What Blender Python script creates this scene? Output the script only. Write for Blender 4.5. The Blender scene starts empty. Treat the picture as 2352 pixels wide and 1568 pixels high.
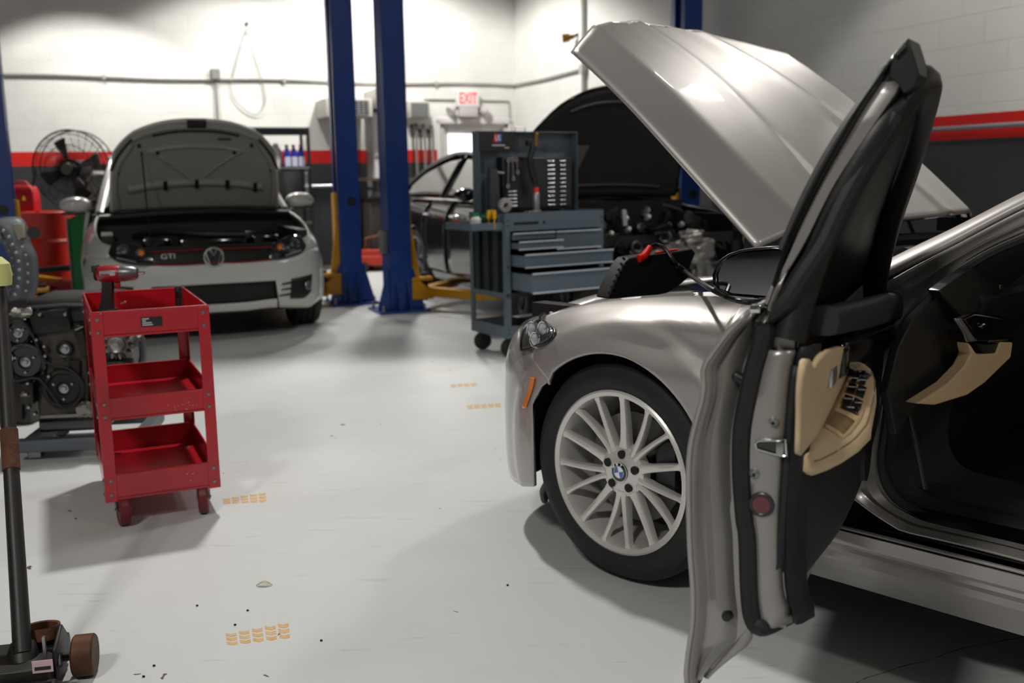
import bpy, bmesh, math, random
from math import sin, cos, radians, pi, atan, atan2, sqrt, hypot
from mathutils import Vector, Matrix, Euler
C = bpy.context.scene.collection
V = Vector
# ------------------------------------------------------------------ camera geometry (2352 x 1568)
FPX = 2287.0; CAMH = 1.19
ROLL = atan(-.016); PITCH = atan((784-402)*cos(ROLL)/FPX)
FW = V((0, cos(PITCH), -sin(PITCH))); UP = V((0, sin(PITCH), cos(PITCH))); RT = V((1, 0, 0))
CAM = V((0, 0, CAMH))
def ray(px, py):
    u = px-1176.; v = py-784.
    return FW*FPX + RT*(u*cos(ROLL)+v*sin(ROLL)) - UP*(-u*sin(ROLL)+v*cos(ROLL))
def G(px, py, z=0):
    d = ray(px, py); return CAM + d*((z-CAMH)/d.z)
def AY(px, py, Y):
    d = ray(px, py); return CAM + d*(Y/d.y)
def onplane(px, py, P0, n):
    d = ray(px, py); return CAM + d*(n.dot(P0-CAM)/n.dot(d))
# ------------------------------------------------------------------ materials
def lin(h):
    h = h.lstrip('#'); r = []
    for i in (0, 2, 4):
        c = int(h[i:i+2], 16)/255.; r.append(c/12.92 if c <= .04045 else ((c+.055)/1.055)**2.4)
    return (r[0], r[1], r[2], 1)
MATS = {}
def mat(name, col, rough=.5, metal=0., coat=0., var=0., scale=8., bump=0., bscale=60., col2=None, emit=0., trans=0., alpha=1., spec=.5, wear=None):
    if name in MATS: return MATS[name]
    m = bpy.data.materials.new(name); m.use_nodes = True; MATS[name] = m
    nt = m.node_tree; N = nt.nodes; L = nt.links; b = N['Principled BSDF']
    c = lin(col)
    b.inputs['Base Color'].default_value = c; b.inputs['Roughness'].default_value = rough
    b.inputs['Metallic'].default_value = metal; b.inputs['Coat Weight'].default_value = coat
    b.inputs['Coat Roughness'].default_value = .06; b.inputs['Specular IOR Level'].default_value = spec
    b.inputs['Transmission Weight'].default_value = trans; b.inputs['Alpha'].default_value = alpha
    if emit: b.inputs['Emission Color'].default_value = c; b.inputs['Emission Strength'].default_value = emit
    tc = N.new('ShaderNodeTexCoord')
    nz = N.new('ShaderNodeTexNoise'); nz.inputs['Scale'].default_value = scale; nz.inputs['Detail'].default_value = 6
    L.new(tc.outputs['Object'], nz.inputs['Vector'])
    if var or col2 or wear:
        mx = N.new('ShaderNodeMix'); mx.data_type = 'RGBA'
        c2 = lin(col2) if col2 else (c[0]*.6, c[1]*.6, c[2]*.6, 1)
        mx.inputs[6].default_value = c; mx.inputs[7].default_value = c2
        rp = N.new('ShaderNodeValToRGB')
        if wear: rp.color_ramp.elements[0].position = wear; rp.color_ramp.elements[1].position = min(1, wear+.05)
        else: rp.color_ramp.elements[0].position = .5-.25; rp.color_ramp.elements[1].position = .75; 
        L.new(nz.outputs['Fac'], rp.inputs['Fac'])
        ml = N.new('ShaderNodeMath'); ml.operation = 'MULTIPLY'; ml.inputs[1].default_value = 1. if (wear or not var) else var
        L.new(rp.outputs['Color'], ml.inputs[0]); L.new(ml.outputs[0], mx.inputs[0])
        L.new(mx.outputs[2], b.inputs['Base Color'])
    mr = N.new('ShaderNodeMapRange'); mr.inputs[3].default_value = max(0, rough-.05); mr.inputs[4].default_value = min(1, rough+.07)
    L.new(nz.outputs['Fac'], mr.inputs[0]); L.new(mr.outputs[0], b.inputs['Roughness'])
    if bump:
        n2 = N.new('ShaderNodeTexNoise'); n2.inputs['Scale'].default_value = bscale; n2.inputs['Detail'].default_value = 3
        L.new(tc.outputs['Object'], n2.inputs['Vector'])
        bp = N.new('ShaderNodeBump'); bp.inputs['Strength'].default_value = bump; bp.inputs['Distance'].default_value = .01
        L.new(n2.outputs['Fac'], bp.inputs['Height']); L.new(bp.outputs['Normal'], b.inputs['Normal'])
    return m
# ------------------------------------------------------------------ mesh builder
def frame_from(z, x=None):
    z = V(z).normalized(); x = V(x) if x is not None else (V((1, 0, 0)) if abs(z.x) < .9 else V((0, 1, 0)))
    y = z.cross(x).normalized(); x = y.cross(z).normalized()
    return x, y, z
class MB:
    def __init__(s): s.v = []; s.f = []
    def add(s, vs, fs):
        o = len(s.v); s.v += [V(a) for a in vs]; s.f += [tuple(i+o for i in f) for f in fs]; return s
    def box(s, c, d, rot=None, ch=0.):
        x, y, z = d[0]/2, d[1]/2, d[2]/2; c = V(c)
        if ch: return s.cbox(c, d, ch, rot)
        vs = [V((i, j, k)) for i in (-x, x) for j in (-y, y) for k in (-z, z)]
        if rot is not None:
            R = rot if isinstance(rot, Matrix) else Euler(rot).to_matrix(); vs = [R@a for a in vs]
        return s.add([c+a for a in vs], [(0, 1, 3, 2), (4, 6, 7, 5), (0, 4, 5, 1), (2, 3, 7, 6), (0, 2, 6, 4), (1, 5, 7, 3)])
    def cbox(s, c, d, ch, rot=None):
        bm = bmesh.new(); bmesh.ops.create_cube(bm, size=1)
        for a in bm.verts: a.co = V((a.co.x*d[0], a.co.y*d[1], a.co.z*d[2]))
        bmesh.ops.bevel(bm, geom=bm.edges[:], offset=ch, segments=2, affect='EDGES', profile=.6)
        R = Matrix.Identity(3) if rot is None else (rot if isinstance(rot, Matrix) else Euler(rot).to_matrix())
        bm.verts.index_update()
        s.add([V(c)+R@a.co for a in bm.verts], [[a.index for a in f.verts] for f in bm.faces]); bm.free(); return s
    def b2(s, lo, hi): 
        return s.box([(lo[i]+hi[i])/2 for i in range(3)], [abs(hi[i]-lo[i]) for i in range(3)])
    def cyl(s, p0, p1, r0, r1=None, n=20, cap=True):
        r1 = r0 if r1 is None else r1; p0 = V(p0); p1 = V(p1); x, y, z = frame_from(p1-p0)
        vs = []
        for P, r in ((p0, r0), (p1, r1)):
            vs += [P+x*r*cos(2*pi*i/n)+y*r*sin(2*pi*i/n) for i in range(n)]
        fs = [(i, (i+1) % n, n+(i+1) % n, n+i) for i in range(n)]
        if cap: fs += [tuple(range(n-1, -1, -1)), tuple(range(n, 2*n))]
        return s.add(vs, fs)
    def lathe(s, prof, c=(0, 0, 0), ax=(0, 0, 1), n=32, x=None, cap=True):
        X, Y, Z = frame_from(ax, x); c = V(c); vs = []; fs = []; m = len(prof)
        for r, h in prof: vs += [c+Z*h+(X*cos(2*pi*i/n)+Y*sin(2*pi*i/n))*r for i in range(n)]
        for j in range(m-1):
            for i in range(n): fs.append((j*n+i, j*n+(i+1) % n, (j+1)*n+(i+1) % n, (j+1)*n+i))
        cap = cap and (abs(prof[0][0]-prof[-1][0])+abs(prof[0][1]-prof[-1][1]) > 1e-6)
        if cap and prof[0][0] > 1e-5: fs.append(tuple(range(n-1, -1, -1)))
        if cap and prof[-1][0] > 1e-5: fs.append(tuple((m-1)*n+i for i in range(n)))
        return s.add(vs, fs)
    def tube(s, pts, r, n=10, closed=False, sm=0):
        P = [V(p) for p in pts]
        if sm: P = smooth(P, sm, closed)
        m = len(P); vs = []; fs = []; px = None
        for i, p in enumerate(P):
            a = P[(i-1) % m] if (closed or i > 0) else p; b = P[(i+1) % m] if (closed or i < m-1) else p
            t = (b-a).normalized()
            if px is None: X, Y, Z = frame_from(t)
            else:
                X = (px-t*px.dot(t)).normalized(); Y = t.cross(X)
            px = X; rr = r[i] if isinstance(r, (list, tuple)) else r
            if isinstance(rr, (list, tuple)): ra, rb = rr
            else: ra = rb = rr
            vs += [p+X*ra*cos(2*pi*k/n)+Y*rb*sin(2*pi*k/n) for k in range(n)]
        q = m if closed else m-1
        for j in range(q):
            for k in range(n): fs.append((j*n+k, j*n+(k+1) % n, ((j+1) % m)*n+(k+1) % n, ((j+1) % m)*n+k))
        if not closed: fs += [tuple(range(n-1, -1, -1)), tuple((m-1)*n+k for k in range(n))]
        return s.add(vs, fs)
    def loft(s, rings, closed=True, cap=True):
        n = len(rings[0]); vs = [p for r in rings for p in r]; fs = []
        for j in range(len(rings)-1):
            for k in range(n if closed else n-1): fs.append((j*n+k, j*n+(k+1) % n, (j+1)*n+(k+1) % n, (j+1)*n+k))
        if cap and closed: fs += [tuple(range(n-1, -1, -1)), tuple((len(rings)-1)*n+k for k in range(n))]
        return s.add(vs, fs)
    def prism(s, poly, depth, o=(0, 0, 0), X=(1, 0, 0), Y=(0, 1, 0), Z=None):
        o = V(o); X = V(X); Y = V(Y); Z = X.cross(Y) if Z is None else V(Z); n = len(poly)
        vs = [o+X*a+Y*b for a, b in poly]+[o+X*a+Y*b+Z*depth for a, b in poly]
        return s.add(vs, [tuple(range(n-1, -1, -1)), tuple(range(n, 2*n))]+[(i, (i+1) % n, n+(i+1) % n, n+i) for i in range(n)])
    def sheet(s, g):
        a = len(g); b = len(g[0])
        return s.add([p for r in g for p in r], [(i*b+j, i*b+j+1, (i+1)*b+j+1, (i+1)*b+j) for i in range(a-1) for j in range(b-1)])
    def torus(s, c, ax, R, r, n=32, m=10): 
        return s.lathe([(R+r*cos(2*pi*k/m), r*sin(2*pi*k/m)) for k in range(m+1)], c, ax, n)
    def sphere(s, c, r, n=16, m=8):
        r = r if isinstance(r, (tuple, list)) else (r, r, r); c = V(c); vs = []; fs = []
        for i in range(m+1):
            for k in range(n):
                a = pi*i/m; b = 2*pi*k/n; vs.append(c+V((r[0]*sin(a)*cos(b), r[1]*sin(a)*sin(b), r[2]*cos(a))))
        for i in range(m):
            for k in range(n): fs.append((i*n+k, (i+1)*n+k, (i+1)*n+(k+1) % n, i*n+(k+1) % n))
        return s.add(vs, fs)
    def xf(s, M):
        s.v = [M@a for a in s.v]; return s
    def build(s, name, m, parent=None, ang=35, solid=0., bevel=0., sub=0, off=-1., label=None, merge=True):
        me = bpy.data.meshes.new(name); me.from_pydata([tuple(a) for a in s.v], [], s.f); me.update()
        bm = bmesh.new(); bm.from_mesh(me)
        if merge: bmesh.ops.remove_doubles(bm, verts=bm.verts, dist=1e-5)
        bmesh.ops.recalc_face_normals(bm, faces=bm.faces)
        bm.to_mesh(me); bm.free()
        o = bpy.data.objects.new(name, me); C.objects.link(o)
        if m: me.materials.append(m)
        if parent: o.parent = parent
        if solid:
            md = o.modifiers.new('s', 'SOLIDIFY'); md.thickness = solid; md.offset = off
        if bevel:
            md = o.modifiers.new('b', 'BEVEL'); md.width = bevel; md.segments = 2; md.limit_method = 'ANGLE'; md.angle_limit = radians(30)
        if sub:
            md = o.modifiers.new('u', 'SUBSURF'); md.levels = sub; md.render_levels = sub
        if ang:
            for p in me.polygons: p.use_smooth = True
            me.set_sharp_from_angle(angle=radians(ang))
        if label: o['label'] = label
        return o
def smooth(P, k=2, closed=False):
    "Catmull-Rom resample, k points per span"
    P = [V(p) for p in P]; n = len(P); out = []
    for i in range(n if closed else n-1):
        p0 = P[(i-1) % n] if (closed or i > 0) else P[0]*2-P[1]; p1 = P[i]; p2 = P[(i+1) % n]
        p3 = P[(i+2) % n] if (closed or i < n-2) else P[-1]*2-P[-2]
        for j in range(k):
            t = j/k; out.append(.5*((2*p1)+(p2-p0)*t+(2*p0-5*p1+4*p2-p3)*t*t+(3*p1-p0-3*p2+p3)*t**3))
    if not closed: out.append(P[-1])
    return out
def resample(P, n, sm=6):
    P = smooth([V(p) if len(p) == 3 else V((p[0], p[1], 0)) for p in P], sm) if sm and len(P) > 2 else [V(p) if len(p) == 3 else V((p[0], p[1], 0)) for p in P]
    d = [0]
    for a, b in zip(P, P[1:]): d.append(d[-1]+(b-a).length)
    out = []; j = 0
    for i in range(n):
        t = d[-1]*i/(n-1)
        while j < len(d)-2 and d[j+1] < t: j += 1
        out.append(P[j].lerp(P[j+1], (t-d[j])/max(1e-9, d[j+1]-d[j])))
    return out
def interp(tab, x):
    if x <= tab[0][0]: return tab[0][1]
    for (a, b), (c, d) in zip(tab, tab[1:]):
        if x <= c:
            t = (x-a)/(c-a) if c > a else 0; return b+(d-b)*t
    return tab[-1][1]
def sinterp(tab, x):
    "smooth (catmull) table lookup"
    if x <= tab[0][0]: return tab[0][1]
    if x >= tab[-1][0]: return tab[-1][1]
    for i in range(len(tab)-1):
        if x <= tab[i+1][0]:
            x1, y1 = tab[i]; x2, y2 = tab[i+1]; h = x2-x1; t = (x-x1)/h
            m1 = (y2-tab[i-1][1])/(x2-tab[i-1][0]) if i > 0 else (y2-y1)/h
            m2 = (tab[i+2][1]-y1)/(tab[i+2][0]-x1) if i < len(tab)-2 else (y2-y1)/h
            return (2*t**3-3*t*t+1)*y1+(t**3-2*t*t+t)*h*m1+(-2*t**3+3*t*t)*y2+(t**3-t*t)*h*m2
def ruled(A, B, fn=None, n=24, m=8, sm=6):
    "grid between two boundary polylines; fn maps each blended point to 3D"
    a = resample(A, n, sm); b = resample(B, n, sm); g = []
    for j in range(m+1):
        r = [p.lerp(q, j/m) for p, q in zip(a, b)]
        g.append([V(fn(p)) if fn else p for p in r])
    return MB().sheet(g)
def empty(name, loc=(0, 0, 0), rz=0, M=None):
    o = bpy.data.objects.new(name, None); C.objects.link(o); o.empty_display_size = .1
    if M is not None: o.matrix_world = M
    else: o.location = loc; o.rotation_euler = (0, 0, rz)
    return o
def tag(o, label, cat, group=None):
    o['label'] = label; o['category'] = cat
    if group: o['group'] = group
    return o
def struct(o):
    o['kind'] = 'structure'; return o
def copy_tree(o, parent=None):
    c = o.copy(); C.objects.link(c)
    if parent: c.parent = parent
    for ch in list(o.children): copy_tree(ch, c)
    return c
def text_mesh(txt, size, name, m, parent, M, depth=.001, align='CENTER', bold=0.0, sx=1.):
    cu = bpy.data.curves.new(name, 'FONT'); cu.body = txt; cu.size = size; cu.extrude = depth; cu.align_x = align; cu.align_y = 'CENTER'
    cu.offset = bold
    t = bpy.data.objects.new(name, cu); C.objects.link(t)
    dg = bpy.context.evaluated_depsgraph_get(); me = bpy.data.meshes.new_from_object(t.evaluated_get(dg)); 
    bpy.data.objects.remove(t); o = bpy.data.objects.new(name, me); C.objects.link(o); me.materials.clear(); me.materials.append(m)
    me.transform(M@Matrix.Diagonal((sx, 1, 1, 1)))
    if parent: o.parent = parent
    return o
# ------------------------------------------------------------------ shared materials
BLK = mat('black_plastic', '#141516', .45, bump=.05, bscale=200)
BLKG = mat('black_gloss', '#08090a', .12, coat=.6)
RUB = mat('rubber', '#17181a', .62, bump=.08, bscale=120)
STEEL = mat('steel', '#a9aaac', .3, 1., var=.3, scale=20)
DSTEEL = mat('dark_steel', '#4a4b4d', .42, .9, var=.4, scale=15)
CHROME = mat('chrome', '#dddddd', .07, 1.)
ALU = mat('cast_aluminium', '#8f8d88', .45, .85, var=.5, scale=18, bump=.35, bscale=40)
GREASE = mat('greasy_black_metal', '#1d1c1b', .38, .5, var=.6, scale=12, col2='#3b3733', bump=.3, bscale=35)
WHITEP = mat('white_plastic', '#dedede', .45)
GLASSD = mat('dark_glass', '#050607', .04, spec=.8)
RED = mat('red_enamel', '#b40d20', .32, coat=.4, var=.35, scale=5, col2='#7f0a19')
ORANGE = mat('amber_plastic', '#e07810', .2, coat=.8)
BLUE = mat('blue_paint', '#18408f', .33, coat=.3, var=.3, scale=3)
YEL = mat('yellow_paint', '#d79a08', .42, var=.35, scale=6, col2='#8a6310', coat=.1)
GREY = mat('grey_tool_paint', '#5a6873', .38, coat=.2, var=.15, scale=4)
# ================================================================== room
YAW = radians(22.35)
CR = AY(1183, 200, 14.76); CR.z = 0                      # far corner of the two walls
DR = V((sin(YAW), -cos(YAW), 0))                           # right wall, corner -> camera
DB = V((-cos(YAW), -sin(YAW), 0))                          # back wall, corner -> left
ZS0, ZS1 = 1.385, 1.545                                    # painted stripe
ZC = 2.462
HCEIL = 4.9
def wallmat(name, upper='#e6e6e2', stripe=True):
    m = bpy.data.materials.new(name); m.use_nodes = True; nt = m.node_tree; N = nt.nodes; L = nt.links; b = N['Principled BSDF']
    tc = N.new('ShaderNodeTexCoord'); sp = N.new('ShaderNodeSeparateXYZ'); L.new(tc.outputs['Object'], sp.inputs[0])
    cb = N.new('ShaderNodeCombineXYZ'); L.new(sp.outputs['X'], cb.inputs[0]); L.new(sp.outputs['Z'], cb.inputs[1])
    br = N.new('ShaderNodeTexBrick'); L.new(cb.outputs[0], br.inputs['Vector'])
    br.inputs['Scale'].default_value = 1; br.inputs['Brick Width'].default_value = .406; br.inputs['Row Height'].default_value = .203
    br.inputs['Mortar Size'].default_value = .004; br.inputs['Mortar Smooth'].default_value = .6
    br.inputs['Color1'].default_value = (1, 1, 1, 1); br.inputs['Color2'].default_value = (.96, .96, .96, 1); br.inputs['Mortar'].default_value = (.86, .86, .86, 1)
    nz = N.new('ShaderNodeTexNoise'); nz.inputs['Scale'].default_value = 1.3; nz.inputs['Detail'].default_value = 8; L.new(tc.outputs['Object'], nz.inputs['Vector'])
    n3 = N.new('ShaderNodeTexNoise'); n3.inputs['Scale'].default_value = 14; n3.inputs['Detail'].default_value = 4; L.new(tc.outputs['Object'], n3.inputs['Vector'])
    ma = N.new('ShaderNodeMath'); ma.operation = 'MULTIPLY_ADD'; ma.inputs[1].default_value = .006; L.new(n3.outputs['Fac'], ma.inputs[0]); L.new(sp.outputs['Z'], ma.inputs[2])
    rp = N.new('ShaderNodeValToRGB'); rp.color_ramp.interpolation = 'CONSTANT'; e = rp.color_ramp.elements
    mr = N.new('ShaderNodeMath'); mr.operation = 'DIVIDE'; mr.inputs[1].default_value = 4.; L.new(ma.outputs[0], mr.inputs[0]); L.new(mr.outputs[0], rp.inputs[0])
    e[0].position = 0; e[0].color = lin('#35373a')
    if stripe:
        e[1].position = ZS0/4; e[1].color = lin('#d81a12'); k = e.new((ZS1+.003)/4); k.color = lin(upper)
    else: e[0].color = lin(upper); e[1].color = lin(upper)
    mx = N.new('ShaderNodeMix'); mx.data_type = 'RGBA'; mx.blend_type = 'MULTIPLY'; mx.inputs[0].default_value = 1
    L.new(rp.outputs[0], mx.inputs[6]); L.new(br.outputs['Color'], mx.inputs[7])
    m2 = N.new('ShaderNodeMix'); m2.data_type = 'RGBA'; m2.blend_type = 'MULTIPLY'; m2.inputs[0].default_value = .25
    L.new(mx.outputs[2], m2.inputs[6]); L.new(nz.outputs['Fac'], m2.inputs[7]); L.new(m2.outputs[2], b.inputs['Base Color'])
    b.inputs['Roughness'].default_value = .55
    bp = N.new('ShaderNodeBump'); bp.inputs['Strength'].default_value = .45; bp.inputs['Distance'].default_value = .006
    ad = N.new('ShaderNodeMath'); ad.operation = 'MULTIPLY_ADD'; ad.inputs[1].default_value = -.8; L.new(br.outputs['Fac'], ad.inputs[0]); L.new(n3.outputs['Fac'], ad.inputs[2])
    L.new(ad.outputs[0], bp.inputs['Height']); L.new(bp.outputs['Normal'], b.inputs['Normal'])
    return m
def wallobj(name, o, d, length, m, holes=(), thick=.2, side=1):
    "wall in its own frame: x along d, z up, thickness away from the room"
    M = Matrix.Translation(o)@Matrix(((d.x, -d.y, 0, 0), (d.y, d.x, 0, 0), (0, 0, 1, 0), (0, 0, 0, 1)))
    mb = MB(); xs = sorted([0, length]+[h[0] for h in holes]+[h[1] for h in holes])
    for a, b in zip(xs, xs[1:]):
        hh = [h for h in holes if h[0] <= a and h[1] >= b]
        y0, y1 = (0, thick*side) if side > 0 else (thick*side, 0)
        if hh:
            if hh[0][2] > 0: mb.b2((a, y0, 0), (b, y1, hh[0][2]))
            mb.b2((a, y0, hh[0][3]), (b, y1, HCEIL))
        else: mb.b2((a, y0, 0), (b, y1, HCEIL))
    ob = mb.build(name, m, ang=0); ob.matrix_world = M; return struct(ob), M
WM = wallmat('painted_block_wall')
def sback(px):                                             # distance along the back wall from the corner at a pixel column
    n = V((-DB.y, DB.x, 0)); P = onplane(px, 400, CR, n); return (P-CR).dot(DB)
def sright(px):
    n = V((-DR.y, DR.x, 0)); P = onplane(px, 400, CR, n); return (P-CR).dot(DR)
def zback(px, py): return onplane(px, py, CR, V((-DB.y, DB.x, 0))).z
def zright(px, py): return onplane(px, py, CR, V((-DR.y, DR.x, 0))).z
DX0, DX1 = sback(1188)+.0, sback(1013); DZ1 = zback(1100, 284)
DX0 = max(.12, DX0)
wall_b, MBK = wallobj('wall_back', CR, DB, 14.5, WM, [(DX0, DX1, 0, DZ1)], side=-1)
wall_r, MRT = wallobj('wall_right', CR, DR, 19, WM, side=1)
LC = CR+DB*14.5
wall_l, _ = wallobj('wall_left', LC, DR, 19, WM, side=-1)
wall_f, _ = wallobj('wall_front', CR+DR*19, DB, 14.5, wallmat('white_block_wall', '#dcdcd8', False), side=1)
# frames whose local y points into the room
def wallframe(origin, d, inn):
    return Matrix(((d.x, inn.x, 0, origin.x), (d.y, inn.y, 0, origin.y), (0, 0, 1, 0), (0, 0, 0, 1)))
WB = wallframe(CR, DB, DR)        # back wall frame (x left along wall, y into the room)
WR = wallframe(CR, DR, DB)
# floor
def floormat():
    m = bpy.data.materials.new('epoxy_floor'); m.use_nodes = True; nt = m.node_tree; N = nt.nodes; L = nt.links; b = N['Principled BSDF']
    tc = N.new('ShaderNodeTexCoord')
    def noise(sc, det=6, dist=0):
        n = N.new('ShaderNodeTexNoise'); n.inputs['Scale'].default_value = sc; n.inputs['Detail'].default_value = det; n.inputs['Distortion'].default_value = dist
        L.new(tc.outputs['Object'], n.inputs['Vector']); return n
    def ramp(src, p0, p1, c0=(0, 0, 0, 1), c1=(1, 1, 1, 1)):
        r = N.new('ShaderNodeValToRGB'); r.color_ramp.elements[0].position = p0; r.color_ramp.elements[1].position = p1
        r.color_ramp.elements[0].color = c0; r.color_ramp.elements[1].color = c1; L.new(src, r.inputs[0]); return r
    def mix(fac, a, bcol, mode='MIX'):
        x = N.new('ShaderNodeMix'); x.data_type = 'RGBA'; x.blend_type = mode
        if isinstance(fac, float): x.inputs[0].default_value = fac
        else: L.new(fac, x.inputs[0])
        if isinstance(a, tuple): x.inputs[6].default_value = a
        else: L.new(a, x.inputs[6])
        if isinstance(bcol, tuple): x.inputs[7].default_value = bcol
        else: L.new(bcol, x.inputs[7])
        return x.outputs[2]
    big = noise(.55, 5); c = mix(ramp(big.outputs['Fac'], .35, .7).outputs[0], lin('#cfd2d3'), lin('#c2c5c5'))
    dirt = noise(1.7, 10, .6); c = mix(ramp(dirt.outputs['Fac'], .52, .8, (0, 0, 0, 1), (.3, .3, .3, 1)).outputs[0], c, lin('#a8a69e'))
    # small dark chips
    vo = N.new('ShaderNodeTexVoronoi'); vo.inputs['Scale'].default_value = 9; vo.inputs['Randomness'].default_value = 1
    nd = noise(22, 2); wp = N.new('ShaderNodeVectorMath'); wp.operation = 'MULTIPLY_ADD'; wp.inputs[1].default_value = (.07, .07, 0)
    L.new(nd.outputs['Color'], wp.inputs[0]); L.new(tc.outputs['Object'], wp.inputs[2]); L.new(wp.outputs[0], vo.inputs['Vector'])
    sel = N.new('ShaderNodeMath'); sel.operation = 'GREATER_THAN'; sel.inputs[1].default_value = .5
    sc = N.new('ShaderNodeSeparateColor'); L.new(vo.outputs['Color'], sc.inputs[0]); L.new(sc.outputs[0], sel.inputs[0])
    sz = N.new('ShaderNodeMath'); sz.operation = 'MULTIPLY'; sz.inputs[1].default_value = .085; L.new(sc.outputs[1], sz.inputs[0])
    lt = N.new('ShaderNodeMath'); lt.operation = 'LESS_THAN'; L.new(vo.outputs['Distance'], lt.inputs[0]); L.new(sz.outputs[0], lt.inputs[1])
    an = N.new('ShaderNodeMath'); an.operation = 'MULTIPLY'; L.new(lt.outputs[0], an.inputs[0]); L.new(sel.outputs[0], an.inputs[1])
    c = mix(an.outputs[0], c, lin('#55524b'))
    # fine scratches / hairlines
    mp = N.new('ShaderNodeMapping'); mp.inputs['Rotation'].default_value = (0, 0, .5); mp.inputs['Scale'].default_value = (1.2, 9, 1); L.new(tc.outputs['Object'], mp.inputs[0])
    n5 = N.new('ShaderNodeTexNoise'); n5.inputs['Scale'].default_value = 3.2; n5.inputs['Detail'].default_value = 7; L.new(mp.outputs[0], n5.inputs['Vector'])
    c = mix(ramp(n5.outputs['Fac'], .64, .68, (0, 0, 0, 1), (.28, .28, .28, 1)).outputs[0], c, lin('#9a9893'))
    # yellowish floor stain band under the lifts
    y = noise(1.1, 3); c = mix(ramp(y.outputs['Fac'], .66, .74, (0, 0, 0, 1), (.45, .45, .45, 1)).outputs[0], c, lin('#b9ab6e'))
    L.new(c, b.inputs['Base Color'])
    rr = N.new('ShaderNodeMapRange'); rr.inputs[3].default_value = .34; rr.inputs[4].default_value = .52; L.new(dirt.outputs['Fac'], rr.inputs[0]); L.new(rr.outputs[0], b.inputs['Roughness'])
    bp = N.new('ShaderNodeBump'); bp.inputs['Strength'].default_value = .12; bp.inputs['Distance'].default_value = .004
    nb = noise(9, 5); L.new(nb.outputs['Fac'], bp.inputs['Height']); L.new(bp.outputs['Normal'], b.inputs['Normal'])
    return m
cs = [CR, CR+DR*19, CR+DR*19+DB*14.5, CR+DB*14.5]
def slab(name, z0, z1, m):
    mb = MB(); mb.prism([(p.x, p.y) for p in cs], z1-z0, o=(0, 0, z0)); return struct(mb.build(name, m, ang=0))
slab('floor', -.1, 0, floormat())
slab('ceiling', HCEIL, HCEIL+.1, mat('ceiling_paint', '#8d8d8b', .8, var=.2))
# outside apron beyond the exit door
mb = MB(); o = CR-DR*.2
mb.prism([(p.x, p.y) for p in (o-DB*3, o-DB*3-DR*6, o+DB*9-DR*6, o+DB*9)], .08, o=(0, 0, -.1)); apron = struct(mb.build('ground', mat('concrete_outside', '#b9b6ae', .8, var=.3), ang=0))
# ---- exit door
dr = empty('door_1', M=WB)
ALW = mat('white_aluminium', '#d9d9d8', .4, .2)
w0, w1 = DX0, DX1; mid = w0+.02
f = MB()
for a, b_ in ((w0, w0+.06), (w1-.07, w1)): f.b2((a, -.14, 0), (b_, -.02, DZ1))
f.b2((w0, -.14, DZ1-.06), (w1, -.02, DZ1)); f.b2((w0, -.14, 0), (w1, -.02, .02))
f.build('door_frame', mat('door_frame_white', '#c4c2c0', .45, .1), dr, bevel=.004)
lf = MB(); a, b_ = w0+.06, w1-.07
for x0, x1, z0, z1 in ((a, a+.07, .02, DZ1-.06), (b_-.07, b_, .02, DZ1-.06), (a, b_, .02, .16), (a, b_, DZ1-.14, DZ1-.06)):
    lf.b2((x0, -.11, z0), (x1, -.06, z1))
lf.build('door_leaf', ALW, dr, bevel=.004)
gl = MB(); gl.b2((a+.07, -.09, .16), (b_-.07, -.08, DZ1-.14))
gm = mat('clear_glass', '#ffffff', .02, trans=1.); gm.node_tree.nodes['Principled BSDF'].inputs['IOR'].default_value = 1.1
gl.build('door_glass', gm, dr)
pb = MB(); pb.cyl((a+.05, -.04, 1.02), (b_-.05, -.04, 1.02), .018); pb.b2((a, -.06, .99), (a+.08, -.03, 1.06)); pb.b2((b_-.08, -.06, .99), (b_, -.03, 1.06)); pb.build('push_bar', STEEL, dr)
struct(dr)
# yellow/white door edge strip: casing round the exit door
t = MB(); t.b2((w1, 0, 0), (w1+.05, .03, DZ1+.04)); t.b2((w0-.05, 0, 0), (w0, .03, DZ1+.04)); t.b2((w0-.05, 0, DZ1), (w1+.05, .03, DZ1+.07))
o = t.build('trim_1', mat('door_casing', '#cfcccb', .5), bevel=.003); o.matrix_world = WB; struct(o)
# ---- conduits on the walls
GCON = mat('galvanised_conduit', '#9b9b98', .45, .6, var=.2); PCON = mat('painted_conduit', '#a5a49f', .6, var=.15)
c = MB(); pts = [(x, .025, ZC+.012*sin(x*2.3)) for x in [i*.5 for i in range(0, 21)]]
c.tube(pts, .018, 8, sm=3)
for x in (1.2, 3.3, 5.5, 7.4, 9.2): c.box((x, .022, ZC), (.03, .05, .06))
o = tag(c.build('wall_conduit', PCON), 'long sagging grey conduit running across the back wall above the cars', 'conduit'); o.matrix_world = WB
xj = sback(508); zj = zback(508, 172)
c = MB(); c.tube([(xj, .03, zj), (xj+.0, .03, zj-.5), (xj-.005, .03, .9)], .014, 8)
o = tag(c.build('wall_conduit', GCON), 'thin vertical conduit dropping from the junction box behind the white hatchback', 'conduit'); o.matrix_world = WB
j = empty('junction_box', M=WB@Matrix.Translation((xj, 0, zj)))
tag(j, 'small square grey junction box on the back wall conduit', 'junction box')
MB().box((0, .035, 0), (.11, .07, .13), ch=.006).build('box_body', DSTEEL, j); MB().box((0, .075, 0), (.1, .008, .12)).build('cover_plate', GCON, j)
z0 = zback(568, 62)
c = MB(); P = [onplane(a, b, CR+DR*.03, DR) for a, b in ((567, 62), (556, 95), (541, 150), (530, 200), (542, 232), (570, 257), (592, 262), (608, 235), (607, 205), (592, 150), (578, 100), (568, 68))]
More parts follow.
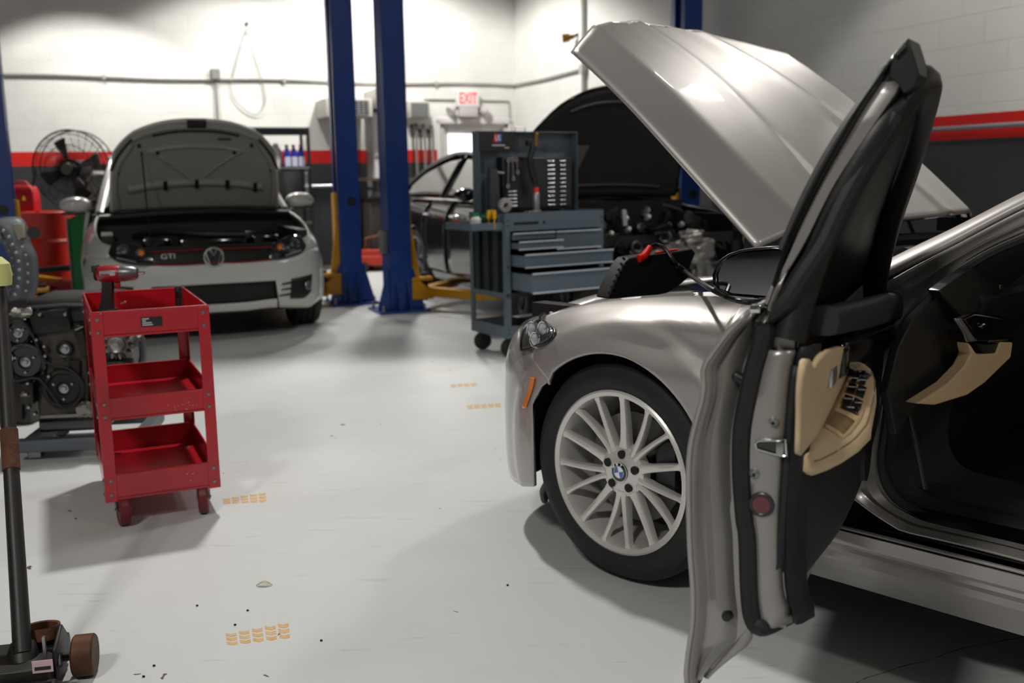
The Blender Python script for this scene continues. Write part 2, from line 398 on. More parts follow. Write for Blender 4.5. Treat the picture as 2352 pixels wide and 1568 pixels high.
c.tube(P, .006, 6, sm=4); tag(c.build('hanging_wire', mat('grey_wire', '#8b8b88', .6)), 'thin loop of loose wire hanging on the white wall above the white hatchback', 'wire')
k = MB(); kp = onplane(567, 60, CR+DR*.02, DR); kp = kp+V((0, 0, .03)); k.sphere(kp, .022); k.box(kp-DR*.01, (.03, .03, .02)); tag(k.build('wire_hook', DSTEEL), 'small dark hook on the wall holding up the loop of wire', 'hook')
# right wall conduit run
c = MB(); xr = sright(1345); c.tube([(.02, .03, ZC), (xr*.5, .03, ZC-.01), (xr, .03, ZC+.01)], .018, 8)
o = tag(c.build('wall_conduit', PCON), 'short conduit from the far corner along the right wall to a vertical pipe', 'conduit'); o.matrix_world = WR
c = MB(); c.tube([(xr+.03, .04, .4), (xr+.03, .04, HCEIL-.05)], .028, 10); c.box((xr+.03, .04, ZC), (.1, .08, .1))
o = tag(c.build('vertical_pipe', PCON), 'grey vertical pipe on the right wall beside the raised silver hood', 'pipe'); o.matrix_world = WR
# pipe along the stripe, right wall
zp = zright(2240, 292); x0 = sright(1700)
c = MB(); c.tube([(x0, .035, zp), (x0+6, .035, zp), (19-.3, .035, zp)], .017, 8)
for i in range(5): c.box((x0+.5+i*1.6, .02, zp), (.03, .04, .05))
o = tag(c.build('wall_pipe', mat('grey_pipe', '#8a8890', .5, .2)), 'grey pipe fixed along the red stripe of the right wall', 'pipe'); o.matrix_world = WR
# brass fitting
bp = onplane(1312, 88, CR+DB*.08, DB); b = empty('brass_fitting', loc=bp)
tag(b, 'brass pipe fitting sticking out of the wall left of the raised silver hood', 'pipe fitting')
BRS = mat('old_brass', '#8c6a35', .4, .7, var=.4, scale=30)
MB().cyl((-.11, 0, .0), (-.02, 0, .01), .055, .05).cyl((-.02, 0, .01), (.03, 0, .02), .03).build('bell', BRS, b); MB().tube([(.03, 0, .02), (.12, .0, .06), (.25, .05, .1)], .018).build('stub_pipe', DSTEEL, b)
# ---- exit sign
ex = empty('exit_sign', M=WB@Matrix.Translation((sback(1074), 0, zback(1074, 236))))
tag(ex, 'white exit sign box with red letters above the bright back door', 'exit sign')
q = abs(sback(1100)-sback(1050)); hz = zback(1074, 210)-zback(1074, 246)
MB().box((0, .05, hz*.22), (q, .1, hz), ch=.006).build('sign_box', WHITEP, ex)
RM = Matrix(((-1, 0, 0, 0), (0, 0, 1, .102), (0, 1, 0, hz*.22), (0, 0, 0, 1)))
text_mesh('EXIT', hz*.98, 'lettering', mat('red_lit_letters', '#ff4040', .5, emit=1.2), ex, RM, bold=.004, sx=.62)
ee = MB().box((0, .06, -hz*.62), (q*.8, .12, hz*.62), ch=.01).build('light_unit', mat('off_white_plastic', '#b9b5b4', .5), ex)
for s in (-1, 1):
    MB().lathe([(0, 0), (.05, 0), (.075, .07), (.07, .09), (0, .09)], (s*q*.62, .06, -hz*.4), (s*.8, .3, -.5), 20).build('lamp_head', mat('off_white_plastic', '#b9b5b4', .5), ex)
# conduit beside sign
c = MB(); x1 = sback(978); zz = zback(978, 228); c.tube([(x1, .02, zz-.1), (x1, .02, zz), (x1-.3, .02, zz), (sback(1185)+.1, .02, zz-.01), (sback(1185)+.08, .02, zz-.5)], .011, 8)
o = tag(c.build('wall_conduit', PCON), 'thin conduit bending behind the exit sign near the far corner', 'conduit'); o.matrix_world = WB
# ---- wall vents / duct boxes
def vent(px0, px1, py0, py1, label, d=.3, name='wall_vent'):
    x0, x1 = sback(px0), sback(px1); z1, z0 = zback(px0, py0), zback(px0, py1)
    v = empty(name, M=WB); tag(v, label, 'vent')
    MB().box(((x0+x1)/2, d/2, (z0+z1)/2), (abs(x0-x1), d, z1-z0), ch=.01).build('housing', mat('beige_metal', '#b9b7b0', .5, .1), v)
    g = MB(); w = abs(x0-x1); xm = min(x0, x1)
    g.box(((x0+x1)/2, d, (z0+z1)/2), (w*.84, .01, (z1-z0)*.78)); g.build('grille_recess', BLK, v)
    s = MB()
    for i in range(9): s.box((xm+w*(.1+.8*i/8), d+.01, (z0+z1)/2), (.008, .008, (z1-z0)*.76))
    for i in range(7): s.box(((x0+x1)/2, d+.012, z0+(z1-z0)*(.14+.72*i/6)), (w*.82, .008, .008))
    s.build('grille', mat('light_grille', '#8f908f', .5), v); return v
vent(935, 982, 234, 272, 'small square grilled vent on the back wall right of the blue posts', .2)
vent(842, 900, 212, 256, 'square grilled vent high on the wall seen between the two blue posts', .75)
vent(733, 835, 233, 274, 'pale duct box with a dark grille left of the gap between blue posts', .62)
# tall pale duct / cabinet between posts
x0, x1 = sback(842), sback(905)
v = tag(empty('supply_cabinet', M=WB), 'tall pale steel cabinet standing between the two blue posts', 'cabinet')
zt, zm, zb_ = zback(870, 262), zback(870, 365), zback(870, 515)
xm = min(x0, x1); w = abs(x0-x1)
MB().box((xm+w/2, .22, (zt+zb_)/2), (w, .4, zt-zb_)).build('cabinet_body', mat('pale_grey_metal', '#b5b6b8', .45, .1), v, bevel=.006)
for za, zb2 in ((zt-.02, zm+.02), (zm-.02, zback(870, 435)), (zback(870, 440), zb_+.02)):
    dd = MB().box((xm+w/2, .43, (za+zb2)/2), (w*.94, .02, abs(za-zb2)-.01)).build('door', mat('pale_door', '#c9cacd', .4, .1), v, bevel=.004)
    MB().box((xm+w*.1, .46, (za+zb2)/2), (.02, .04, .12)).build('handle', STEEL, dd)
# red machine strip beside post and shelf board
bx = MB(); P = WB@V((sback(862), .75, zback(862, 395))); 
# ---- hanging cords & tools wall
gp = mat('grey_cord', '#7d7b79', .6)
random.seed(4)
for i, px in enumerate((948, 958, 966, 974, 986, 994)):
    x = sback(px); zt_ = zback(px, 285+random.random()*20); zb2 = zback(px, 400+random.random()*90); c = MB()
    c.tube([(x, .05, zt_), (x+.01*random.uniform(-2, 2), .06, (zt_+zb2)/2), (x, .05, zb2)], .012+.006*random.random(), 8, sm=4); c.box((x, .03, zt_), (.03, .06, .04))
    o = tag(c.build('extension_lead', gp if i % 2 else DSTEEL), 'long narrow lead hanging on the back wall between blue post and exit door', 'cable', 'leads hanging left of the exit door'); o.matrix_world = WB
# ================================================================== silver sedan (nearest car)
A45 = radians(45); HD = V((-sin(A45), cos(A45), 0)); OUT = -V((cos(A45), sin(A45), 0)); W0 = V((.302, 2.79, 0))
SM = Matrix.Translation(W0)@Matrix.Rotation(radians(135), 4, 'Z')       # local x forward, y outward (left of car), z up
sed = empty('silver_sedan', M=SM)
tag(sed, 'silver four-door sedan in front with its hood up and driver door wide open', 'car')
PAINT = mat('silver_paint', '#aca8a5', .43, .55, coat=1.)
PAINT.node_tree.nodes['Principled BSDF'].inputs['Coat Roughness'].default_value = .04
JAMB = mat('silver_jamb_paint', '#9c9996', .33, .55, coat=.4)
PLAN = smooth([V(p) for p in ((-.62, -.03, 0), (-.3, -.032, 0), (0, -.03, 0), (.22, -.02, 0), (.36, .0, 0), (.46, .035, 0), (.55, .09, 0), (.62, .155, 0), (.68, .245, 0), (.725, .36, 0), (.76, .52, 0), (.78, .70, 0), (.79, .92, 0))], 8)
PU = [-.62]
for a, b in zip(PLAN, PLAN[1:]): PU.append(PU[-1]+(b-a).length)
UC = PU[-1]
INS = [(.16, .055), (.24, .03), (.32, .008), (.45, 0), (.6, 0), (.68, .004), (.73, .014), (.775, .032), (.81, .06), (.84, .105), (.858, .16), (.868, .23), (.872, .32)]
def plan(u):
    mir = u > UC
    if mir: u = 2*UC-u
    if u <= -.62: p = V((u, -.03, 0)); n = V((0, 1, 0))
    else:
        i = min(len(PU)-2, max(0, next((k for k in range(len(PU)-1) if PU[k+1] >= u), len(PU)-2)))
        t = (u-PU[i])/(PU[i+1]-PU[i]); p = PLAN[i].lerp(PLAN[i+1], t); d = PLAN[min(i+2, len(PU)-1)]-PLAN[max(0, i-1)]; n = V((-d.y, d.x, 0)).normalized()
    if mir: p = V((p.x, 1.84-p.y, 0)); n = V((n.x, -n.y, 0))
    return p, n
def surf(u, z, off=0.):
    "body surface: (u along the plan outline, z) -> car-local point"
    p, n = plan(u); uu = min(u, 2*UC-u)
    zz = z+interp([(-.3, 0), (0, .02), (.2, .045), (.4, .085), (.6, .12), (.9, .13)], uu)
    ins = sinterp(INS, zz)
    if u < .1:
        k = min(1, (.1-u)/.25); ins += k*.020*max(0, 1-abs(z-.725)/.055)-k*.008*max(0, 1-abs(z-.79)/.03)
    r = hypot(uu, z-.335)
    if r < .47: ins -= .014*min(1, (.47-r)/.035)
    q = p+n*(ins-off)
    return V((q.x, -q.y, z))
_inv = []
for i in range(-30, 111):
    for j in range(0, 74):
        u = i*.012; z = .16+j*.01
        X = SM@surf(u, z); D = X-CAM; dp = D.dot(FW); a = D.dot(RT)/dp*FPX; b = -D.dot(UP)/dp*FPX
        if (lambda p, n: (SM.to_3x3()@V((n.x, -n.y, 0))).dot(D))(*plan(u)) > -.02: _inv.append((1176+a*cos(ROLL)-b*sin(ROLL), 784+a*sin(ROLL)+b*cos(ROLL), u, z))
def uz(px, py):
    c = sorted(_inv, key=lambda t: (t[0]-px)**2+(t[1]-py)**2)[:4]; w = [1/(1+(t[0]-px)**2+(t[1]-py)**2) for t in c]; s = sum(w)
    return V((sum(a*t[2] for a, t in zip(w, c))/s, sum(a*t[3] for a, t in zip(w, c))/s, 0))
def colpatch(us, zlo, zup, m=14, off=0., sf=None):
    sf = sf or surf; return MB().sheet([[sf(u, zlo(u)+(zup(u)-zlo(u))*j/m, off) for j in range(m+1)] for u in us])
def lsp(a, b, n): return [a+(b-a)*i/(n-1) for i in range(n)]
GAP = [(.24, .575), (.30, .615), (.36, .655), (.40, .668)]
ZTOP = [(-.62, .868), (-.3, .866), (-.1, .85), (.1, .824), (.25, .795), (.4, .757), (.52, .722)]
AR = .352
def farch(u): return .335+sqrt(max(0, AR*AR-u*u)) if abs(u) < AR else .2
# front fender
us = lsp(-.56, -.36, 12)+[-AR*cos(pi*i/40)+0 for i in range(0, 33)]; us = sorted(set(round(x, 4) for x in us if x < .235))
us += lsp(.24, .5, 20)
def flo(u): return farch(u) if u < .24 else sinterp(GAP, u) if u < .4 else interp([(.4, .668), (.52, .69)], u)
for mir in (0, 1):
    mb = colpatch(us, flo, lambda u: sinterp(ZTOP, u), 22)
    if mir: mb.v = [V((a.x, -1.84-a.y, a.z)) for a in mb.v]
    mb.build('front_fender', PAINT, sed, ang=60, solid=.012)
# bumper with corner, both halves
ub = [AR*sin(pi/2*i/14) for i in range(5, 15)]+lsp(.36, UC, 40)
ub = [.24]+[u for u in ub if u >= .245]
def bup(u):
    u = min(u, 2*UC-u); return sinterp(GAP, u) if u < .4 else interp([(.4, .668), (.52, .69), (.8, .66), (UC, .64)], u)
def blo(u):
    u = min(u, 2*UC-u); return (min(bup(u)-.01, max(.24, farch(u))) if u < .318 else interp([(.318, .225), (.45, .19), (.7, .17), (UC, .17)], u))
bp_ = lambda u, z, o=0.: surf(u, z, o)
bm_ = colpatch(ub+[2*UC-u for u in reversed(ub[:-1])], blo, bup, 22)
bumper = bm_.build('front_bumper', PAINT, sed, ang=60, solid=.01)
# grille, intake on the (unseen) nose
colpatch(lsp(1.02, 2*UC-1.02, 20), lambda u: .64, lambda u: .74, 4, off=-.01).build('grille', BLK, sed, solid=.01)
colpatch(lsp(.95, 2*UC-.95, 20), lambda u: .25, lambda u: .4, 4, off=.004).build('lower_intake', BLK, sed, solid=.004)
# lower black lip / arch liner
ln = MB()
def arch_liner(c, r, y0, y1, a0=-12, a1=192):
    g = []
    for i in range(41):
        a = radians(a0+(a1-a0)*i/40); g.append([V(c)+V((rr_*cos(a), y, rr_*sin(a))) for rr_, y in ((r-.004, y0), (r+.004, y0+(y1-y0)*.1), (r+.004, y1), (r*.3, y1*1.02))])
    return MB().sheet(g)
ln = arch_liner((0, -.012, .335), AR, 0, -.3)
ln.build('wheel_arch_liner', BLK, sed)
fl = MB(); fl.tube([surf(.30, .235, -.03), surf(.335, .2, -.03), surf(.36, .16, -.04), surf(.40, .15, -.06)], .012, 8, sm=4); fl.build('splash_lip', BLK, sed)
# side marker lamp
def pixpatch(A, B, off, n=14, m=5, th=.004): 
    a = [uz(*p) for p in A]; b = [uz(*p) for p in B]
    return ruled(a, b, lambda p: surf(p.x, p.y, off), n, m)
pixpatch([(1224, 866), (1219, 890), (1211, 915), (1204, 935)], [(1233, 867), (1227, 892), (1219, 917), (1211, 937)], .005).build('side_marker_lamp', ORANGE, sed, solid=.005, off=1)
# headlight: black rim, reflector bowl, lens
HLU = [(1202, 806), (1206, 764), (1224, 736), (1255, 719)]; HLL = [(1202, 807), (1240, 798), (1262, 788), (1279, 768), (1274, 750), (1256, 720)]
hl = pixpatch(HLU, HLL, .002, 24, 14).build('headlight', mat('headlight_black_rim', '#111214', .3), sed, solid=.004, off=1)
HU2 = [(1208, 800), (1212, 766), (1228, 741), (1253, 725)]; HL2 = [(1208, 801), (1240, 791), (1260, 782), (1273, 766), (1269, 752), (1254, 726)]
pixpatch(HU2, HL2, .008, 24, 14).build('reflector', mat('headlight_reflector', '#8d8f92', .22, .9, var=.8, scale=38, bump=.8, bscale=34), hl, solid=.003)
for (px, py, r) in ((1232, 757, .03), (1256, 755, .026), (1238, 780, .024)):
    p = uz(px, py); c = surf(p.x, p.y, .012); n = (surf(p.x, p.y, .03)-c).normalized()
    MB().torus(c, n, r, .004, 24, 8).build('lamp_ring', CHROME, hl)
    MB().lathe([(0, -.006), (r*.55, -.004), (r*.8, .003), (r*.55, .008), (0, .012)], c, n, 20).build('projector', mat('projector_lens', '#b9bec4', .12, .2, coat=1), hl)
ruled([uz(*p) for p in HLU], [uz(*p) for p in HLL], lambda p: surf(p.x, p.y, .004+.018*1), 24, 14).build('headlight_lens', gm, hl)
p = hl.children
# creases handled in surf; wheel
def make_wheel(parent, c, R=.328, rr=.2425, w=.235, rim_mat=None, spokes='multi', out=1, steer=0., emblem=True):
    wh = MB()
    prof = [(rr-.012, .0), (rr+.004, .004), (rr+.02, .012), (R-.045, .014), (R-.018, .002), (R-.004, -.022)]
    for k in range(4):
        y = -.045-k*(w-.09)/3.
        prof += [(R, y+.016), (R, y-.012), (R-.009, y-.015), (R-.009, y-.021)]
    prof = prof[:-2]+[(R-.006, -w+.022), (R-.03, -w+.004), (rr+.02, -w), (rr-.012, -w+.01), (rr-.012, 0)]
    M = Matrix.Translation(c)@Matrix.Rotation(steer, 4, 'Z')@Matrix.Diagonal((1, out, 1, 1))
    wh.lathe(prof, (0, 0, 0), (0, 1, 0), 72); wh.xf(M)
    wheel = wh.build('tyre', RUB, parent, ang=30)
    rm = rim_mat or mat('alloy_silver', '#dddbd7', .32, .45, coat=.5)
    b = MB()
    b.lathe([(rr+.002, .006), (rr-.004, .010), (rr-.016, .004), (rr-.02, -.01), (rr-.03, -.06), (rr-.034, -w+.03), (rr-.004, -w+.008), (rr+.002, -w+.008), (rr-.012, -.1), (rr+.002, .006)], (0, 0, 0), (0, 1, 0), 72)
    b.lathe([(0, -.01), (.03, -.01), (.034, -.012), (.05, -.014), (.075, -.022), (.08, -.05), (0, -.05)], (0, 0, 0), (0, 1, 0), 40)
    def spoke(a0, a1, w0=.0095, w1=.0075, r0=.062, r1=None):
        r1 = r1 or rr-.012; rings = []
        for i in range(9):
            t = i/8; r = r0+(r1-r0)*t; a = a0+(a1-a0)*min(1, t*1.0); y = -.018+.018*t-.004*sin(pi*t)
            ww = (w0+(w1-w0)*t)+(.006 if i == 8 else 0)+(.004 if i == 0 else 0); dp = .034-.012*t
            d = V((sin(a), 0, cos(a))); s = V((cos(a), 0, -sin(a)))
            rings.append([d*r+s*x*ww+V((0, y+yy, 0)) for x, yy in ((-.8, 0), (0, .003), (.8, 0), (1, -.006), (.8, -dp), (-.8, -dp), (-1, -.006))])
        b.loft(rings)
    if spokes == 'multi':
        for k in range(5):
            t0 = radians(-3+72*k); spoke(t0, t0, .0135, .0095, .07)
            spoke(t0+radians(30), t0+radians(24)); spoke(t0+radians(42), t0+radians(48))
    else:
        for k in range(spokes):
            t0 = 2*pi*k/spokes+.2; spoke(t0, t0+radians(9), .014, .011); spoke(t0, t0-radians(9), .014, .011)
    b.xf(M); rim = b.build('rim', rm, wheel, ang=35)
    for k in range(5):
        hb = MB(); a = radians(-3+72*k); hb.cyl((sin(a)*.052, -.03, cos(a)*.052), (sin(a)*.052, -.0095, cos(a)*.052), .0125, n=16)
        hb.xf(M); hb.build('wheel_bolt', mat('bolt_black', '#0c0c0d', .4, .3), wheel)
    d = MB(); d.cyl((0, -.1, 0), (0, -.085, 0), .165, n=48); d.cyl((0, -.12, 0), (0, -.06, 0), .08, n=32); d.xf(M); d.build('brake_disc', mat('brake_disc', '#5e5d5b', .35, .9, var=.3, scale=4), wheel)
    cp = MB(); cp.box((-.13, -.09, .03), (.07, .08, .16), ch=.012); cp.xf(M); cp.build('brake_caliper', DSTEEL, wheel)
    bk = MB(); bk.cyl((0, -w+.02, 0), (0, -w+.03, 0), rr-.03, n=40); bk.xf(M); bk.build('inner_shield', BLK, wheel)
    if emblem:
        e = MB(); e.lathe([(0, -.004), (.024, -.004), (.0285, -.006), (.0285, -.02), (0, -.02)], (0, 0, 0), (0, 1, 0), 36); e.xf(M)
        eb = e.build('centre_emblem', mat('emblem_black', '#0a0b0e', .2, coat=1), wheel)
        for k, mm in enumerate((mat('emblem_blue', '#1f62b5', .25, coat=1), mat('emblem_white', '#eceef0', .3, coat=1))*2):
            a0 = radians(90*k+18); s = MB(); pts = [(0, 0)]+[(.0165*sin(a0+pi/2*i/10), .0165*cos(a0+pi/2*i/10)) for i in range(11)]
            s.prism(pts, .0012, o=(0, -.004, 0), X=(1, 0, 0), Y=(0, 0, 1), Z=(0, 1, 0)); s.xf(M); s.build('emblem_quadrant', mm, eb if 0 else wheel)
        rg = MB(); rg.torus((0, -.0035, 0), (0, 1, 0), .0175, .0009, 32, 6); rg.torus((0, -.005, 0), (0, 1, 0), .028, .0012, 36, 6); rg.xf(M); rg.build('emblem_ring', CHROME, wheel)
        for k, ch in enumerate('BMW'):
            a = radians(-38+38*k+18); R3 = Matrix(((-1, 0, 0, 0), (0, 0, 1, -.004), (0, 1, 0, 0), (0, 0, 0, 1)))
            MM = M@Matrix.Rotation(a, 4, 'Y')@Matrix.Translation((0, 0, .0225))@R3
            text_mesh(ch, .010, 'emblem_letter', mat('emblem_white', '#eceef0', .3), wheel, MM, .0006, bold=.0004)
    return wheel
sw_ = make_wheel(sed, V((0, .0, .333)))
make_wheel(sed, V((0, -1.84, .333)), out=-1, emblem=False)
make_wheel(sed, V((-2.968, .0, .333)), emblem=False)
make_wheel(sed, V((-2.968, -1.84, .333)), out=-1, emblem=False)
# ------------------------------------------------ side surface behind the fender
def tside(z): return sinterp([(.2, .03), (.32, .0), (.5, -.03), (.7, -.03), (.85, .0), (.95, .03), (1.1, .1), (1.25, .185), (1.35, .25), (1.42, .33), (1.45, .5)], z)
def sp(px, py, off=0., z0=None):
    "pixel -> car-local point on the body side surface sunk by off"
    t = .05
    for i in range(14):
        X = SM.inverted()@onplane(px, py, W0-OUT*t, OUT); t2 = tside(X.z)+off; t = t+(t2-t)*.7
    return X
# outer pillar band & jamb
PU1 = [(1985, 632), (2027, 602), (2100, 565), (2180, 527), (2260, 487), (2352, 440), (2450, 396), (2560, 352)]
PL1 = [(1985, 680), (2027, 645), (2100, 608), (2190, 563), (2270, 520), (2352, 478), (2450, 435), (2560, 395)]
a = [sp(*p, .07) for p in PU1]; b = [sp(*p, .02) for p in PL1]; mdl = [(x+y)/2+V((0, .012, .006)) for x, y in zip(resample(a, 24), resample(b, 24))]
aa = resample(a, 24); bb = resample(b, 24); g = [aa, [x.lerp(y, .5) for x, y in zip(aa, mdl)], mdl, [x.lerp(y, .6) for x, y in zip(mdl, bb)], bb]
g = [[V((p.x, p.y+(.01 if j in (1, 3) else 0), p.z+(.004 if j in (1, 3) else 0))) for p in r] for j, r in enumerate(g)]
ap = MB().sheet(g); ap.build('roof_pillar', PAINT, sed, ang=70, solid=.02)
mbr = MB().sheet([[V((p.x, -1.84-p.y, p.z)) for p in r] for r in g]); mbr.build('roof_pillar', PAINT, sed, ang=70, solid=.02)
OPN = [(2560, 470), (2450, 505), (2352, 545), (2300, 566), (2256, 588), (2200, 624), (2154, 665), (2115, 703), (2085, 745), (2062, 797), (2042, 889), (2025, 991), (2018, 1068), (2037, 1129), (2083, 1172), (2200, 1206), (2352, 1240), (2560, 1290)]
OUTR = [(2560, 397), (2450, 437), (2352, 480), (2270, 522), (2190, 565), (2110, 606), (2050, 640), (2000, 670), (1968, 735), (1955, 813), (1945, 900), (1938, 990), (1935, 1083), (1945, 1130), (1985, 1165), (2060, 1215), (2085, 1223), (2200, 1249), (2352, 1289), (2560, 1345)]
oa = resample([sp(*p, .015) for p in OUTR], 70, 4); ob_ = resample([sp(*p, .075) for p in OPN], 70, 4)
g = []
for f, dy in ((0, 0), (.12, .004), (.22, -.012), (.45, -.012), (.55, 0.002), (.65, -.004), (.8, -.012), (.9, -.002), (1, -.01)):
    g.append([x.lerp(y, f)+V((0, dy, 0)) for x, y in zip(oa, ob_)])
MB().sheet(g).build('door_jamb', JAMB, sed, ang=75, solid=.01)
# inner seal + dark lining
oc = [p+V((0, -.012, 0)) for p in ob_]
MB().tube(oc, .013, 8).build('opening_seal', RUB, sed)
cen = V((-1.2, -.12, .75)); g = [oc, [p+V((0, -.05, 0))+(V((cen.x, p.y, cen.z))-p)*.06 for p in oc], [p+V((0, -.22, 0))+(V((cen.x, p.y, cen.z))-p)*.14 for p in oc]]
LIN = mat('black_interior', '#101113', .75, bump=.1, bscale=150)
MB().sheet(g).build('interior_lining', LIN, sed, ang=70, solid=.008)
# sill: bodywork below the opening: rows by pixel lines, extruded along the car
rows = [(1964, 1213, .01), (1962, 1222, .025), (1956, 1229, .0), (1947, 1245, -.004), (1946, 1252, .006), (1944, 1262, .0), (1942, 1270, .006), (1935, 1285, -.002), (1925, 1300, 0.), (1910, 1322, .004)]
pr = [sp(x, y, o) for x, y, o in rows]; pr.append(pr[-1]+V((0, -.06, -.0)))
g = [[V((s, p.y, p.z+.0*s)) for s in (-.56, -.8, -1.2, -2.0, -2.62)] for p in pr]
MB().sheet(g).build('sill', PAINT, sed, ang=30, solid=.01)
# step plate black under the seal
st = [sp(x, y, .05) for x, y in ((2085, 1190), (2085, 1222))]
g = [[V((s, y_, z_)) for s in (-.78, -1.2, -1.7)] for y_, z_ in ((-.075, .405), (-.06, .395), (-.05, .372), (-.045, .36), (-.02, .352))]
MB().sheet(g).build('step_plate', BLKG, sed, ang=40, solid=.01)
# underbody
ub_ = MB(); ub_.b2((-3.6, -1.72, .2), (-.5, -.1, .24)); ub_.b2((.35, -1.6, .2), (.62, -.25, .5)); ub_.b2((-.4, -1.5, .2), (.4, -.35, .42)); ub_.build('underbody', BLK, sed)
# engine bay: dark tub, cover, braces, cowl
eb = MB(); eb.b2((-.42, -1.66, .42), (.62, -.2, .60)); eb.b2((-.48, -1.66, .5), (-.40, -.18, .9))
for k in (0, 1):
    y = -.2 if k == 0 else -1.64
    eb.b2((-.42, y-.03, .5), (.5, y+.03, .775))
eb.build('engine_bay', BLK, sed)
ruled([surf(u, interp(ZTOP, u), -.002) for u in lsp(-.5, .5, 9)], [V((x, -.26, interp(ZTOP, x)-.03)) for x in lsp(-.5, .5, 9)], None, 24, 4).build('fender_inner_edge', PAINT, sed, ang=60, solid=.006)
cv = MB(); cv.box((.1, -.9, .72), (.62, .6, .12), ch=.03); cv.box((-.2, -.55, .73), (.2, .3, .12), ch=.03); cv.build('engine_cover', BLKG, sed)
MB().box((-.05, -.5, .76), (.3, .2, .05), ch=.02).build('strut_tower', mat('grey_panel', '#6a6b6e', .5, .3), sed)
sl = MB(); sl.tube([surf(-.2, .86, -.12), V((-.22, -.5, .86)), V((-.25, -1., .86)), V((-.2, -1.6, .86))], .018, 8, sm=4); sl.build('cowl_brace', BLK, sed)
MB().tube([V((-.44, -.2, .93)), V((-.36, -.5, .95)), V((-.33, -.92, .96)), V((-.36, -1.34, .95)), V((-.44, -1.64, .93))], (.02), 8, sm=6).build('cowl_seal', RUB, sed)
# front slam panel edge (far front panel seen beyond near fender)
sl_ = [surf(.50, .735, .0)]+[SM.inverted()@G(a, b, z) for a, b, z in ((1262, 716, .752), (1300, 697, .758), (1350, 681, .766), (1398, 669, .772))]
sl_ = sl_[1:]; e_ = sl_[-1]; sl_ += [V((e_.x+.03, e_.y-.12, e_.z)), V((e_.x+.04, -.92, e_.z+.002))]; sl_ = smooth(sl_, 4); sl_ += [V((p.x, -1.84-p.y, p.z)) for p in reversed(sl_[:-1])]
MB().sheet([sl_, [p+V((-.02, 0, -.004)) for p in sl_], [p+V((-.05, 0, -.02)) for p in sl_]]).build('slam_panel', PAINT, sed, ang=60, solid=.012)
# windscreen, roof, far side and rear body (mostly out of frame)
def mirp(p): return V((p.x, -1.84-p.y, p.z))
low = [V((-.50, -.22, .96)), V((-.40, -.55, 1.0)), V((-.36, -.92, 1.01))]; low += [mirp(p) for p in reversed(low[:-1])]
ptop = sp(2450, 396, .09); ptop2 = sp(2560, 352, .1)
top = [V((-1.42, -.36, 1.38)), V((-1.36, -.6, 1.425)), V((-1.33, -.92, 1.44))]; top += [mirp(p) for p in reversed(top[:-1])]
gw = mat('windscreen_glass', '#dfe8e6', .02, trans=1.); gw.node_tree.nodes['Principled BSDF'].inputs['IOR'].default_value = 1.15
we = [p+V((.0, -.012, -.012)) for p in aa]; wr = []
for i in range(25):
    f = i/24; b_ = 1-(2*f-1)**2; wr.append([V((p.x+.13*b_*(1-k/23*.6), p.y*(1-f)+(-1.84-p.y)*f, p.z+.03*b_*(.2+.8*k/23))) for k, p in enumerate(we)])
MB().sheet(wr).build('windscreen', gw, sed, ang=80, solid=.005)
rt2 = [[V((x, y, z+.0)) for y, z in ((-.30, 1.37+dz), (-.5, 1.425+dz), (-.92, 1.445+dz), (-1.34, 1.425+dz), (-1.54, 1.37+dz))] for x, dz in ((-1.38, 0), (-1.9, .015), (-2.5, 0), (-3.0, -.06))]
MB().sheet(rt2).build('roof', PAINT, sed, ang=70, solid=.03)
g = []
for x, zt in ((-1.66, .95), (-2.2, .96), (-2.62, .97)): g.append([V((x, -tside(z), z)) for z in lsp(.22, zt, 14)])
MB().sheet(g).build('rear_door', PAINT, sed, ang=60, solid=.02)
qs = []
for x in lsp(-2.62, -3.85, 22):
    zl = .333+sqrt(max(0, .36**2-(x+2.968)**2)) if abs(x+2.968) < .36 else .25
    qs.append([V((x+.05*sin((z-.3)*2) if x < -3.7 else x, -tside(z)-max(0, (-3.5-x))**2*1.2, z)) for z in lsp(zl, .98, 12)])
MB().sheet(qs).build('rear_quarter_panel', PAINT, sed, ang=60, solid=.02)
MB().sheet([[mirp(p) for p in r] for r in qs]).build('rear_quarter_panel', PAINT, sed, ang=60, solid=.02)
g = []
for x in lsp(-.56, -2.62, 8): g.append([V((x, -1.84+tside(z), z)) for z in lsp(.22, .95, 14)])
MB().sheet(g).build('far_side_door', PAINT, sed, ang=60, solid=.02)
MB().b2((-3.9, -1.7, .3), (-3.7, -.14, .95)).build('rear_end', PAINT, sed, bevel=.05)
g = [[V((-3.0, y, 1.39-.02*abs(y+.92))), V((-3.4, y, 1.15)), V((-3.6, y, .98)), V((-3.85, y, .96))] for y in lsp(-.25, -1.6, 9)]
MB().sheet(g).build('rear_deck', PAINT, sed, ang=60, solid=.02)
MB().sheet([[V((-1.62, -tside(z)-.02, z)) for z in lsp(.3, 1.38, 14)], [V((-1.74, -tside(z)-.02, z)) for z in lsp(.3, 1.38, 14)]]).build('centre_pillar', BLK, sed, ang=60, solid=.05)
# ------------------------------------------------ interior seen through the opening
def ip(px, py, s):
    "pixel on the car's cross plane x = s"
    X = onplane(px, py, W0+HD*s, HD); return SM.inverted()@X
it = MB(); it.b2((-2.6, -1.66, .26), (-.5, -.15, .34)); it.b2((-.66, -1.66, .3), (-.56, -.18, .95)); it.b2((-2.7, -1.7, .3), (-2.6, -.14, 1.3)); it.b2((-2.6, -1.72, .3), (-.6, -1.66, .95))
it.build('cabin_floor', LIN, sed)
MB().b2((-1.2, -.18, .3), (-.62, -.12, .44)).build('kick_panel', LIN, sed)
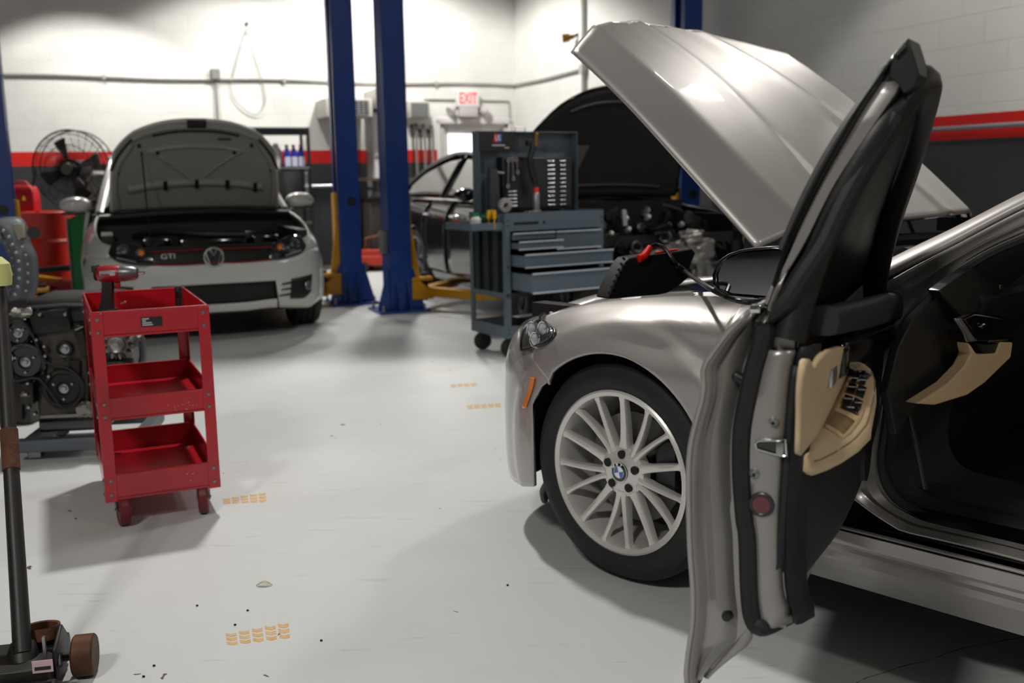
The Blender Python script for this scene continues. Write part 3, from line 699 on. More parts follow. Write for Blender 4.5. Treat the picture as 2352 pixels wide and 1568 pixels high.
# dashboard side + top as loft along the car width
dp = [(-.62, .96), (-.74, .985), (-.86, .95), (-.93, .89), (-.90, .78), (-.82, .66), (-.74, .54), (-.62, .5)]
MB().loft([[V((x, y, z+(0.02 if 3 > j > 0 else 0))) for j, (x, z) in enumerate(dp)] for y in (-.16, -.4, -.9, -1.4, -1.68)]).build('dashboard', LIN, sed, ang=50)
BEI = mat('beige_leather', '#dcc19a', .5, bump=.12, bscale=260, var=.12, scale=6)
BEIP = mat('beige_plastic', '#d9bb90', .5, bump=.05, bscale=200)
def dpoly(name, pts, s0, th, m, par=sed, sm=0, lbl=None):
    P = [ip(a, b, s0+(c[0] if c else 0)) for a, b, *c in pts]; n = len(P)
    mb = MB(); c0 = sum(P, V())/n; Nn = V((-1, .0, 0))
    vs = P+[p-Nn*th for p in P]; mb.add(vs, [tuple(range(n-1, -1, -1)), tuple(range(n, 2*n))]+[(i, (i+1) % n, n+(i+1) % n, n+i) for i in range(n)])
    return mb.build(name, m, par, ang=30, bevel=.004, label=lbl)
dpoly('knee_panel', [(2108, 927), (2150, 930), (2222, 908), (2262, 880), (2322, 822), (2327, 786), (2300, 784), (2290, 812), (2245, 814), (2226, 786), (2232, 812), (2218, 840), (2180, 880)], -.95, .03, BEIP, lbl='beige lower dashboard panel')
dpoly('dash_pocket', [(2250, 790), (2305, 787), (2297, 811), (2262, 813)], -.945, .02, BLK)
dpoly('dash_accent', [(2196, 731), (2209, 730), (2246, 784), (2226, 786), (2218, 765)], -.955, .01, mat('satin_silver', '#b9bcc0', .25, .8), lbl='satin silver dashboard accent')
dpoly('dash_vent_panel', [(2212, 732), (2240, 720), (2330, 735), (2345, 760), (2328, 782), (2248, 783)], -.955, .02, BLKG)
dpoly('vent_knob', [(2262, 742), (2272, 746), (2258, 756), (2250, 750)], -.965, .008, CHROME)
dpoly('dash_side_cover', [(2158, 672), (2188, 705), (2204, 728), (2216, 760), (2226, 800), (2205, 850), (2160, 890), (2105, 930), (2060, 1000), (2040, 900), (2065, 800), (2100, 730)], -.90, .02, mat('dash_side_black', '#161718', .6))
dpoly('instrument_hood', [(2160, 668), (2210, 630), (2300, 585), (2420, 560), (2420, 740), (2330, 735), (2240, 720), (2204, 728)], -.92, .03, mat('dash_top', '#1c2022', .35, coat=.3))
dpoly('instrument_glint', [(2296, 654), (2303, 652), (2304, 664), (2297, 666)], -.935, .004, CHROME)
# steering wheel (right of frame mostly)
sw = MB(); sw.torus((-1.25, -.55, .9), (-1, 0, .35), .185, .016, 40, 10); sw.cyl((-.95, -.55, .8), (-1.25, -.55, .9), .04); sw.build('steering_wheel', BLK, sed)
# driver seat
se = MB(); se.box((-1.75, -.55, .48), (.5, .5, .16), ch=.05); se.box((-2.02, -.55, .82), (.14, .5, .62), rot=(0, -.25, 0), ch=.05); se.build('driver_seat', BEI, sed)
se = MB(); se.box((-1.75, -1.29, .48), (.5, .5, .16), ch=.05); se.box((-2.02, -1.29, .82), (.14, .5, .62), rot=(0, -.25, 0), ch=.05); se.build('passenger_seat', BEI, sed)
# red object on the cabin floor
rp_ = SM.inverted()@G(2335, 1158, .36)
ro = MB(); o_ = SM@rp_
rb = tag(empty('red_connector', loc=o_), 'small red connector lying on the dark floor inside the silver sedan', 'connector')
MB().box((0, 0, .012), (.05, .03, .024), ch=.006).build('connector_body', mat('bright_red_plastic', '#e02015', .4), rb)
MB().box((.035, .015, .012), (.03, .014, .014), ch=.003).box((.035, -.01, .012), (.03, .012, .014), ch=.003).build('plug', mat('bright_red_plastic', '#e02015', .4), rb)
# ------------------------------------------------ hood (raised)
h0 = V((-.335, 0, .985)); HA = radians(42.6); hu = V((cos(HA), 0, sin(HA))); hn = V((-sin(HA), 0, cos(HA)))
def hood(a, t, off=0.):
    "a: 0 hinge .. 1 nose; t lateral 0.16..1.68"
    tt = abs(t-.92)/.75                                   # 0 centre, 1 edge
    Ln = interp([(0, 1.13), (.3, 1.11), (.55, 1.05), (.8, .96), (.93, .90), (1, .865)], tt)
    u = a*Ln - .02*(1-tt*tt)*(1-a)
    w = .018*(1-tt**2.2)*(.55+.45*sin(pi*min(1, a*1.0)))-.10*(1-tt*tt)*a*a-.1*max(0, a-.55)**2+.075
    cr = abs(tt-(.24+.26*(1-a)))                           # long crease each side
    w += .008*max(0, 1-cr/.09)**1.3
    w -= .07*max(0, (tt-.80)/.20)
    return V((h0.x, -t, h0.z+0.0))+hu*u+hn*(w-off)
NA, NT = 44, 66
g = [[hood(i/NA, .17+1.5*j/NT) for j in range(NT+1)] for i in range(NA+1)]
hd_ = MB().sheet(g).build('hood', PAINT, sed, ang=80, solid=.012)
# underside frame
g2 = [[hood(.03+.94*i/20, .21+1.42*j/30, .03) for j in range(31)] for i in range(21)]
MB().sheet(g2).build('hood_inner_panel', mat('hood_liner_black', '#1a1a1b', .8, bump=.2), hd_, ang=80, solid=.01)
for t in (.26, 1.58):
    if t > 1: MB().tube([V((-.2, -t, .86)), hood(.55, t, .03)], .009, 8).build('gas_strut', DSTEEL, hd_)
    MB().box(hood(.04, t, .05)+V((.0, 0, -.02)), (.12, .03, .05)).build('hinge', DSTEEL, hd_)
MB().tube([hood(1, .17+1.5*j/40, .006) for j in range(41)], .006, 8).build('nose_edge', PAINT, hd_)
# ================================================================== open driver door of the silver sedan
HG = W0+HD*-.56-OUT*.03
pe = V((.283, 1.507, 0)); pv = (pe-HG); pv.z = 0; pv.normalize()
yv = V((-pv.y, pv.x, 0))                                     # inner side
DM = Matrix(((pv.x, yv.x, 0, HG.x), (pv.y, yv.y, 0, HG.y), (0, 0, 1, 0), (0, 0, 0, 1)))
DL = SM.inverted()@DM; DI = DM.inverted()
def dp_(px, py, p):                                          # pixel on the door cross plane x=p
    return DI@onplane(px, py, HG+pv*p, pv)
def dq_(px, py, y): 
    return DI@onplane(px, py, HG+yv*y, yv)
ENDP = 1.0
# outer skin profile (y inward, z) at latch end
SK = [(DI@onplane(a, b, HG+pv*ENDP, pv)) for a, b in ((1723, 720), (1700, 743), (1676, 766), (1645, 808), (1620, 846), (1622, 878), (1618, 917), (1604, 966), (1592, 1018), (1587, 1071), (1587, 1176), (1590, 1268), (1597, 1369), (1595, 1437), (1585, 1504), (1581, 1550), (1583, 1572))]
skt = sorted([(p.z, p.y) for p in SK])
def ysk(z): return sinterp(skt, z)
z_lo, z_hi = skt[0][0], skt[-1][0]
# skin sheet (outer side of the door)
dg = []
for p in lsp(0.0, ENDP, 12):
    f = p/ENDP; dg.append([V((p, ysk(z)*1.0+.0+.03*(1-f)*0, z)) for z in lsp(z_lo+.0, z_hi, 40)])
door = MB().sheet(dg).build('driver_door', PAINT, sed, ang=70, solid=.008, off=1)
door.matrix_local = DL
# latch-end panel: lofted across from skin hem to trim
SEAL = [dp_(a, b, ENDP-.01) for a, b in ((1751, 730), (1750, 765), (1742, 801), (1728, 850), (1718, 896), (1707, 950), (1700, 1001), (1699, 1089), (1707, 1197), (1713, 1235), (1718, 1369), (1727, 1428), (1748, 1442))]
seal_t = sorted([(p.z, p.y) for p in SEAL[:-1]])
TRL = [dp_(a, b, ENDP-.02) for a, b in ((1838, 755), (1830, 801), (1818, 880), (1811, 966), (1802, 1071), (1796, 1180), (1796, 1268), (1802, 1369), (1818, 1410))]
tr_t = sorted([(p.z, p.y) for p in TRL])
def yse(z): return sinterp(seal_t, z)
def ytr(z): return sinterp(tr_t, z)
zb1 = SEAL[-2].z
rows_ = []
for z in lsp(z_lo, z_hi, 46):
    a = ysk(z); b = yse(z)-.005; w = b-a
    if z < zb1+.02: b = min(b, a+.02+max(0, (z-z_lo))*.9); w = b-a
    rows_.append([V((ENDP+.0, a, z)), V((ENDP+.003, a+.004, z)), V((ENDP-.001, a+.009, z)), V((ENDP-.012, a+.012+.02*w, z)), V((ENDP-.016, a+.25*w, z)), V((ENDP-.008, a+.42*w, z)), V((ENDP-.018, a+.62*w, z)), V((ENDP-.034, a+.78*w, z)), V((ENDP-.03, b, z))])
MB().sheet(rows_).build('door_end_panel', JAMB, door, ang=60, solid=.006)
rows_ = []
zt_l = TRL[1].z-.003
for z in lsp(zb1-.005, zt_l, 40):
    a = yse(z)+.004; b = ytr(z); k = max(0, .03-(z-zb1))*1.2
    rows_.append([V((ENDP-.03, a, z)), V((ENDP-.012, a+.012, z)), V((ENDP-.01, (a+b)/2, z)), V((ENDP-.012, b-.012-k*.3, z)), V((ENDP-.022, b-.003-k*.3, z)), V((ENDP-.05, b+.002, z))])
MB().sheet(rows_).build('latch_panel', JAMB, door, ang=50, solid=.006)
# bottom closing and inner silver core
cr = []
for p in (0.02, .3, .6, .97):
    zz = zb1+.02
    cr.append([V((p, ysk(z_lo+.03)+.004, z_lo+.005)), V((p, ysk(z_lo)+.03, z_lo+.02)), V((p, yse(zz)-.0, zz-.03)), V((p, ytr(zz)-.01, zz-.03)), V((p, ytr(zz)-.01, z_hi-.03)), V((p, ysk(z_hi)+.02, z_hi-.02))])
MB().loft(cr, closed=True).build('door_core', JAMB, door, ang=40)
MB().tube([V((ENDP-.01, ysk(z_lo)+.006, z_lo-.004)), V((.5, ysk(z_lo)+.006, z_lo-.004)), V((.02, ysk(z_lo)+.006, z_lo-.004))], .007, 8).build('bottom_seal', RUB, door)
# main weather seal strip: runs up the end, along the frame, down the front
sd = [V((ENDP-.02, p.y+.002, p.z)) for p in SEAL[::-1]]
UPP = [dp_(a, b, q_) for a, b, q_ in ((1790, 690, .985), (1825, 635, .98), (1875, 560, .97), (1912, 480, .96), (1950, 410, .95), (1995, 335, .94), (2040, 265, .93))]
path = [V((ENDP-.07, SEAL[-1].y+.03, SEAL[-1].z+.002))]+sd+[p+V((0, .01, 0)) for p in UPP]
MB().tube(path, [(.013, .019)]*0 or .0165, 10, sm=4).build('weather_seal', RUB, door)
# front/bottom continuation of the seal on the inner face
# window frame: closed loop profile (p, z) with y lean
FO = [(1727, 745), (1751, 713), (1778, 640), (1805, 555), (1845, 468), (1887, 387), (1928, 316), (1968, 246), (2010, 185), (2050, 127), (2086, 88)]
FP = [dp_(a, b, ENDP-.0-.06*i/10) for i, (a, b) in enumerate(FO)]
ft = [(p.z, p.y) for p in FP]
def yfr(z): return sinterp(sorted(ft), z)
def ribbon(rows, name, m, th=.006, ang=40): return MB().sheet(rows).build(name, m, door, ang=ang, solid=th)
# rear upright of frame: black outer edge, silver strip, black inner channel
def pz(z): return ENDP-.06*max(0, (z-FP[0].z))/(FP[-1].z-FP[0].z)
zs = lsp(FP[0].z+.005, FP[-1].z-.012, 26)
ribbon([[V((pz(z)+.002, yfr(z)-.0, z)), V((pz(z)+.004, yfr(z)+.006, z)), V((pz(z)-.004, yfr(z)+.012, z))] for z in zs], 'frame_outer_trim', BLKG)
zs2 = [z for z in zs if z < dp_(2050, 180, .95).z]
SR = [dp_(a, b, .98) for a, b in ((1769, 712), (1779, 678), (1846, 560), (1917, 417), (2063, 193))]
srt = sorted([(p.z, p.y) for p in SR])
ribbon([[V((pz(z)-.003, yfr(z)+.011, z)), V((pz(z)+.001, (yfr(z)+sinterp(srt, z))/2, z)), V((pz(z)-.002, sinterp(srt, z), z)), V((pz(z)-.03, sinterp(srt, z)+.004, z))] for z in zs2], 'frame_silver_strip', JAMB)
# black inner frame: thick loft rear upright -> top arc -> front pillar down to the mirror corner
IN = [dp_(a, b, q_) for a, b, q_ in ((1810, 780, .97), (1830, 700, .96), (1862, 600, .95), (1905, 500, .945), (1960, 395, .94), (2020, 300, .93), (2075, 225, .90), (2100, 190, .87))]
TOPB = [dp_(a, b, q_) for a, b, q_ in ((2122, 192, .80), (2122, 222, .68), (2112, 270, .56), (2098, 330, .44), (2078, 400, .33), (2055, 470, .23), (2033, 545, .14), (2016, 620, .07), (2008, 690, .03))]
NF = IN+TOPB
# offset so the visible silhouette edge is met by the tube radius
MB().tube(NF, [(.026, .034)]*0 or [.026]*len(smooth(NF, 3)), 12, sm=3).build('window_frame', BLK, door)
MB().tube([p+V((.0, -.03, .012)) for p in NF[2:]], .02, 10, sm=3).build('frame_channel', RUB, door)
# tip piece: chrome cap and black corner
tp = [dp_(a, b, .95) for a, b in ((2050, 127), (2086, 86), (2096, 118), (2106, 150), (2112, 172), (2100, 200), (2075, 215), (2063, 193), (2040, 175))]
nn = len(tp); mb = MB(); mb.add(tp+[p+V((-.08, .01, .0)) for p in tp], [tuple(range(nn)), tuple(range(2*nn-1, nn-1, -1))]+[(i, nn+i, nn+(i+1) % nn, (i+1) % nn) for i in range(nn)])
mb.build('frame_corner', BLK, door, bevel=.002)
tc_ = [dp_(a, b, .957) for a, b in ((2055, 123), (2080, 98), (2082, 106), (2060, 128), (2056, 126))]; mb = MB(); nn = len(tc_)
mb.add(tc_+[p+V((-.01, 0, 0)) for p in tc_], [tuple(range(nn)), tuple(range(2*nn-1, nn-1, -1))]+[(i, nn+i, nn+(i+1) % nn, (i+1) % nn) for i in range(nn)]); mb.build('frame_cap', CHROME, door)
# window glass between the frames (raised, tinted)
yg = lambda z: yfr(z)+.055
gr = []
for p in lsp(.05, .93, 16):
    zt__ = interp([(.05, .97), (.14, 1.05), (.25, 1.12), (.4, 1.19), (.6, 1.26), (.8, 1.30), (.93, 1.29)], p)
    gr.append([V((p, yg(z), z)) for z in lsp(.93, zt__, 8)])
MB().sheet(gr).build('door_window', mat('tinted_glass', '#0b0d0d', .35, spec=.08), door, ang=80, solid=.004)
# belt-line: black roll and glossy band on the inner side, trim panel
def yin(z, p):                                               # inner face of the trim
    e = sinterp([(.45, .135), (.52, .150), (.6, .158), (.75, .165), (.85, .17), (.9, .175), (.95, .18)], z)
    return e+interp([(0, .028), (.5, .02), (.9, .004), (.98, -.008)], p)-.0
botz = [(.0, .58), (.1, .52), (.2, .46), (.33, .432), (.54, .44), (.7, .462), (.85, .487), (.95, .505), (.985, .53)]
g = []
for p in lsp(.0, .985, 26):
    zl = sinterp(botz, p); r = [V((p, .10, zl-.0)), V((p, .12, zl-.005))]
    for z in lsp(zl, .9, 20):
        k = max(0, 1-(z-zl)/.06); kk = max(0, (p-.93)/.055); kf = max(0, 1-p/.06)
        r.append(V((p, yin(z, p)-.03*k*k-.02*kk*kk-.03*kf*kf, z)))
    g.append(r)
TRIM = mat('door_trim_black', '#1b1d20', .55, bump=.08, bscale=220)
MB().sheet(g).build('door_trim', TRIM, door, ang=60, solid=.01)
# trim edge lip visible along the latch side (black, ribbed)
g = []
for z in lsp(.49, .93, 24):
    b = ytr(z); g.append([V((.95, b-.001, z)), V((.975, b+.001, z)), V((.982, b+.008, z)), V((.975, b+.016, z)), V((.965, b+.02, z)), V((.94, b+.03, z))])
MB().sheet(g).build('trim_edge_seal', RUB, door, ang=60, solid=.004)
ip_ = [(p, z) for p, z in ((.02, .885), (.02, .93), (.1, .945), (.9, .985), (.96, .985))]
bl = MB(); rg = []
for p in lsp(.0, .93, 14):
    y = yin(.9, p); zc = .872+.098*p; hh_ = .034-.012*p; rg.append([V((p, y+(1 if cos(a_) > 0 else -1)*abs(cos(a_))**.6*.024, zc+(1 if sin(a_) > 0 else -1)*abs(sin(a_))**.6*hh_)) for a_ in [2*pi*k/14 for k in range(14)]])
bl.loft(rg); bl.build('belt_roll', mat('soft_black_trim', '#202225', .6, bump=.08, bscale=220), door, ang=60)
rg = []
for p in lsp(.0, .8, 14):
    y = yin(.85, p)+.006; zc = .812+.09*p; rg.append([V((p, y, zc+.03)), V((p, y+.01, zc+.012)), V((p, y+.008, zc-.03)), V((p, y, zc-.036))])
MB().sheet(rg).build('gloss_inlay', BLKG, door, ang=60, solid=.006)
MB().box((.86, yin(.86, .86)+.006, .865), (.05, .01, .03), ch=.004).build('lock_button_bezel', mat('satin_silver', '#b9bcc0', .25, .8), door)
# beige upper insert and armrest, traced on the trim's own surface
def dtrim(px, py, o=.008):
    y = .17
    for k in range(10):
        p = dq_(px, py, y); y += .7*(yin(p.z, min(.98, max(0, p.x)))+o-y)
    return V((p.x, y, p.z))
TA = [(1838, 1040), (1840, 960), (1841, 896), (1849, 832), (1862, 826), (1869, 848), (1880, 828), (1897, 810), (1932, 797), (1975, 803), (1991, 828)]
TB = [(1840, 1046), (1858, 1024), (1876, 1002), (1892, 978), (1908, 950), (1922, 920), (1934, 892), (1946, 865), (1960, 848), (1975, 840), (1990, 836)]
ruled([dtrim(*p) for p in TA], [dtrim(*p, .006) for p in TB], None, 40, 12, 3).build('door_insert', BEI, door, ang=60, solid=.008, label='beige leather door insert')
ARM = [(.95, (1850, 1046), (1860, 1058), (1866, 1080)), (.92, (1854, 1036), (1874, 1060), (1878, 1088)), (.85, (1864, 1018), (1893, 1052), (1900, 1080)), (.75, (1880, 995), (1926, 1034), (1935, 1062)), (.65, (1896, 966), (1962, 1009), (1972, 1037)),
       (.55, (1911, 938), (1990, 975), (2000, 1008)), (.47, (1924, 910), (2001, 938), (2003, 975)), (.40, (1934, 885), (2009, 903), (2006, 945)), (.34, (1945, 862), (2009, 873), (2005, 920)), (.29, (1956, 846), (2000, 848), (1999, 890)), (.26, (1968, 838), (1986, 838), (1985, 862))]
rg = []; AI = []; AO = []
OLDP = [a[0] for a in ARM]
ps_ = sorted([min(.955, dtrim(*a[1], .004).x) for a in ARM], reverse=True)
ARM = [(max(.2, p), *a[1:]) for p, a in zip(ps_, ARM)]
for k in range(1, len(ARM)):
    if ARM[k][0] > ARM[k-1][0]-.012: ARM[k] = (ARM[k-1][0]-.012, *ARM[k][1:])
for p, a, b, c in ARM:
    A_ = dp_(*a, p); B_ = dp_(*b, p); C_ = dp_(*c, p); AI.append(A_); AO.append(B_); yb_ = yin(C_.z, p)-.006
    rg.append([V((p, yin(A_.z, p)-.012, A_.z-.006)), A_, A_.lerp(B_, .5)+V((0, 0, .003)), B_.lerp(A_, .08)+V((0, 0, .002)), B_, B_.lerp(C_, .5)+V((0, .004, 0)), C_, C_.lerp(V((p, yb_, C_.z)), .4)+V((0, 0, -.004)), V((p, yb_, C_.z-.002))])
am = MB().loft(rg).build('armrest', BEI, door, ang=70, label='beige leather armrest')
def at_arm(p, f, up_=.004):
    p = min(OLDP[0], max(OLDP[-1], p))
    for k in range(len(ARM)-1):
        if OLDP[k+1] <= p <= OLDP[k]:
            t = (OLDP[k]-p)/(OLDP[k]-OLDP[k+1]); a = AI[k].lerp(AI[k+1], t); b = AO[k].lerp(AO[k+1], t); q = a.lerp(b, f); return V((q.x, q.y, q.z+up_+.003*(1-abs(2*f-1))))
# stitching line + recess + switch plate
MB().tube([at_arm(p, 1.0, .0) for p in lsp(.93, .3, 16)], .0013, 6).build('stitching', mat('thread', '#8f7a5c', .7), door)
plate = MB().sheet([[at_arm(p, f, .004) for f in lsp(.1, .86, 7)] for p in lsp(.70, .3, 16)]).build('switch_plate', BEIP, door, ang=60, solid=.003)
rc = MB().sheet([[at_arm(p, f, .0055) for f in lsp(.14, .76, 3)] for p in lsp(.68, .58, 5)]).build('grab_recess', mat('beige_recess', '#9c8059', .6), plate, solid=.002)
def btn(p, f, dpp, df, name='window_switch'):
    a = at_arm(p, f, .006); b = at_arm(p-dpp, f, .006); c_ = at_arm(p, f+df, .006)
    X = (b-a); Y = (c_-a); N_ = X.cross(Y).normalized(); N_ = N_ if N_.z > 0 else -N_
    mb = MB(); mb.add([a, a+X, a+X+Y, a+Y, a+N_*.004, a+X+N_*.006, a+X+Y+N_*.006, a+Y+N_*.004], [(0, 1, 2, 3), (4, 7, 6, 5), (0, 4, 5, 1), (1, 5, 6, 2), (2, 6, 7, 3), (3, 7, 4, 0)])
    s = mb.build(name, BLKG, door, bevel=.0006); m_ = a+X*.5+Y*.5+N_*.006
    MB().box(m_, (.004, .012, .0015)).build('switch_mark', mat('silver_mark', '#c9ccd0', .3, .5), s)
for p in (.525, .455):
    for f in (.22, .50): btn(p, f, .042, .24)
btn(.548, .24, .016, .48, 'lock_switch')
cc = at_arm(.345, .5, .006); MB().lathe([(0, .005), (.014, .004), (.018, .001), (.018, -.003), (0, -.003)], cc, (0, 0, 1), 24).build('mirror_control', BLKG, door)
for a_ in range(4):
    MB().box(cc+V((.009*cos(a_*pi/2), .009*sin(a_*pi/2), .0055)), (.003, .003, .001)).build('arrow_mark', mat('silver_mark', '#c9ccd0', .3, .5), door)
for f in (.26, .52): btn(.395, f, .016, .17, 'mirror_switch')
# chrome inner pull, speaker hole
MB().tube([V((p, yin(.77, p)+.012, .775+.02*(.6-p))) for p in lsp(.6, .42, 5)], .006, 8).build('inner_handle', STEEL, door)
sp_ = MB(); sp_.cyl(V((.28, yin(.6, .28)-.012, .60)), V((.28, yin(.6, .28)+.006, .60)), .075, n=28); sp_.build('speaker_grille', BLK, door)
# latch, screws, reflector, bumper stop, hole
def latchpt(px, py, d=0.): 
    v = dp_(px, py, ENDP-.010+d); return v
P4 = [latchpt(a, b, .001) for a, b in ((1736, 1018), (1742, 1011), (1795, 1010), (1805, 1008), (1807, 1046), (1798, 1046), (1740, 1030))]
nn = len(P4); mb = MB(); mb.add(P4+[p+V((-.02, 0, 0)) for p in P4], [tuple(range(nn)), tuple(range(2*nn-1, nn-1, -1))]+[(i, nn+i, nn+(i+1) % nn, (i+1) % nn) for i in range(nn)]); lt = mb.build('door_latch', BLKG, door)
MB().tube([p+V((.002, 0, 0)) for p in P4], .0018, 8, closed=True).build('latch_rim', CHROME, lt)
MB().box(latchpt(1792, 1030, .003), (.006, .012, .022), ch=.002).build('latch_claw', STEEL, lt)
for a, b in ((1777, 970), (1733, 1088)):
    MB().lathe([(0, .006), (.004, .006), (.0075, .002), (.0085, 0), (.0085, -.003), (0, -.003)], latchpt(a, b), (1, 0, 0), 20).build('screw', mat('zinc_screw', '#b9bdc0', .3, .8), door)
    MB().cyl(latchpt(a, b)+V((.006, 0, 0)), latchpt(a, b)+V((.0068, 0, 0)), .0035, n=6).build('screw_socket', BLK, door)
c_ = latchpt(1750, 1158); 
rf = MB().lathe([(0, .004), (.014, .004), (.0145, 0), (.0145, -.004), (0, -.004)], c_, (1, 0, 0), 30).build('door_reflector', mat('dark_red_reflector', '#5e1020', .25, coat=1, bump=.3, bscale=500), door, label='round dark red door reflector')
MB().torus(c_+V((.001, 0, 0)), (1, 0, 0), .0165, .0035, 30, 10).build('reflector_rim', mat('grey_ring', '#3e4042', .3, .5), rf)
s1 = dp_(1693, 865, ENDP-.022); s2 = dp_(1716, 876, ENDP-.022)
MB().cyl(s1, s2, .0095, n=16).sphere(s1, .0095).sphere(s2, .0095).build('slot_plug', BLK, door)
s1 = dp_(1672, 1411, ENDP-.02); MB().lathe([(0, .012), (.008, .01), (.009, 0), (.006, -.004), (0, -.004)], s1, (1, 0, 0), 18).build('rubber_stop', BLK, door)
s1 = dp_(1737, 708, ENDP+.0); MB().box(s1, (.02, .016, .012), ch=.003).build('belt_clip', CHROME, door)
# door mirror
mc = dp_(1752, 622, .17); mir = None
sec = []
def mring(x, s, dy=0):
    pts = [(-.105, -.045), (-.11, -.01), (-.095, .03), (-.05, .052), (.03, .06), (.09, .058), (.1, .0), (.095, -.052), (.02, -.062), (-.07, -.058)]
    return [mc+V((x, a_*s+dy, b_*s)) for a_, b_ in pts]
mir = MB().loft([[p.lerp(mc, .3) for p in mring(.03, .9)], mring(.038, .88), mring(.044, .92), mring(.044, 1.0), mring(.03, 1.03), mring(-.03, 1.0), mring(-.075, .8, .01), mring(-.1, .4, .02)]).build('door_mirror', BLKG, door, ang=60); mir.modifiers.new('s', 'SUBSURF').render_levels = 1
gm2 = MB().loft([[p.lerp(mc+V((.024, 0, 0)), .0) for p in mring(.03, .86)], mring(.046, .84)]); gm2.build('mirror_glass', mat('mirror', '#c9cfd2', .02, 1.), mir)
MB().box(mc+V((-.03, .11, -.045)), (.06, .08, .03), ch=.01).build('mirror_arm', BLK, mir)
MB().lathe([(0, 0), (.006, 0), (.006, .004), (0, .005)], dp_(1679, 610, .19), (0, -1, .2), 14).build('mirror_sensor', CHROME, mir)
# hinge arms between body and door
for z in (.5, .78): MB().box((-.02, .05, z), (.08, .05, .03)).build('door_hinge', JAMB, door)
# ================================================================== red three-shelf cart
def frame3(o, x, z=0):
    x = V((x.x, x.y, 0)).normalized(); y = V((-x.y, x.x, 0)); return Matrix(((x.x, y.x, 0, o.x), (x.y, y.y, 0, o.y), (0, 0, 1, z), (0, 0, 0, 1)))
fl_ = G(208, 718, .76); fr_ = G(479, 700, .76); rr_ = G(430, 665, .76); rl_ = G(181, 673, .76)
xd = (fr_-fl_); xd.z = 0; CW = .378; CD = .66; xu_ = xd.normalized(); RC = V((fl_.x, fl_.y, 0))+xu_*CW/2+V((-xu_.y, xu_.x, 0))*CD/2
CMX = frame3(RC, xd)
cart = tag(empty('service_cart', M=CMX), 'red three-shelf steel service cart standing on the open floor', 'cart')
def hexstud(mb, c, ax, r=.007): mb.lathe([(0, .004), (r*.7, .0035), (r, .001), (r, -.001), (0, -.001)], c, ax, 10)
sh = []
for zb, zt, nm in ((.672, .758, 'top_tray'), (.385, .462, 'middle_shelf'), (.105, .195, 'bottom_shelf')):
    mb = MB(); w, d = CW/2, CD/2
    base = zb+.006
    mb.b2((-w, -d, base), (w, d, base+.004))
    for a, b in (((-w, -d-.0, zb), (w, -d+.002, zt)), ((-w, d-.002, zb), (w, d, zt)), ((-w, -d, zb), (-w+.002, d, zt)), ((w-.002, -d, zb), (w, d, zt))): mb.b2(a, b)
    for y in (-d+.002, d-.002): mb.tube([(-w, y, zt), (w, y, zt)], .0035, 8)
    for x in (-w+.002, w-.002): mb.tube([(x, -d, zt), (x, d, zt)], .0035, 8)
    o = mb.build(nm, RED, cart); sh.append(o)
for sx in (-1, 1):
    for sy in (-1, 1):
        mb = MB(); w, d = CW/2, CD/2; x = sx*w; y = sy*d
        # angle-iron post with lightly slotted faces
        mb.b2((x-sx*.036, y+sy*.001, .10), (x+sx*.003, y+sy*.0035, .756)); mb.b2((x+sx*.001, y-sy*.036, .10), (x+sx*.0035, y+sy*.0035, .756))
        po = mb.build('post', RED, cart, bevel=.001)
        for z in (.735, .69, .445, .40, .175, .125):
            st = MB(); hexstud(st, (x-sx*.018, y+sy*.0045, z), (0, sy, 0)); st.build('bolt', mat('zinc_bolt', '#8b8b8d', .35, .8), po)
            if sx < 0: st = MB(); hexstud(st, (x+sx*.0045, y-sy*.018, z), (sx, 0, 0)); st.build('bolt', mat('zinc_bolt', '#8b8b8d', .35, .8), po)
lb = MB(); lb.box((.0, -CD/2-.0035, .716), (.068, .002, .032), ch=.0008); lbo = lb.build('label_plate', mat('black_label', '#1f1d1e', .5), cart)
lm = mat('label_print', '#b9b4b4', .6)
for k, (w_, z) in enumerate(((.022, .727), (.012, .720), (.030, .713), (.034, .706))):
    MB().box((-.030+w_/2, -CD/2-.005, z), (w_, .0008, .004)).build('label_line', lm, lbo)
def caster(parent, x, y, rot, fixed=False, r=.06):
    m = Matrix.Translation((x, y, 0))@Matrix.Rotation(rot, 4, 'Z')
    br = MB(); br.box((0, 0, .103), (.07, .06, .004)); br.cyl((0, 0, .09), (0, 0, .103), .02); o_ = -.02
    for s in (-1, 1): br.prism([(-.02, .092), (.02, .092), (o_+.014, .052), (o_-.014, .052)], .003, o=(0, s*.022-.0015, 0), X=(1, 0, 0), Y=(0, 0, 1), Z=(0, 1, 0))
    br.cyl((o_, -.027, r), (o_, .027, r), .005, n=10); br.xf(m); b = br.build('caster_bracket', STEEL, parent)
    wl = MB(); wl.lathe([(.012, -.017), (r-.018, -.015), (r-.014, -.0175), (r-.004, -.0175), (r, -.012), (r, .012), (r-.004, .0175), (r-.014, .0175), (r-.018, .015), (.012, .017), (.012, -.017)], (o_, 0, r), (0, 1, 0), 36); wl.xf(m)
    wl.build('caster_wheel', mat('maroon_wheel', '#6a1420', .4, var=.3, scale=12), b); return b
caster(cart, -CW/2+.05, -CD/2+.06, radians(95)); caster(cart, CW/2-.05, -CD/2+.06, radians(80)); caster(cart, -CW/2+.05, CD/2-.06, radians(150)); caster(cart, CW/2-.05, CD/2-.06, radians(100))
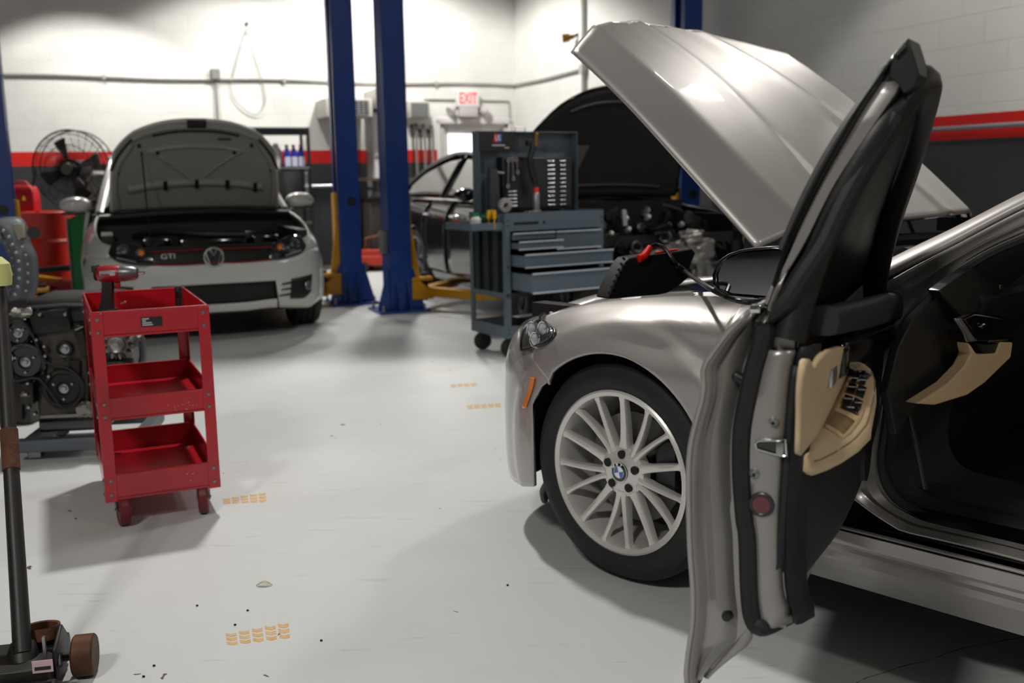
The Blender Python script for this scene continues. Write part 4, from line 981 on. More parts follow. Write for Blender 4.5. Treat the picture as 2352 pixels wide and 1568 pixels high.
# scuffs: pale scratches on shelf edges
sc_ = MB(); random.seed(3)
for i in range(16):
    x = random.uniform(.03, .13); z = random.uniform(.395, .425); sc_.box((x, -CD/2-.003, z), (.003, .001, .002))
for x, z in ((.08, .165), (.10, .163), (.09, .14)): sc_.box((x, -CD/2-.003, z), (.004, .001, .004))
o = sc_.build('paint_chips', mat('bare_chip', '#c49ba0', .6), sh[1]); o['kind'] = 'stuff'
# push handle lip on left
# ---- impact wrench on the cart
iw = tag(empty('impact_wrench', M=Matrix.Translation(V((RC.x, RC.y, 0)))), 'red and black cordless impact wrench standing on the red cart', 'power tool')
gp_ = G(262, 716, .70)
top_ = onplane(268, 628, V((gp_.x, gp_.y, 0)), V((0, 1, 0)))
TW = Matrix.Translation((gp_.x+.0, gp_.y, .686)); iw.matrix_world = TW
hz_ = top_.z-.686
body = MB(); body.lathe([(0, -.055), (.020, -.052), (.030, -.04), (.033, -.01), (.033, .03), (.028, .045), (0, .045)], (.0, 0, hz_), (1, 0, 0), 28).build('motor_housing', mat('tool_red', '#8e1420', .35, coat=.4), iw)
MB().lathe([(.030, .03), (.031, .05), (.027, .085), (.020, .098), (0, .098)], (0, 0, hz_), (1, 0, 0), 28).build('gear_case', mat('tool_grey', '#6e6f72', .35, .7), iw)
MB().box((.11, 0, hz_), (.03, .0127, .0127), ch=.002).build('square_drive', CHROME, iw)
MB().lathe([(0, -.003), (.024, -.002), (.026, .004)], (-.053, 0, hz_), (-1, 0, 0), 24).build('rear_cap', BLK, iw)
MB().box((-.055, .0, hz_+.02), (.02, .05, .03), ch=.008).build('rear_vent', BLK, iw)
h = MB(); h.loft([[V((x+dx, y, z)) for dx, y in ((-.02*k, -.014), (.018*k, -.014), (.024*k, 0), (.018*k, .014), (-.02*k, .014), (-.026*k, 0))] for x, z, k in ((-.012, hz_-.02, 1.0), (-.014, hz_-.05, .95), (-.02, hz_-.1, 1.0), (-.026, hz_-.13, 1.25), (-.026, .008, 1.55), (-.026, 0, 1.5))]); h.build('grip', mat('tool_rubber', '#1c1d20', .6, bump=.1, bscale=150), iw, ang=60)
MB().box((-.022, 0, .014), (.066, .05, .028), ch=.006).build('battery', BLK, iw)
MB().box((.022, 0, hz_-.045), (.02, .014, .026), ch=.005).build('trigger', mat('tool_red2', '#8f1722', .4), iw)
MB().cyl((.028, 0, .045), (.045, 0, .05), .0025).sphere((.045, 0, .05), .004).build('belt_hook', STEEL, iw)
np_ = MB().box((-.002, -.0335, hz_+.004), (.058, .002, .018), ch=.002).build('name_plate', mat('silver_plate', '#c9ccd2', .25, .6), iw)
MB().box((-.01, -.035, hz_-.001), (.034, .001, .006)).build('plate_marking', mat('tool_red2', '#8f1722', .4), np_)
iw.rotation_euler = (0, 0, .05)
# ---- flashlight
fp = onplane(413, 700, V((RC.x, RC.y+.12, 0)), V((0, 1, 0)))
fg = G(413, 722, .684); fg = CMX@V((.115, .03, .683))
fg = G(413, 712, .70); L_ = tag(empty('work_light', loc=(fg.x, fg.y, .684)), 'black handheld work light standing upright in the right of the red cart tray', 'flashlight')
MB().lathe([(0, 0), (.014, 0), (.015, .004), (.015, .07), (.0135, .075), (.0135, .1), (.011, .108), (0, .108)], n=20).build('light_body', BLK, L_)
MB().box((.0, -.015, .07), (.012, .004, .04), ch=.001).build('light_strip', BLKG, L_); MB().box((.012, -.006, .035), (.004, .006, .05)).build('pocket_clip', mat('tool_red2', '#8f1722', .4), L_)
# ================================================================== grey tool cart with open chest
pL = G(1168, 828, 0); 
# front-left post line x~1168..1195, right post 1925 z1-> px 1378
A_ = G(1157, 484, .93); 
ZT = .948
fa = G(1160, 490, ZT); fb = G(1386, 481, ZT); 
xg = (fb-fa); GW = xg.length
GM = frame3(fa, xg)                                    # origin front-left top corner projected down; x right, y away
gc = tag(empty('tool_cart', M=GM), 'dark grey rolling tool cart with open drawers and raised lid', 'tool cart')
GD = .46
yb = lambda: GD
mb = MB()
for x in (0.018, GW-.018):
    for y in (.0, GD):
        p = MB(); p.b2((x-.018, y-.0, .13), (x+.018, y+.003, ZT)); p.b2((x-(.018 if x < .1 else -.015), y-(.0 if y == 0 else .036), .13), (x-(.015 if x < .1 else -.018), y+(.036 if y == 0 else .003), ZT))
        po = p.build('post', GREY, gc, bevel=.001)
        if y == 0:
            for z in (.90, .865, .60, .40, .19, .16): MB().cyl((x, y-.003, z), (x, y-.0005, z), .006, n=8).build('bolt', BLK, po)
mb.b2((.036, -.002, .83), (GW-.036, .002, ZT)); mb.b2((0, 0, .83), (GW, GD, .835)); mb.b2((.0, GD-.002, .83), (GW, GD, ZT)); mb.b2((0, .03, .83), (.002, GD, ZT)); mb.b2((GW-.002, .03, .83), (GW, GD, ZT)); mb.build('top_tray', GREY, gc, bevel=.001)
MB().b2((.065, -.005, .872), (.255, -.003, .888)).build('name_strip', BLK, gc); MB().cyl((.3, -.006, .88), (.3, -.0, .88), .009, n=16).build('lock', BLK, gc)
cb = MB(); cb.b2((.036, .02, .42), (.04, GD-.02, .83)); cb.b2((GW-.04, .02, .42), (GW-.036, GD-.02, .83)); cb.b2((.036, GD-.03, .42), (GW-.036, GD-.02, .83)); cb.b2((.036, 0, .40), (GW-.036, GD, .425)); cb.b2((.0, 0, .40), (GW, .004, .43)); cb.build('cabinet_body', mat('cabinet_dark', '#262b2f', .5), gc)
cs_ = MB(); cs_.b2((0, 0, .13), (GW, GD, .135)); cs_.b2((0, -.003, .13), (GW, 0, .21)); cs_.b2((0, GD, .13), (GW, GD+.003, .21)); cs_.b2((-.003, 0, .13), (0, GD, .21)); cs_.b2((GW, 0, .13), (GW+.003, GD, .21)); cs_.build('bottom_shelf', GREY, gc, bevel=.001)
for a_, b_ in (((-.003, 0, .395), (0, GD, .43)), ((GW, 0, .395), (GW+.003, GD, .43)), ((-.002, 0, .83), (0.0, GD, ZT))): MB().b2(a_, b_).build('side_rail', GREY, gc)
# vertical slats on the side (left) : ribbed panel
for k in range(3): MB().b2((-.001, .1+k*.12, .43), (.004, .16+k*.12, .83)).build('side_panel_rib', mat('cabinet_dark', '#262b2f', .5), gc)
HND = mat('drawer_pull', '#c9d0da', .3, .6)
def drawer(x0, x1, z0, z1, out, n='drawer'):
    m = MB(); m.b2((x0, -out-.012, z0), (x1, -out, z1)); m.b2((x0+.008, -out, z0+.006), (x0+.011, -out+.38, z1-.012)); m.b2((x1-.011, -out, z0+.006), (x1-.008, -out+.38, z1-.012)); m.b2((x0+.008, -out, z0+.006), (x1-.008, -out+.38, z0+.009))
    d = m.build(n, GREY, gc, bevel=.001)
    for z in ((z1-.004, z0+.004) if z1-z0 > .05 else (z1-.004,)):
        MB().tube([(x0, -out-.017, z), (x1, -out-.017, z)], .0055, 8).build('drawer_pull', HND, d)
mid_ = GW*.475
drawer(.045, mid_-.005, .775, .818, .01); drawer(mid_+.005, GW-.045, .695, .818, .012)
drawer(.045, mid_+.012, .712, .768, .08); drawer(.045, GW-.045, .60, .69, .15); drawer(.045, GW-.045, .445, .575, .23)
# side tray on the left
tr = MB(); tr.b2((-.24, .02, .845), (-.0, GD-.1, .85)); tr.b2((-.24, .02, .845), (-.237, GD-.1, .89)); tr.b2((-.24, .017, .845), (0, .02, .89)); tr.b2((-.24, GD-.1, .845), (0, GD-.097, .89)); tr.build('side_tray', GREY, gc, bevel=.001)
# chest lid: box standing open at the back of the tray
lz0, lz1 = .935, 1.44
lx0, lx1 = -.0, GW*.78
pl_ = onplane(1084, 302, GM@V((0, GD*.75, 0)), V((GM[0][1], GM[1][1], 0))); lx0 = (GM.inverted()@pl_).x; lz1 = pl_.z
pr_ = onplane(1309, 305, GM@V((0, GD*.75, 0)), V((GM[0][1], GM[1][1], 0))); lx1 = (GM.inverted()@pr_).x
y0 = GD*.75
ld = MB(); ld.b2((lx0, y0, lz0), (lx1, y0+.003, lz1)); 
for a, b in (((lx0, y0-.09, lz0), (lx0+.004, y0, lz1)), ((lx1-.004, y0-.09, lz0), (lx1, y0, lz1)), ((lx0, y0-.09, lz1-.004), (lx1, y0, lz1)), ((lx0, y0-.3, lz0-.1), (lx1, y0, lz0+.0))): ld.b2(a, b)
lid = ld.build('chest_lid', GREY, gc, bevel=.002)
lw = lx1-lx0; lh = lz1-lz0
MB().b2((lx0+.002, y0-.096, lz1-lh*.235), (lx0+lw*.34, y0-.091, lz1-.002)).build('brand_panel', mat('black_label', '#1f1d1e', .5), lid)
X_ = lx0+lw*.17; Z_ = lz1-lh*.085
MB().prism([(-.03, -.028), (.002, -.028), (.01, .028), (-.022, .028)], .002, o=(X_, y0-.096, Z_), X=(1, 0, 0), Y=(0, 0, 1), Z=(0, -1, 0)).build('logo_red', mat('logo_red', '#c3202c', .4), lid)
MB().prism([(.002, -.028), (.03, -.028), (.038, .028), (.01, .028)], .002, o=(X_, y0-.096, Z_), X=(1, 0, 0), Y=(0, 0, 1), Z=(0, -1, 0)).build('logo_blue', mat('logo_blue', '#1d4da8', .4), lid)
R3 = Matrix(((1, 0, 0, X_+.004), (0, 0, -1, y0-.099), (0, 1, 0, Z_), (0, 0, 0, 1)))
text_mesh('US', .052, 'logo_letters', mat('logo_white', '#dfe3ea', .5), lid, R3, .001, sx=.75)
R3 = Matrix(((1, 0, 0, X_+.01), (0, 0, -1, y0-.097), (0, 1, 0, Z_-.046), (0, 0, 0, 1)))
MB().box((X_+.01, y0-.0965, Z_-.046), (.1, .001, .008)).build('wordmark', mat('label_print', '#b9b4b4', .6), lid)
MB().box((X_+.075, y0-.0965, Z_-.062), (.035, .001, .007)).build('wordmark', mat('label_print', '#b9b4b4', .6), lid)
hx = lx0+lw*.46
MB().tube([(hx-.04, y0-.02, lz1), (hx-.04, y0-.02, lz1+.03), (hx+.04, y0-.02, lz1+.03), (hx+.04, y0-.02, lz1)], .004, 8).build('lid_handle', STEEL, lid)
# tool case insert with sockets
ti = MB(); cx0, cx1 = lx0+lw*.2, lx1-lw*.08; cz0, cz1 = lz0+.02, lz1-lh*.31
ti.b2((cx0, y0-.12, cz0), (cx1, y0-.03, cz1)); case = tag(ti.build('socket_case', BLK, None, bevel=.012), 'open black socket case propped inside the raised lid of the grey tool cart', 'tool case'); case.matrix_world = GM
MB().b2((cx0+.02, y0-.124, cz0+.02), (cx1-.02, y0-.119, cz1-.02)).build('foam_insert', mat('foam_grey', '#222426', .8), case)
random.seed(8)
SOCK = mat('socket_steel', '#b4b6bd', .2, .95)
def loose(n, lbl, cat, grp, mb, m): 
    o = tag(mb.build(n, m), lbl, cat, grp); o.matrix_world = GM; return o
n_s = 11; proto = None
for i in range(n_s):
    z = cz1-.03-i*(cz1-cz0-.06)/(n_s-1)
    for c_, (xa_, ln_) in enumerate(((cx0+(cx1-cx0)*.62, .055), (cx0+(cx1-cx0)*.8, .045))):
        if proto is None:
            mb = MB(); mb.lathe([(0, 0), (.005, 0), (.005, .03), (.0075, .033), (.0075, 1*.055), (.004, .055), (.004, .05), (0, .05)], (0, 0, 0), (1, 0, 0), 12)
            proto = mb.build('socket', SOCK); o = proto
        else: o = proto.copy(); C.objects.link(o)
        tag(o, 'small chrome socket lying in a row in the open black tool case', 'socket', 'sockets in the open black case')
        o.matrix_world = GM@Matrix.Translation((xa_, y0-.128, z))@Matrix.Diagonal((ln_/.055, 1, .9+.2*random.random(), 1))
for i in range(5):
    o = proto.copy(); C.objects.link(o); tag(o, 'small chrome socket lying in a row in the open black tool case', 'socket', 'sockets in the open black case')
    o.matrix_world = GM@Matrix.Translation((cx0+.035, y0-.128, cz0+.03+i*.024))@Matrix.Diagonal((1.2, 1, 1, 1))
def wrench(x, z0, z1, lbl, tilt=0, jaw=True):
    mb = MB(); L = z1-z0; mb.b2((-.006, -.003, .02), (.006, .003, L-.02)); mb.torus((0, 0, .012), (0, 1, 0), .011, .005, 16, 8)
    mb.lathe([(0, -.004), (.018, -.004), (.018, .004), (0, .004)], (0, 0, L-.012), (0, 1, 0), 8); o = tag(mb.build('wrench', SOCK, bevel=.001), lbl, 'wrench'); o.matrix_world = GM@Matrix.Translation((x, y0-.135, z0))@Matrix.Rotation(tilt, 4, 'Y'); return o
wrench(cx0+.03, cz0+.15, cz1-.01, 'long chrome combination wrench hanging at the left of the black tool case', .05)
wrench(cx0+.075, cz0+.2, cz1-.005, 'short chrome wrench second from the left in the black tool case', -.05); wrench(cx0+.11, cz0+.24, cz1-.005, 'small chrome wrench third from the left in the black tool case', -.1)
# can + bottles + clutter on top
def onlid(px, z, y): return (GM.inverted()@onplane(px, 480, GM@V((0, y, 0)), V((GM[0][1], GM[1][1], 0)))).x
x = onlid(1226, 0, .15); sc1 = tag(empty('spray_can', M=GM@Matrix.Translation((x, .12, .935))), 'silver spray can with red top standing before the open tool case', 'spray can')
MB().lathe([(0, 0), (.022, 0), (.023, .01), (.023, .13), (.018, .14), (.01, .145), (0, .145)], n=20).build('can', mat('can_silver', '#a9a6a9', .35, .6, var=.8, scale=30), sc1); MB().lathe([(.019, .14), (.019, .165), (.016, .17), (0, .17)], n=18).build('cap', mat('bright_red_plastic', '#e02015', .4), sc1)
# air gun / hose bundle hanging from top of lid
hb = tag(empty('air_blow_gun', M=GM@Matrix.Translation((hx+.01, y0-.16, lz1-.06))), 'black air tool with a brass end hanging over the top of the raised lid', 'air tool')
MB().tube([(0, 0, 0), (-.01, -.01, -.06), (-.03, -.01, -.12), (-.02, -.01, -.2), (.01, -.01, -.28)], .02, 10, sm=4).build('hose', BLK, hb); MB().cyl((.02, -.01, .03), (.015, -.015, -.04), .014).sphere((.02, -.01, .035), .018).build('fitting', mat('old_brass', '#8c6a35', .4, .7), hb); MB().box((-.04, -.01, -.02), (.04, .03, .04), ch=.008).build('trigger_body', BLK, hb)
# ratchet T handle at left
tb = tag(empty('long_t_handle', M=GM@Matrix.Translation((lx0+.11, y0-.15, .955))), 'chrome t-handle tool leaning against the left side of the open lid', 'hand tool')
MB().tube([(0, 0, 0), (-.005, 0, .25)], .006, 8).build('shaft', SOCK, tb); MB().tube([(-.05, 0, .26), (.04, 0, .25)], .008, 10).build('handle', SOCK, tb)
bh = tag(empty('plastic_sleeve', M=GM@Matrix.Translation((lx0+.05, y0-.17, .935))), 'dark upright plastic sleeve at the left end of the open lid', 'sleeve')
MB().lathe([(0, 0), (.045, 0), (.042, .22), (.03, .3), (0, .3)], n=20).build('sleeve_body', mat('dark_sleeve', '#2c3136', .5), bh)
def item_on_tray(px, y, z, build, label, cat, name):
    x = onlid(px, z, y); e = tag(empty(name, M=GM@Matrix.Translation((x, y, z))), label, cat); build(e); return e
def green_cap_bottle(e):
    MB().lathe([(0, 0), (.035, 0), (.037, .01), (.037, .06), (.025, .075), (.02, .08), (0, .08)], n=20).build('bottle_body', mat('white_plastic', '#dedede', .45), e); MB().lathe([(.022, .08), (.022, .1), (0, .1)], n=16).build('bottle_cap', mat('green_cap', '#138a4a', .4), e)
item_on_tray(1092, .1, .852, green_cap_bottle, 'white bottle with a green cap on the side tray of the grey cart', 'bottle', 'plastic_bottle')
def mini_box(e): MB().box((0, 0, .035), (.09, .08, .07), ch=.008).build('carton', mat('teal_dark', '#15252b', .5), e); MB().box((.0, 0, .075), (.05, .04, .01), ch=.003).build('lid', mat('green_cap', '#138a4a', .4), e)
item_on_tray(1108, .17, .852, mini_box, 'small dark box with a green top on the side tray of the grey cart', 'box', 'small_box')
def screwd(e): 
    MB().lathe([(0, 0), (.004, 0), (.004, .06), (.012, .065), (.014, .1), (.01, .12), (0, .12)], n=14).build('handle', mat('yellow_handle', '#d9a70d', .35), e)
for i, (px, y, h_) in enumerate(((1122, .05, .92), (1129, .12, .94), (1135, .02, .87))):
    e = item_on_tray(px, y, .85, screwd, ['yellow-handled screwdriver standing left of the tool case, nearest the bottle', 'yellow-handled screwdriver, the tallest beside the tool case', 'yellow-handled screwdriver standing lowest on the side tray'][i], 'screwdriver', 'screwdriver')
def tape(e): MB().lathe([(.02, 0), (.045, 0), (.045, .03), (.02, .03), (.02, 0)], (0, 0, .045), (0, 1, .2), 24).build('roll', mat('grey_tape', '#a8a5a2', .5), e)
item_on_tray(1163, .06, .95, tape, 'grey roll of tape on the front left of the grey cart top', 'tape roll', 'tape_roll')
def ratchet(e): MB().tube([(0, 0, .012), (.12, 0, .014)], .007, 8).build('shaft', SOCK, e); MB().lathe([(0, 0), (.018, 0), (.018, .02), (0, .02)], (0, 0, .0), n=16).build('head', SOCK, e)
item_on_tray(1208, .05, .937, ratchet, 'chrome ratchet lying on the front edge of the grey cart top', 'ratchet', 'ratchet')
# red tray & box on the lower shelf
def redtray(e): MB().box((0, 0, .02), (.18, .14, .04), ch=.006).build('tray_body', mat('bright_red_plastic', '#e02015', .4), e); MB().box((.03, -.04, .045), (.08, .05, .015), ch=.003).build('packet', mat('teal_dark2', '#3a5f70', .5), e)
e = tag(empty('parts_tray', M=GM@Matrix.Translation((.12, .14, .137))), 'red plastic tray on the bottom shelf of the grey tool cart', 'tray'); redtray(e)
e = tag(empty('tool_case', M=GM@Matrix.Translation((.42, .2, .137))), 'long blue-black tool case on the bottom shelf of the grey cart', 'tool case'); MB().box((0, 0, .045), (.36, .26, .09), ch=.012).build('case_body', mat('navy_plastic', '#14162b', .4), e); MB().box((0, -.132, .05), (.36, .006, .012)).build('case_band', mat('blue_band', '#2a3e9a', .4), e)
for i, (x, y) in enumerate(((.06, .05), (GW-.06, .05), (.06, GD-.06), (GW-.06, GD-.06))):
    br = MB(); br.box((x, y, .122), (.07, .06, .006)); br.b2((x-.03, y-.022, .05), (x+.02, y-.019, .12)); br.b2((x-.03, y+.019, .05), (x+.02, y+.022, .12)); b = br.build('caster_bracket', BLK, gc)
    MB().lathe([(.01, -.016), (.05, -.014), (.06, -.012), (.062, 0), (.06, .012), (.05, .014), (.01, .016), (.01, -.016)], (x-.01, y, .062), (.8 if i % 2 else .3, 1, 0), 28).build('caster_wheel', RUB, b)
# ================================================================== generic car shell
class Shell:
    def __init__(s, plan_pts, ins, drop, M, wz=.31, AR=.34, flare=.012, zmin=.12, zmax=.95):
        s.P = smooth([V((a, b, 0)) for a, b in plan_pts], 6); s.U = [0.]
        for a, b in zip(s.P, s.P[1:]): s.U.append(s.U[-1]+(b-a).length)
        s.UC = s.U[-1]; s.ins = ins; s.drop = drop; s.M = M; s.wz = wz; s.AR = AR; s.flare = flare
        s.pts = []
        R = M.to_3x3()
        for i in range(260):
            u = 2*s.UC*i/259
            p, n = s.plan(u)
            for j in range(60):
                z = zmin+(zmax-zmin)*j/59; X = M@s.surf(u, z); D = X-CAM
                if (R@n).dot(D) < 0: continue
                dp = D.dot(FW); a = D.dot(RT)/dp*FPX; b = -D.dot(UP)/dp*FPX
                s.pts.append((1176+a*cos(ROLL)-b*sin(ROLL), 784+a*sin(ROLL)+b*cos(ROLL), u, z))
    def plan(s, u):
        mir = u > s.UC
        if mir: u = 2*s.UC-u
        u = max(0, u); k = 0
        while k < len(s.U)-2 and s.U[k+1] < u: k += 1
        t = (u-s.U[k])/(s.U[k+1]-s.U[k]); p = s.P[k].lerp(s.P[k+1], min(1, t)); d = s.P[min(k+2, len(s.P)-1)]-s.P[max(0, k-1)]
        n = V((d.y, -d.x, 0)).normalized()                # inward (left side): towards -y
        if mir: p = V((p.x, -p.y, 0)); n = V((n.x, -n.y, 0))
        return p, n
    def surf(s, u, z, off=0.):
        p, n = s.plan(u); zz = z+interp(s.drop, p.x); i = sinterp(s.ins, zz)
        r = hypot(p.x, z-s.wz)
        if r < s.AR+.1: i -= s.flare*min(1, (s.AR+.1-r)/.04)
        q = p+n*(i-off); return V((q.x, q.y, z))
    def uz(s, px, py):
        c = sorted(s.pts, key=lambda t: (t[0]-px)**2+(t[1]-py)**2)[:4]; w = [1/(1+(t[0]-px)**2+(t[1]-py)**2) for t in c]; q = sum(w)
        return V((sum(a*t[2] for a, t in zip(w, c))/q, sum(a*t[3] for a, t in zip(w, c))/q, 0))
    def tab(s, pts): return sorted([(p.x, p.y) for p in (s.uz(*q) for q in pts)])
    def mir(s, u): return min(u, 2*s.UC-u)
    def ux(s, x):                                        # u on the left side for a given x
        return min(range(len(s.P)), key=lambda k: abs(s.P[k].x-x)+(0 if s.P[k].y > .0 else 9)) and s.U[min(range(len(s.P)), key=lambda k: abs(s.P[k].x-x))]
def strip(sh, u0, u1, zl, zu, n=30, m=10, off=0.): return colpatch(lsp(u0, u1, n), zl, zu, m, off, sh.surf)
HDG = DR                                                     # both lifts stand square to the room
RZ = atan2(HDG.y, HDG.x)
# ================================================================== white hatchback
VM = Matrix.Translation((-2.45, 7.95, 0))@Matrix.Rotation(RZ, 4, 'Z'); VI = VM.inverted()
vw = tag(empty('white_hatchback', M=VM), 'white hatchback facing us between the left lift posts, hood propped open', 'car')
WHT = mat('white_car_paint', '#c2c2be', .3, 0, coat=.8)
S = Shell([(-3.3, .86), (-2, .885), (-.6, .885), (-.3, .888), (0, .888), (.3, .875), (.46, .835), (.58, .77), (.67, .66), (.735, .50), (.775, .28), (.785, 0)],
          [(.1, .05), (.2, .02), (.3, 0), (.5, 0), (.56, .008), (.64, .02), (.70, .045), (.76, .085), (.82, .13), (.88, .2), (.95, .3)], [(-.6, -.12), (0, -.08), (.4, -.02), (.8, .0)], VM, .316, .33)
UC_ = S.UC
topE = S.tab([(492, 605), (560, 603), (620, 598), (655, 594), (688, 583), (700, 572)]); opT = S.tab([(492, 652), (560, 649), (636, 644)]); opB = S.tab([(492, 699), (560, 695), (622, 688)]); botE = S.tab([(492, 717), (560, 713), (624, 707), (690, 707), (711, 704), (727, 692)])
uo = S.uz(634, 665).x                                       # outer end of the lower opening
def Z(tab): return lambda u: sinterp(tab, S.mir(u))
ue = S.uz(700, 572).x
uf = UC_-1.12                                                # bumper rear edge near the arch
us_all = lsp(uf, 2*UC_-uf, 90)
xw = lambda u: S.plan(S.mir(u))[0].x
def zbot(u):
    x = xw(u); z = sinterp(botE, S.mir(u))
    if x < .33: z = max(z, S.wz+sqrt(max(0, S.AR**2-x*x)) if x < S.AR else z)
    return z
def ztop(u): return sinterp(topE, S.mir(u)) if S.mir(u) > ue else topE[0][1]
colpatch(us_all, lambda u: max(zbot(u), Z(opT)(u) if uo < S.mir(u) else zbot(u)), ztop, 12, 0, S.surf).build('front_bumper', WHT, vw, ang=60, solid=.02)
colpatch(lsp(uo, 2*UC_-uo, 50), zbot, Z(opB), 5, .004, S.surf).build('bumper_lip', WHT, vw, ang=60, solid=.02)
colpatch(lsp(uo-.01, 2*UC_-uo+.01, 40), lambda u: Z(opB)(u)-.01, lambda u: Z(opT)(u)+.01, 6, -.03, S.surf).build('lower_grille', mat('black_mesh', '#0b0b0c', .6, bump=.6, bscale=160), vw, ang=60, solid=.01)
def spatch(A, B, off, n=16, m=6, mirror=False, sh=S):
    a = [sh.uz(*p) for p in A]; b = [sh.uz(*p) for p in B]
    f = (lambda p: sh.surf(2*sh.UC-p.x, p.y, off)) if mirror else (lambda p: sh.surf(p.x, p.y, off))
    return ruled(a, b, f, n, m)
for mr in (False, True):
    spatch([(669, 640), (692, 634), (716, 630)], [(666, 686), (696, 684), (714, 670)], .003, mirror=mr).build('fog_light_pocket', BLK, vw, ang=60, solid=.01)
    for k in range(3):
        y = 652+k*13
        spatch([(646+k*-1, y-1), (668, y-6)], [(646-k, y+2), (668, y-1)], .006, 6, 2, mirror=mr).build('fin_slot', BLK, vw, solid=.006)
    f = S.uz(706, 655); c = S.surf(2*UC_-f.x if mr else f.x, f.y, .006); nn = (S.surf(2*UC_-f.x if mr else f.x, f.y, .05)-c).normalized()
    MB().lathe([(0, .0), (.03, 0), (.035, .008), (.03, .012), (0, .012)], c, nn, 20).build('fog_lamp', mat('lamp_glass', '#7c8085', .12, .5, coat=1), vw)
    HU = [(618, 566), (641, 549), (668, 539), (688, 541)]; HL = [(617, 597), (655, 593), (688, 582), (702, 565)]
    h = spatch(HU, HL, .008, 20, 8, mirror=mr).build('headlight', mat('headlight_smoked', '#15161a', .12, .2, coat=1), vw, ang=60, solid=.02)
    for (px, py, r, m_) in ((643, 567, .036, ORANGE), (672, 560, .045, mat('headlight_chrome', '#8d9096', .15, .9))):
        f = S.uz(px, py); u = 2*UC_-f.x if mr else f.x; c = S.surf(u, f.y, .012); nn = (S.surf(u, f.y, .06)-c).normalized()
        MB().lathe([(0, .0), (r*.6, .002), (r, .012), (r*1.05, .014), (r*1.05, 0), (0, -.004)], c, nn, 24).build('lamp_bowl', mat('bowl_grey', '#55585c', .2, .8), h)
        MB().lathe([(0, .014), (r*.45, .012), (r*.6, .004)], c, nn, 20).build('lamp_bulb', m_, h)
    f0 = S.uz(652, 586); f1 = S.uz(688, 574); MB().tube([S.surf(2*UC_-p.x if mr else p.x, p.y, .016) for p in (f0, f0.lerp(f1, .5), f1)], .004, 6).build('light_strip', CHROME, h)
gu = S.uz(619, 580).x
GT = S.tab([(492, 570), (560, 568), (619, 565)])
colpatch(lsp(gu-.02, 2*UC_-gu+.02, 40), Z(topE), Z(GT), 6, -.004, S.surf).build('grille', BLK, vw, ang=60, solid=.015)
for k, zo in enumerate((-.006, .0)):
    MB().tube([S.surf(u, (Z(GT)(u)-.006 if k == 0 else Z(topE)(u)+.008), .006) for u in lsp(gu-.02, 2*UC_-gu+.02, 30)], .0035, 6).build('red_trim_line', mat('red_trim', '#a01018', .35), vw)
for k in range(6):
    zf = (k+1)/7
    MB().tube([S.surf(u, Z(topE)(u)*(1-zf)+Z(GT)(u)*zf, .002) for u in lsp(gu, 2*UC_-gu, 24)], .003, 5).build('grille_slat', BLKG, vw)
# emblem: ring with V over W
ec = S.surf(UC_, S.uz(492, 590).y, .02); eR = 21/FPX*7.3
MB().torus(ec, (1, 0, 0), eR, .007, 36, 10).build('emblem_ring', CHROME, vw)
MB().cyl(ec+V((-.02, 0, 0)), ec+V((-.008, 0, 0)), eR, n=32).build('emblem_back', BLK, vw)
def zig(pts, nm): MB().tube([ec+V((.004, a*eR, b*eR)) for a, b in pts], .0055, 8).build(nm, CHROME, vw)
zig([(-.36, .86), (0, .16), (.36, .86)], 'emblem_v'); zig([(-.8, .5), (-.42, -.82), (0, .0), (.42, -.82), (.8, .5)], 'emblem_w')
R3 = Matrix(((0, 0, 1, 0), (1, 0, 0, 0), (0, 1, 0, 0), (0, 0, 0, 1)))
pg = S.uz(384, 589); pg = S.surf(pg.x, pg.y, .012)
text_mesh('GTI', .05, 'badge', CHROME, vw, Matrix.Translation(pg)@R3, .004, sx=1.3)
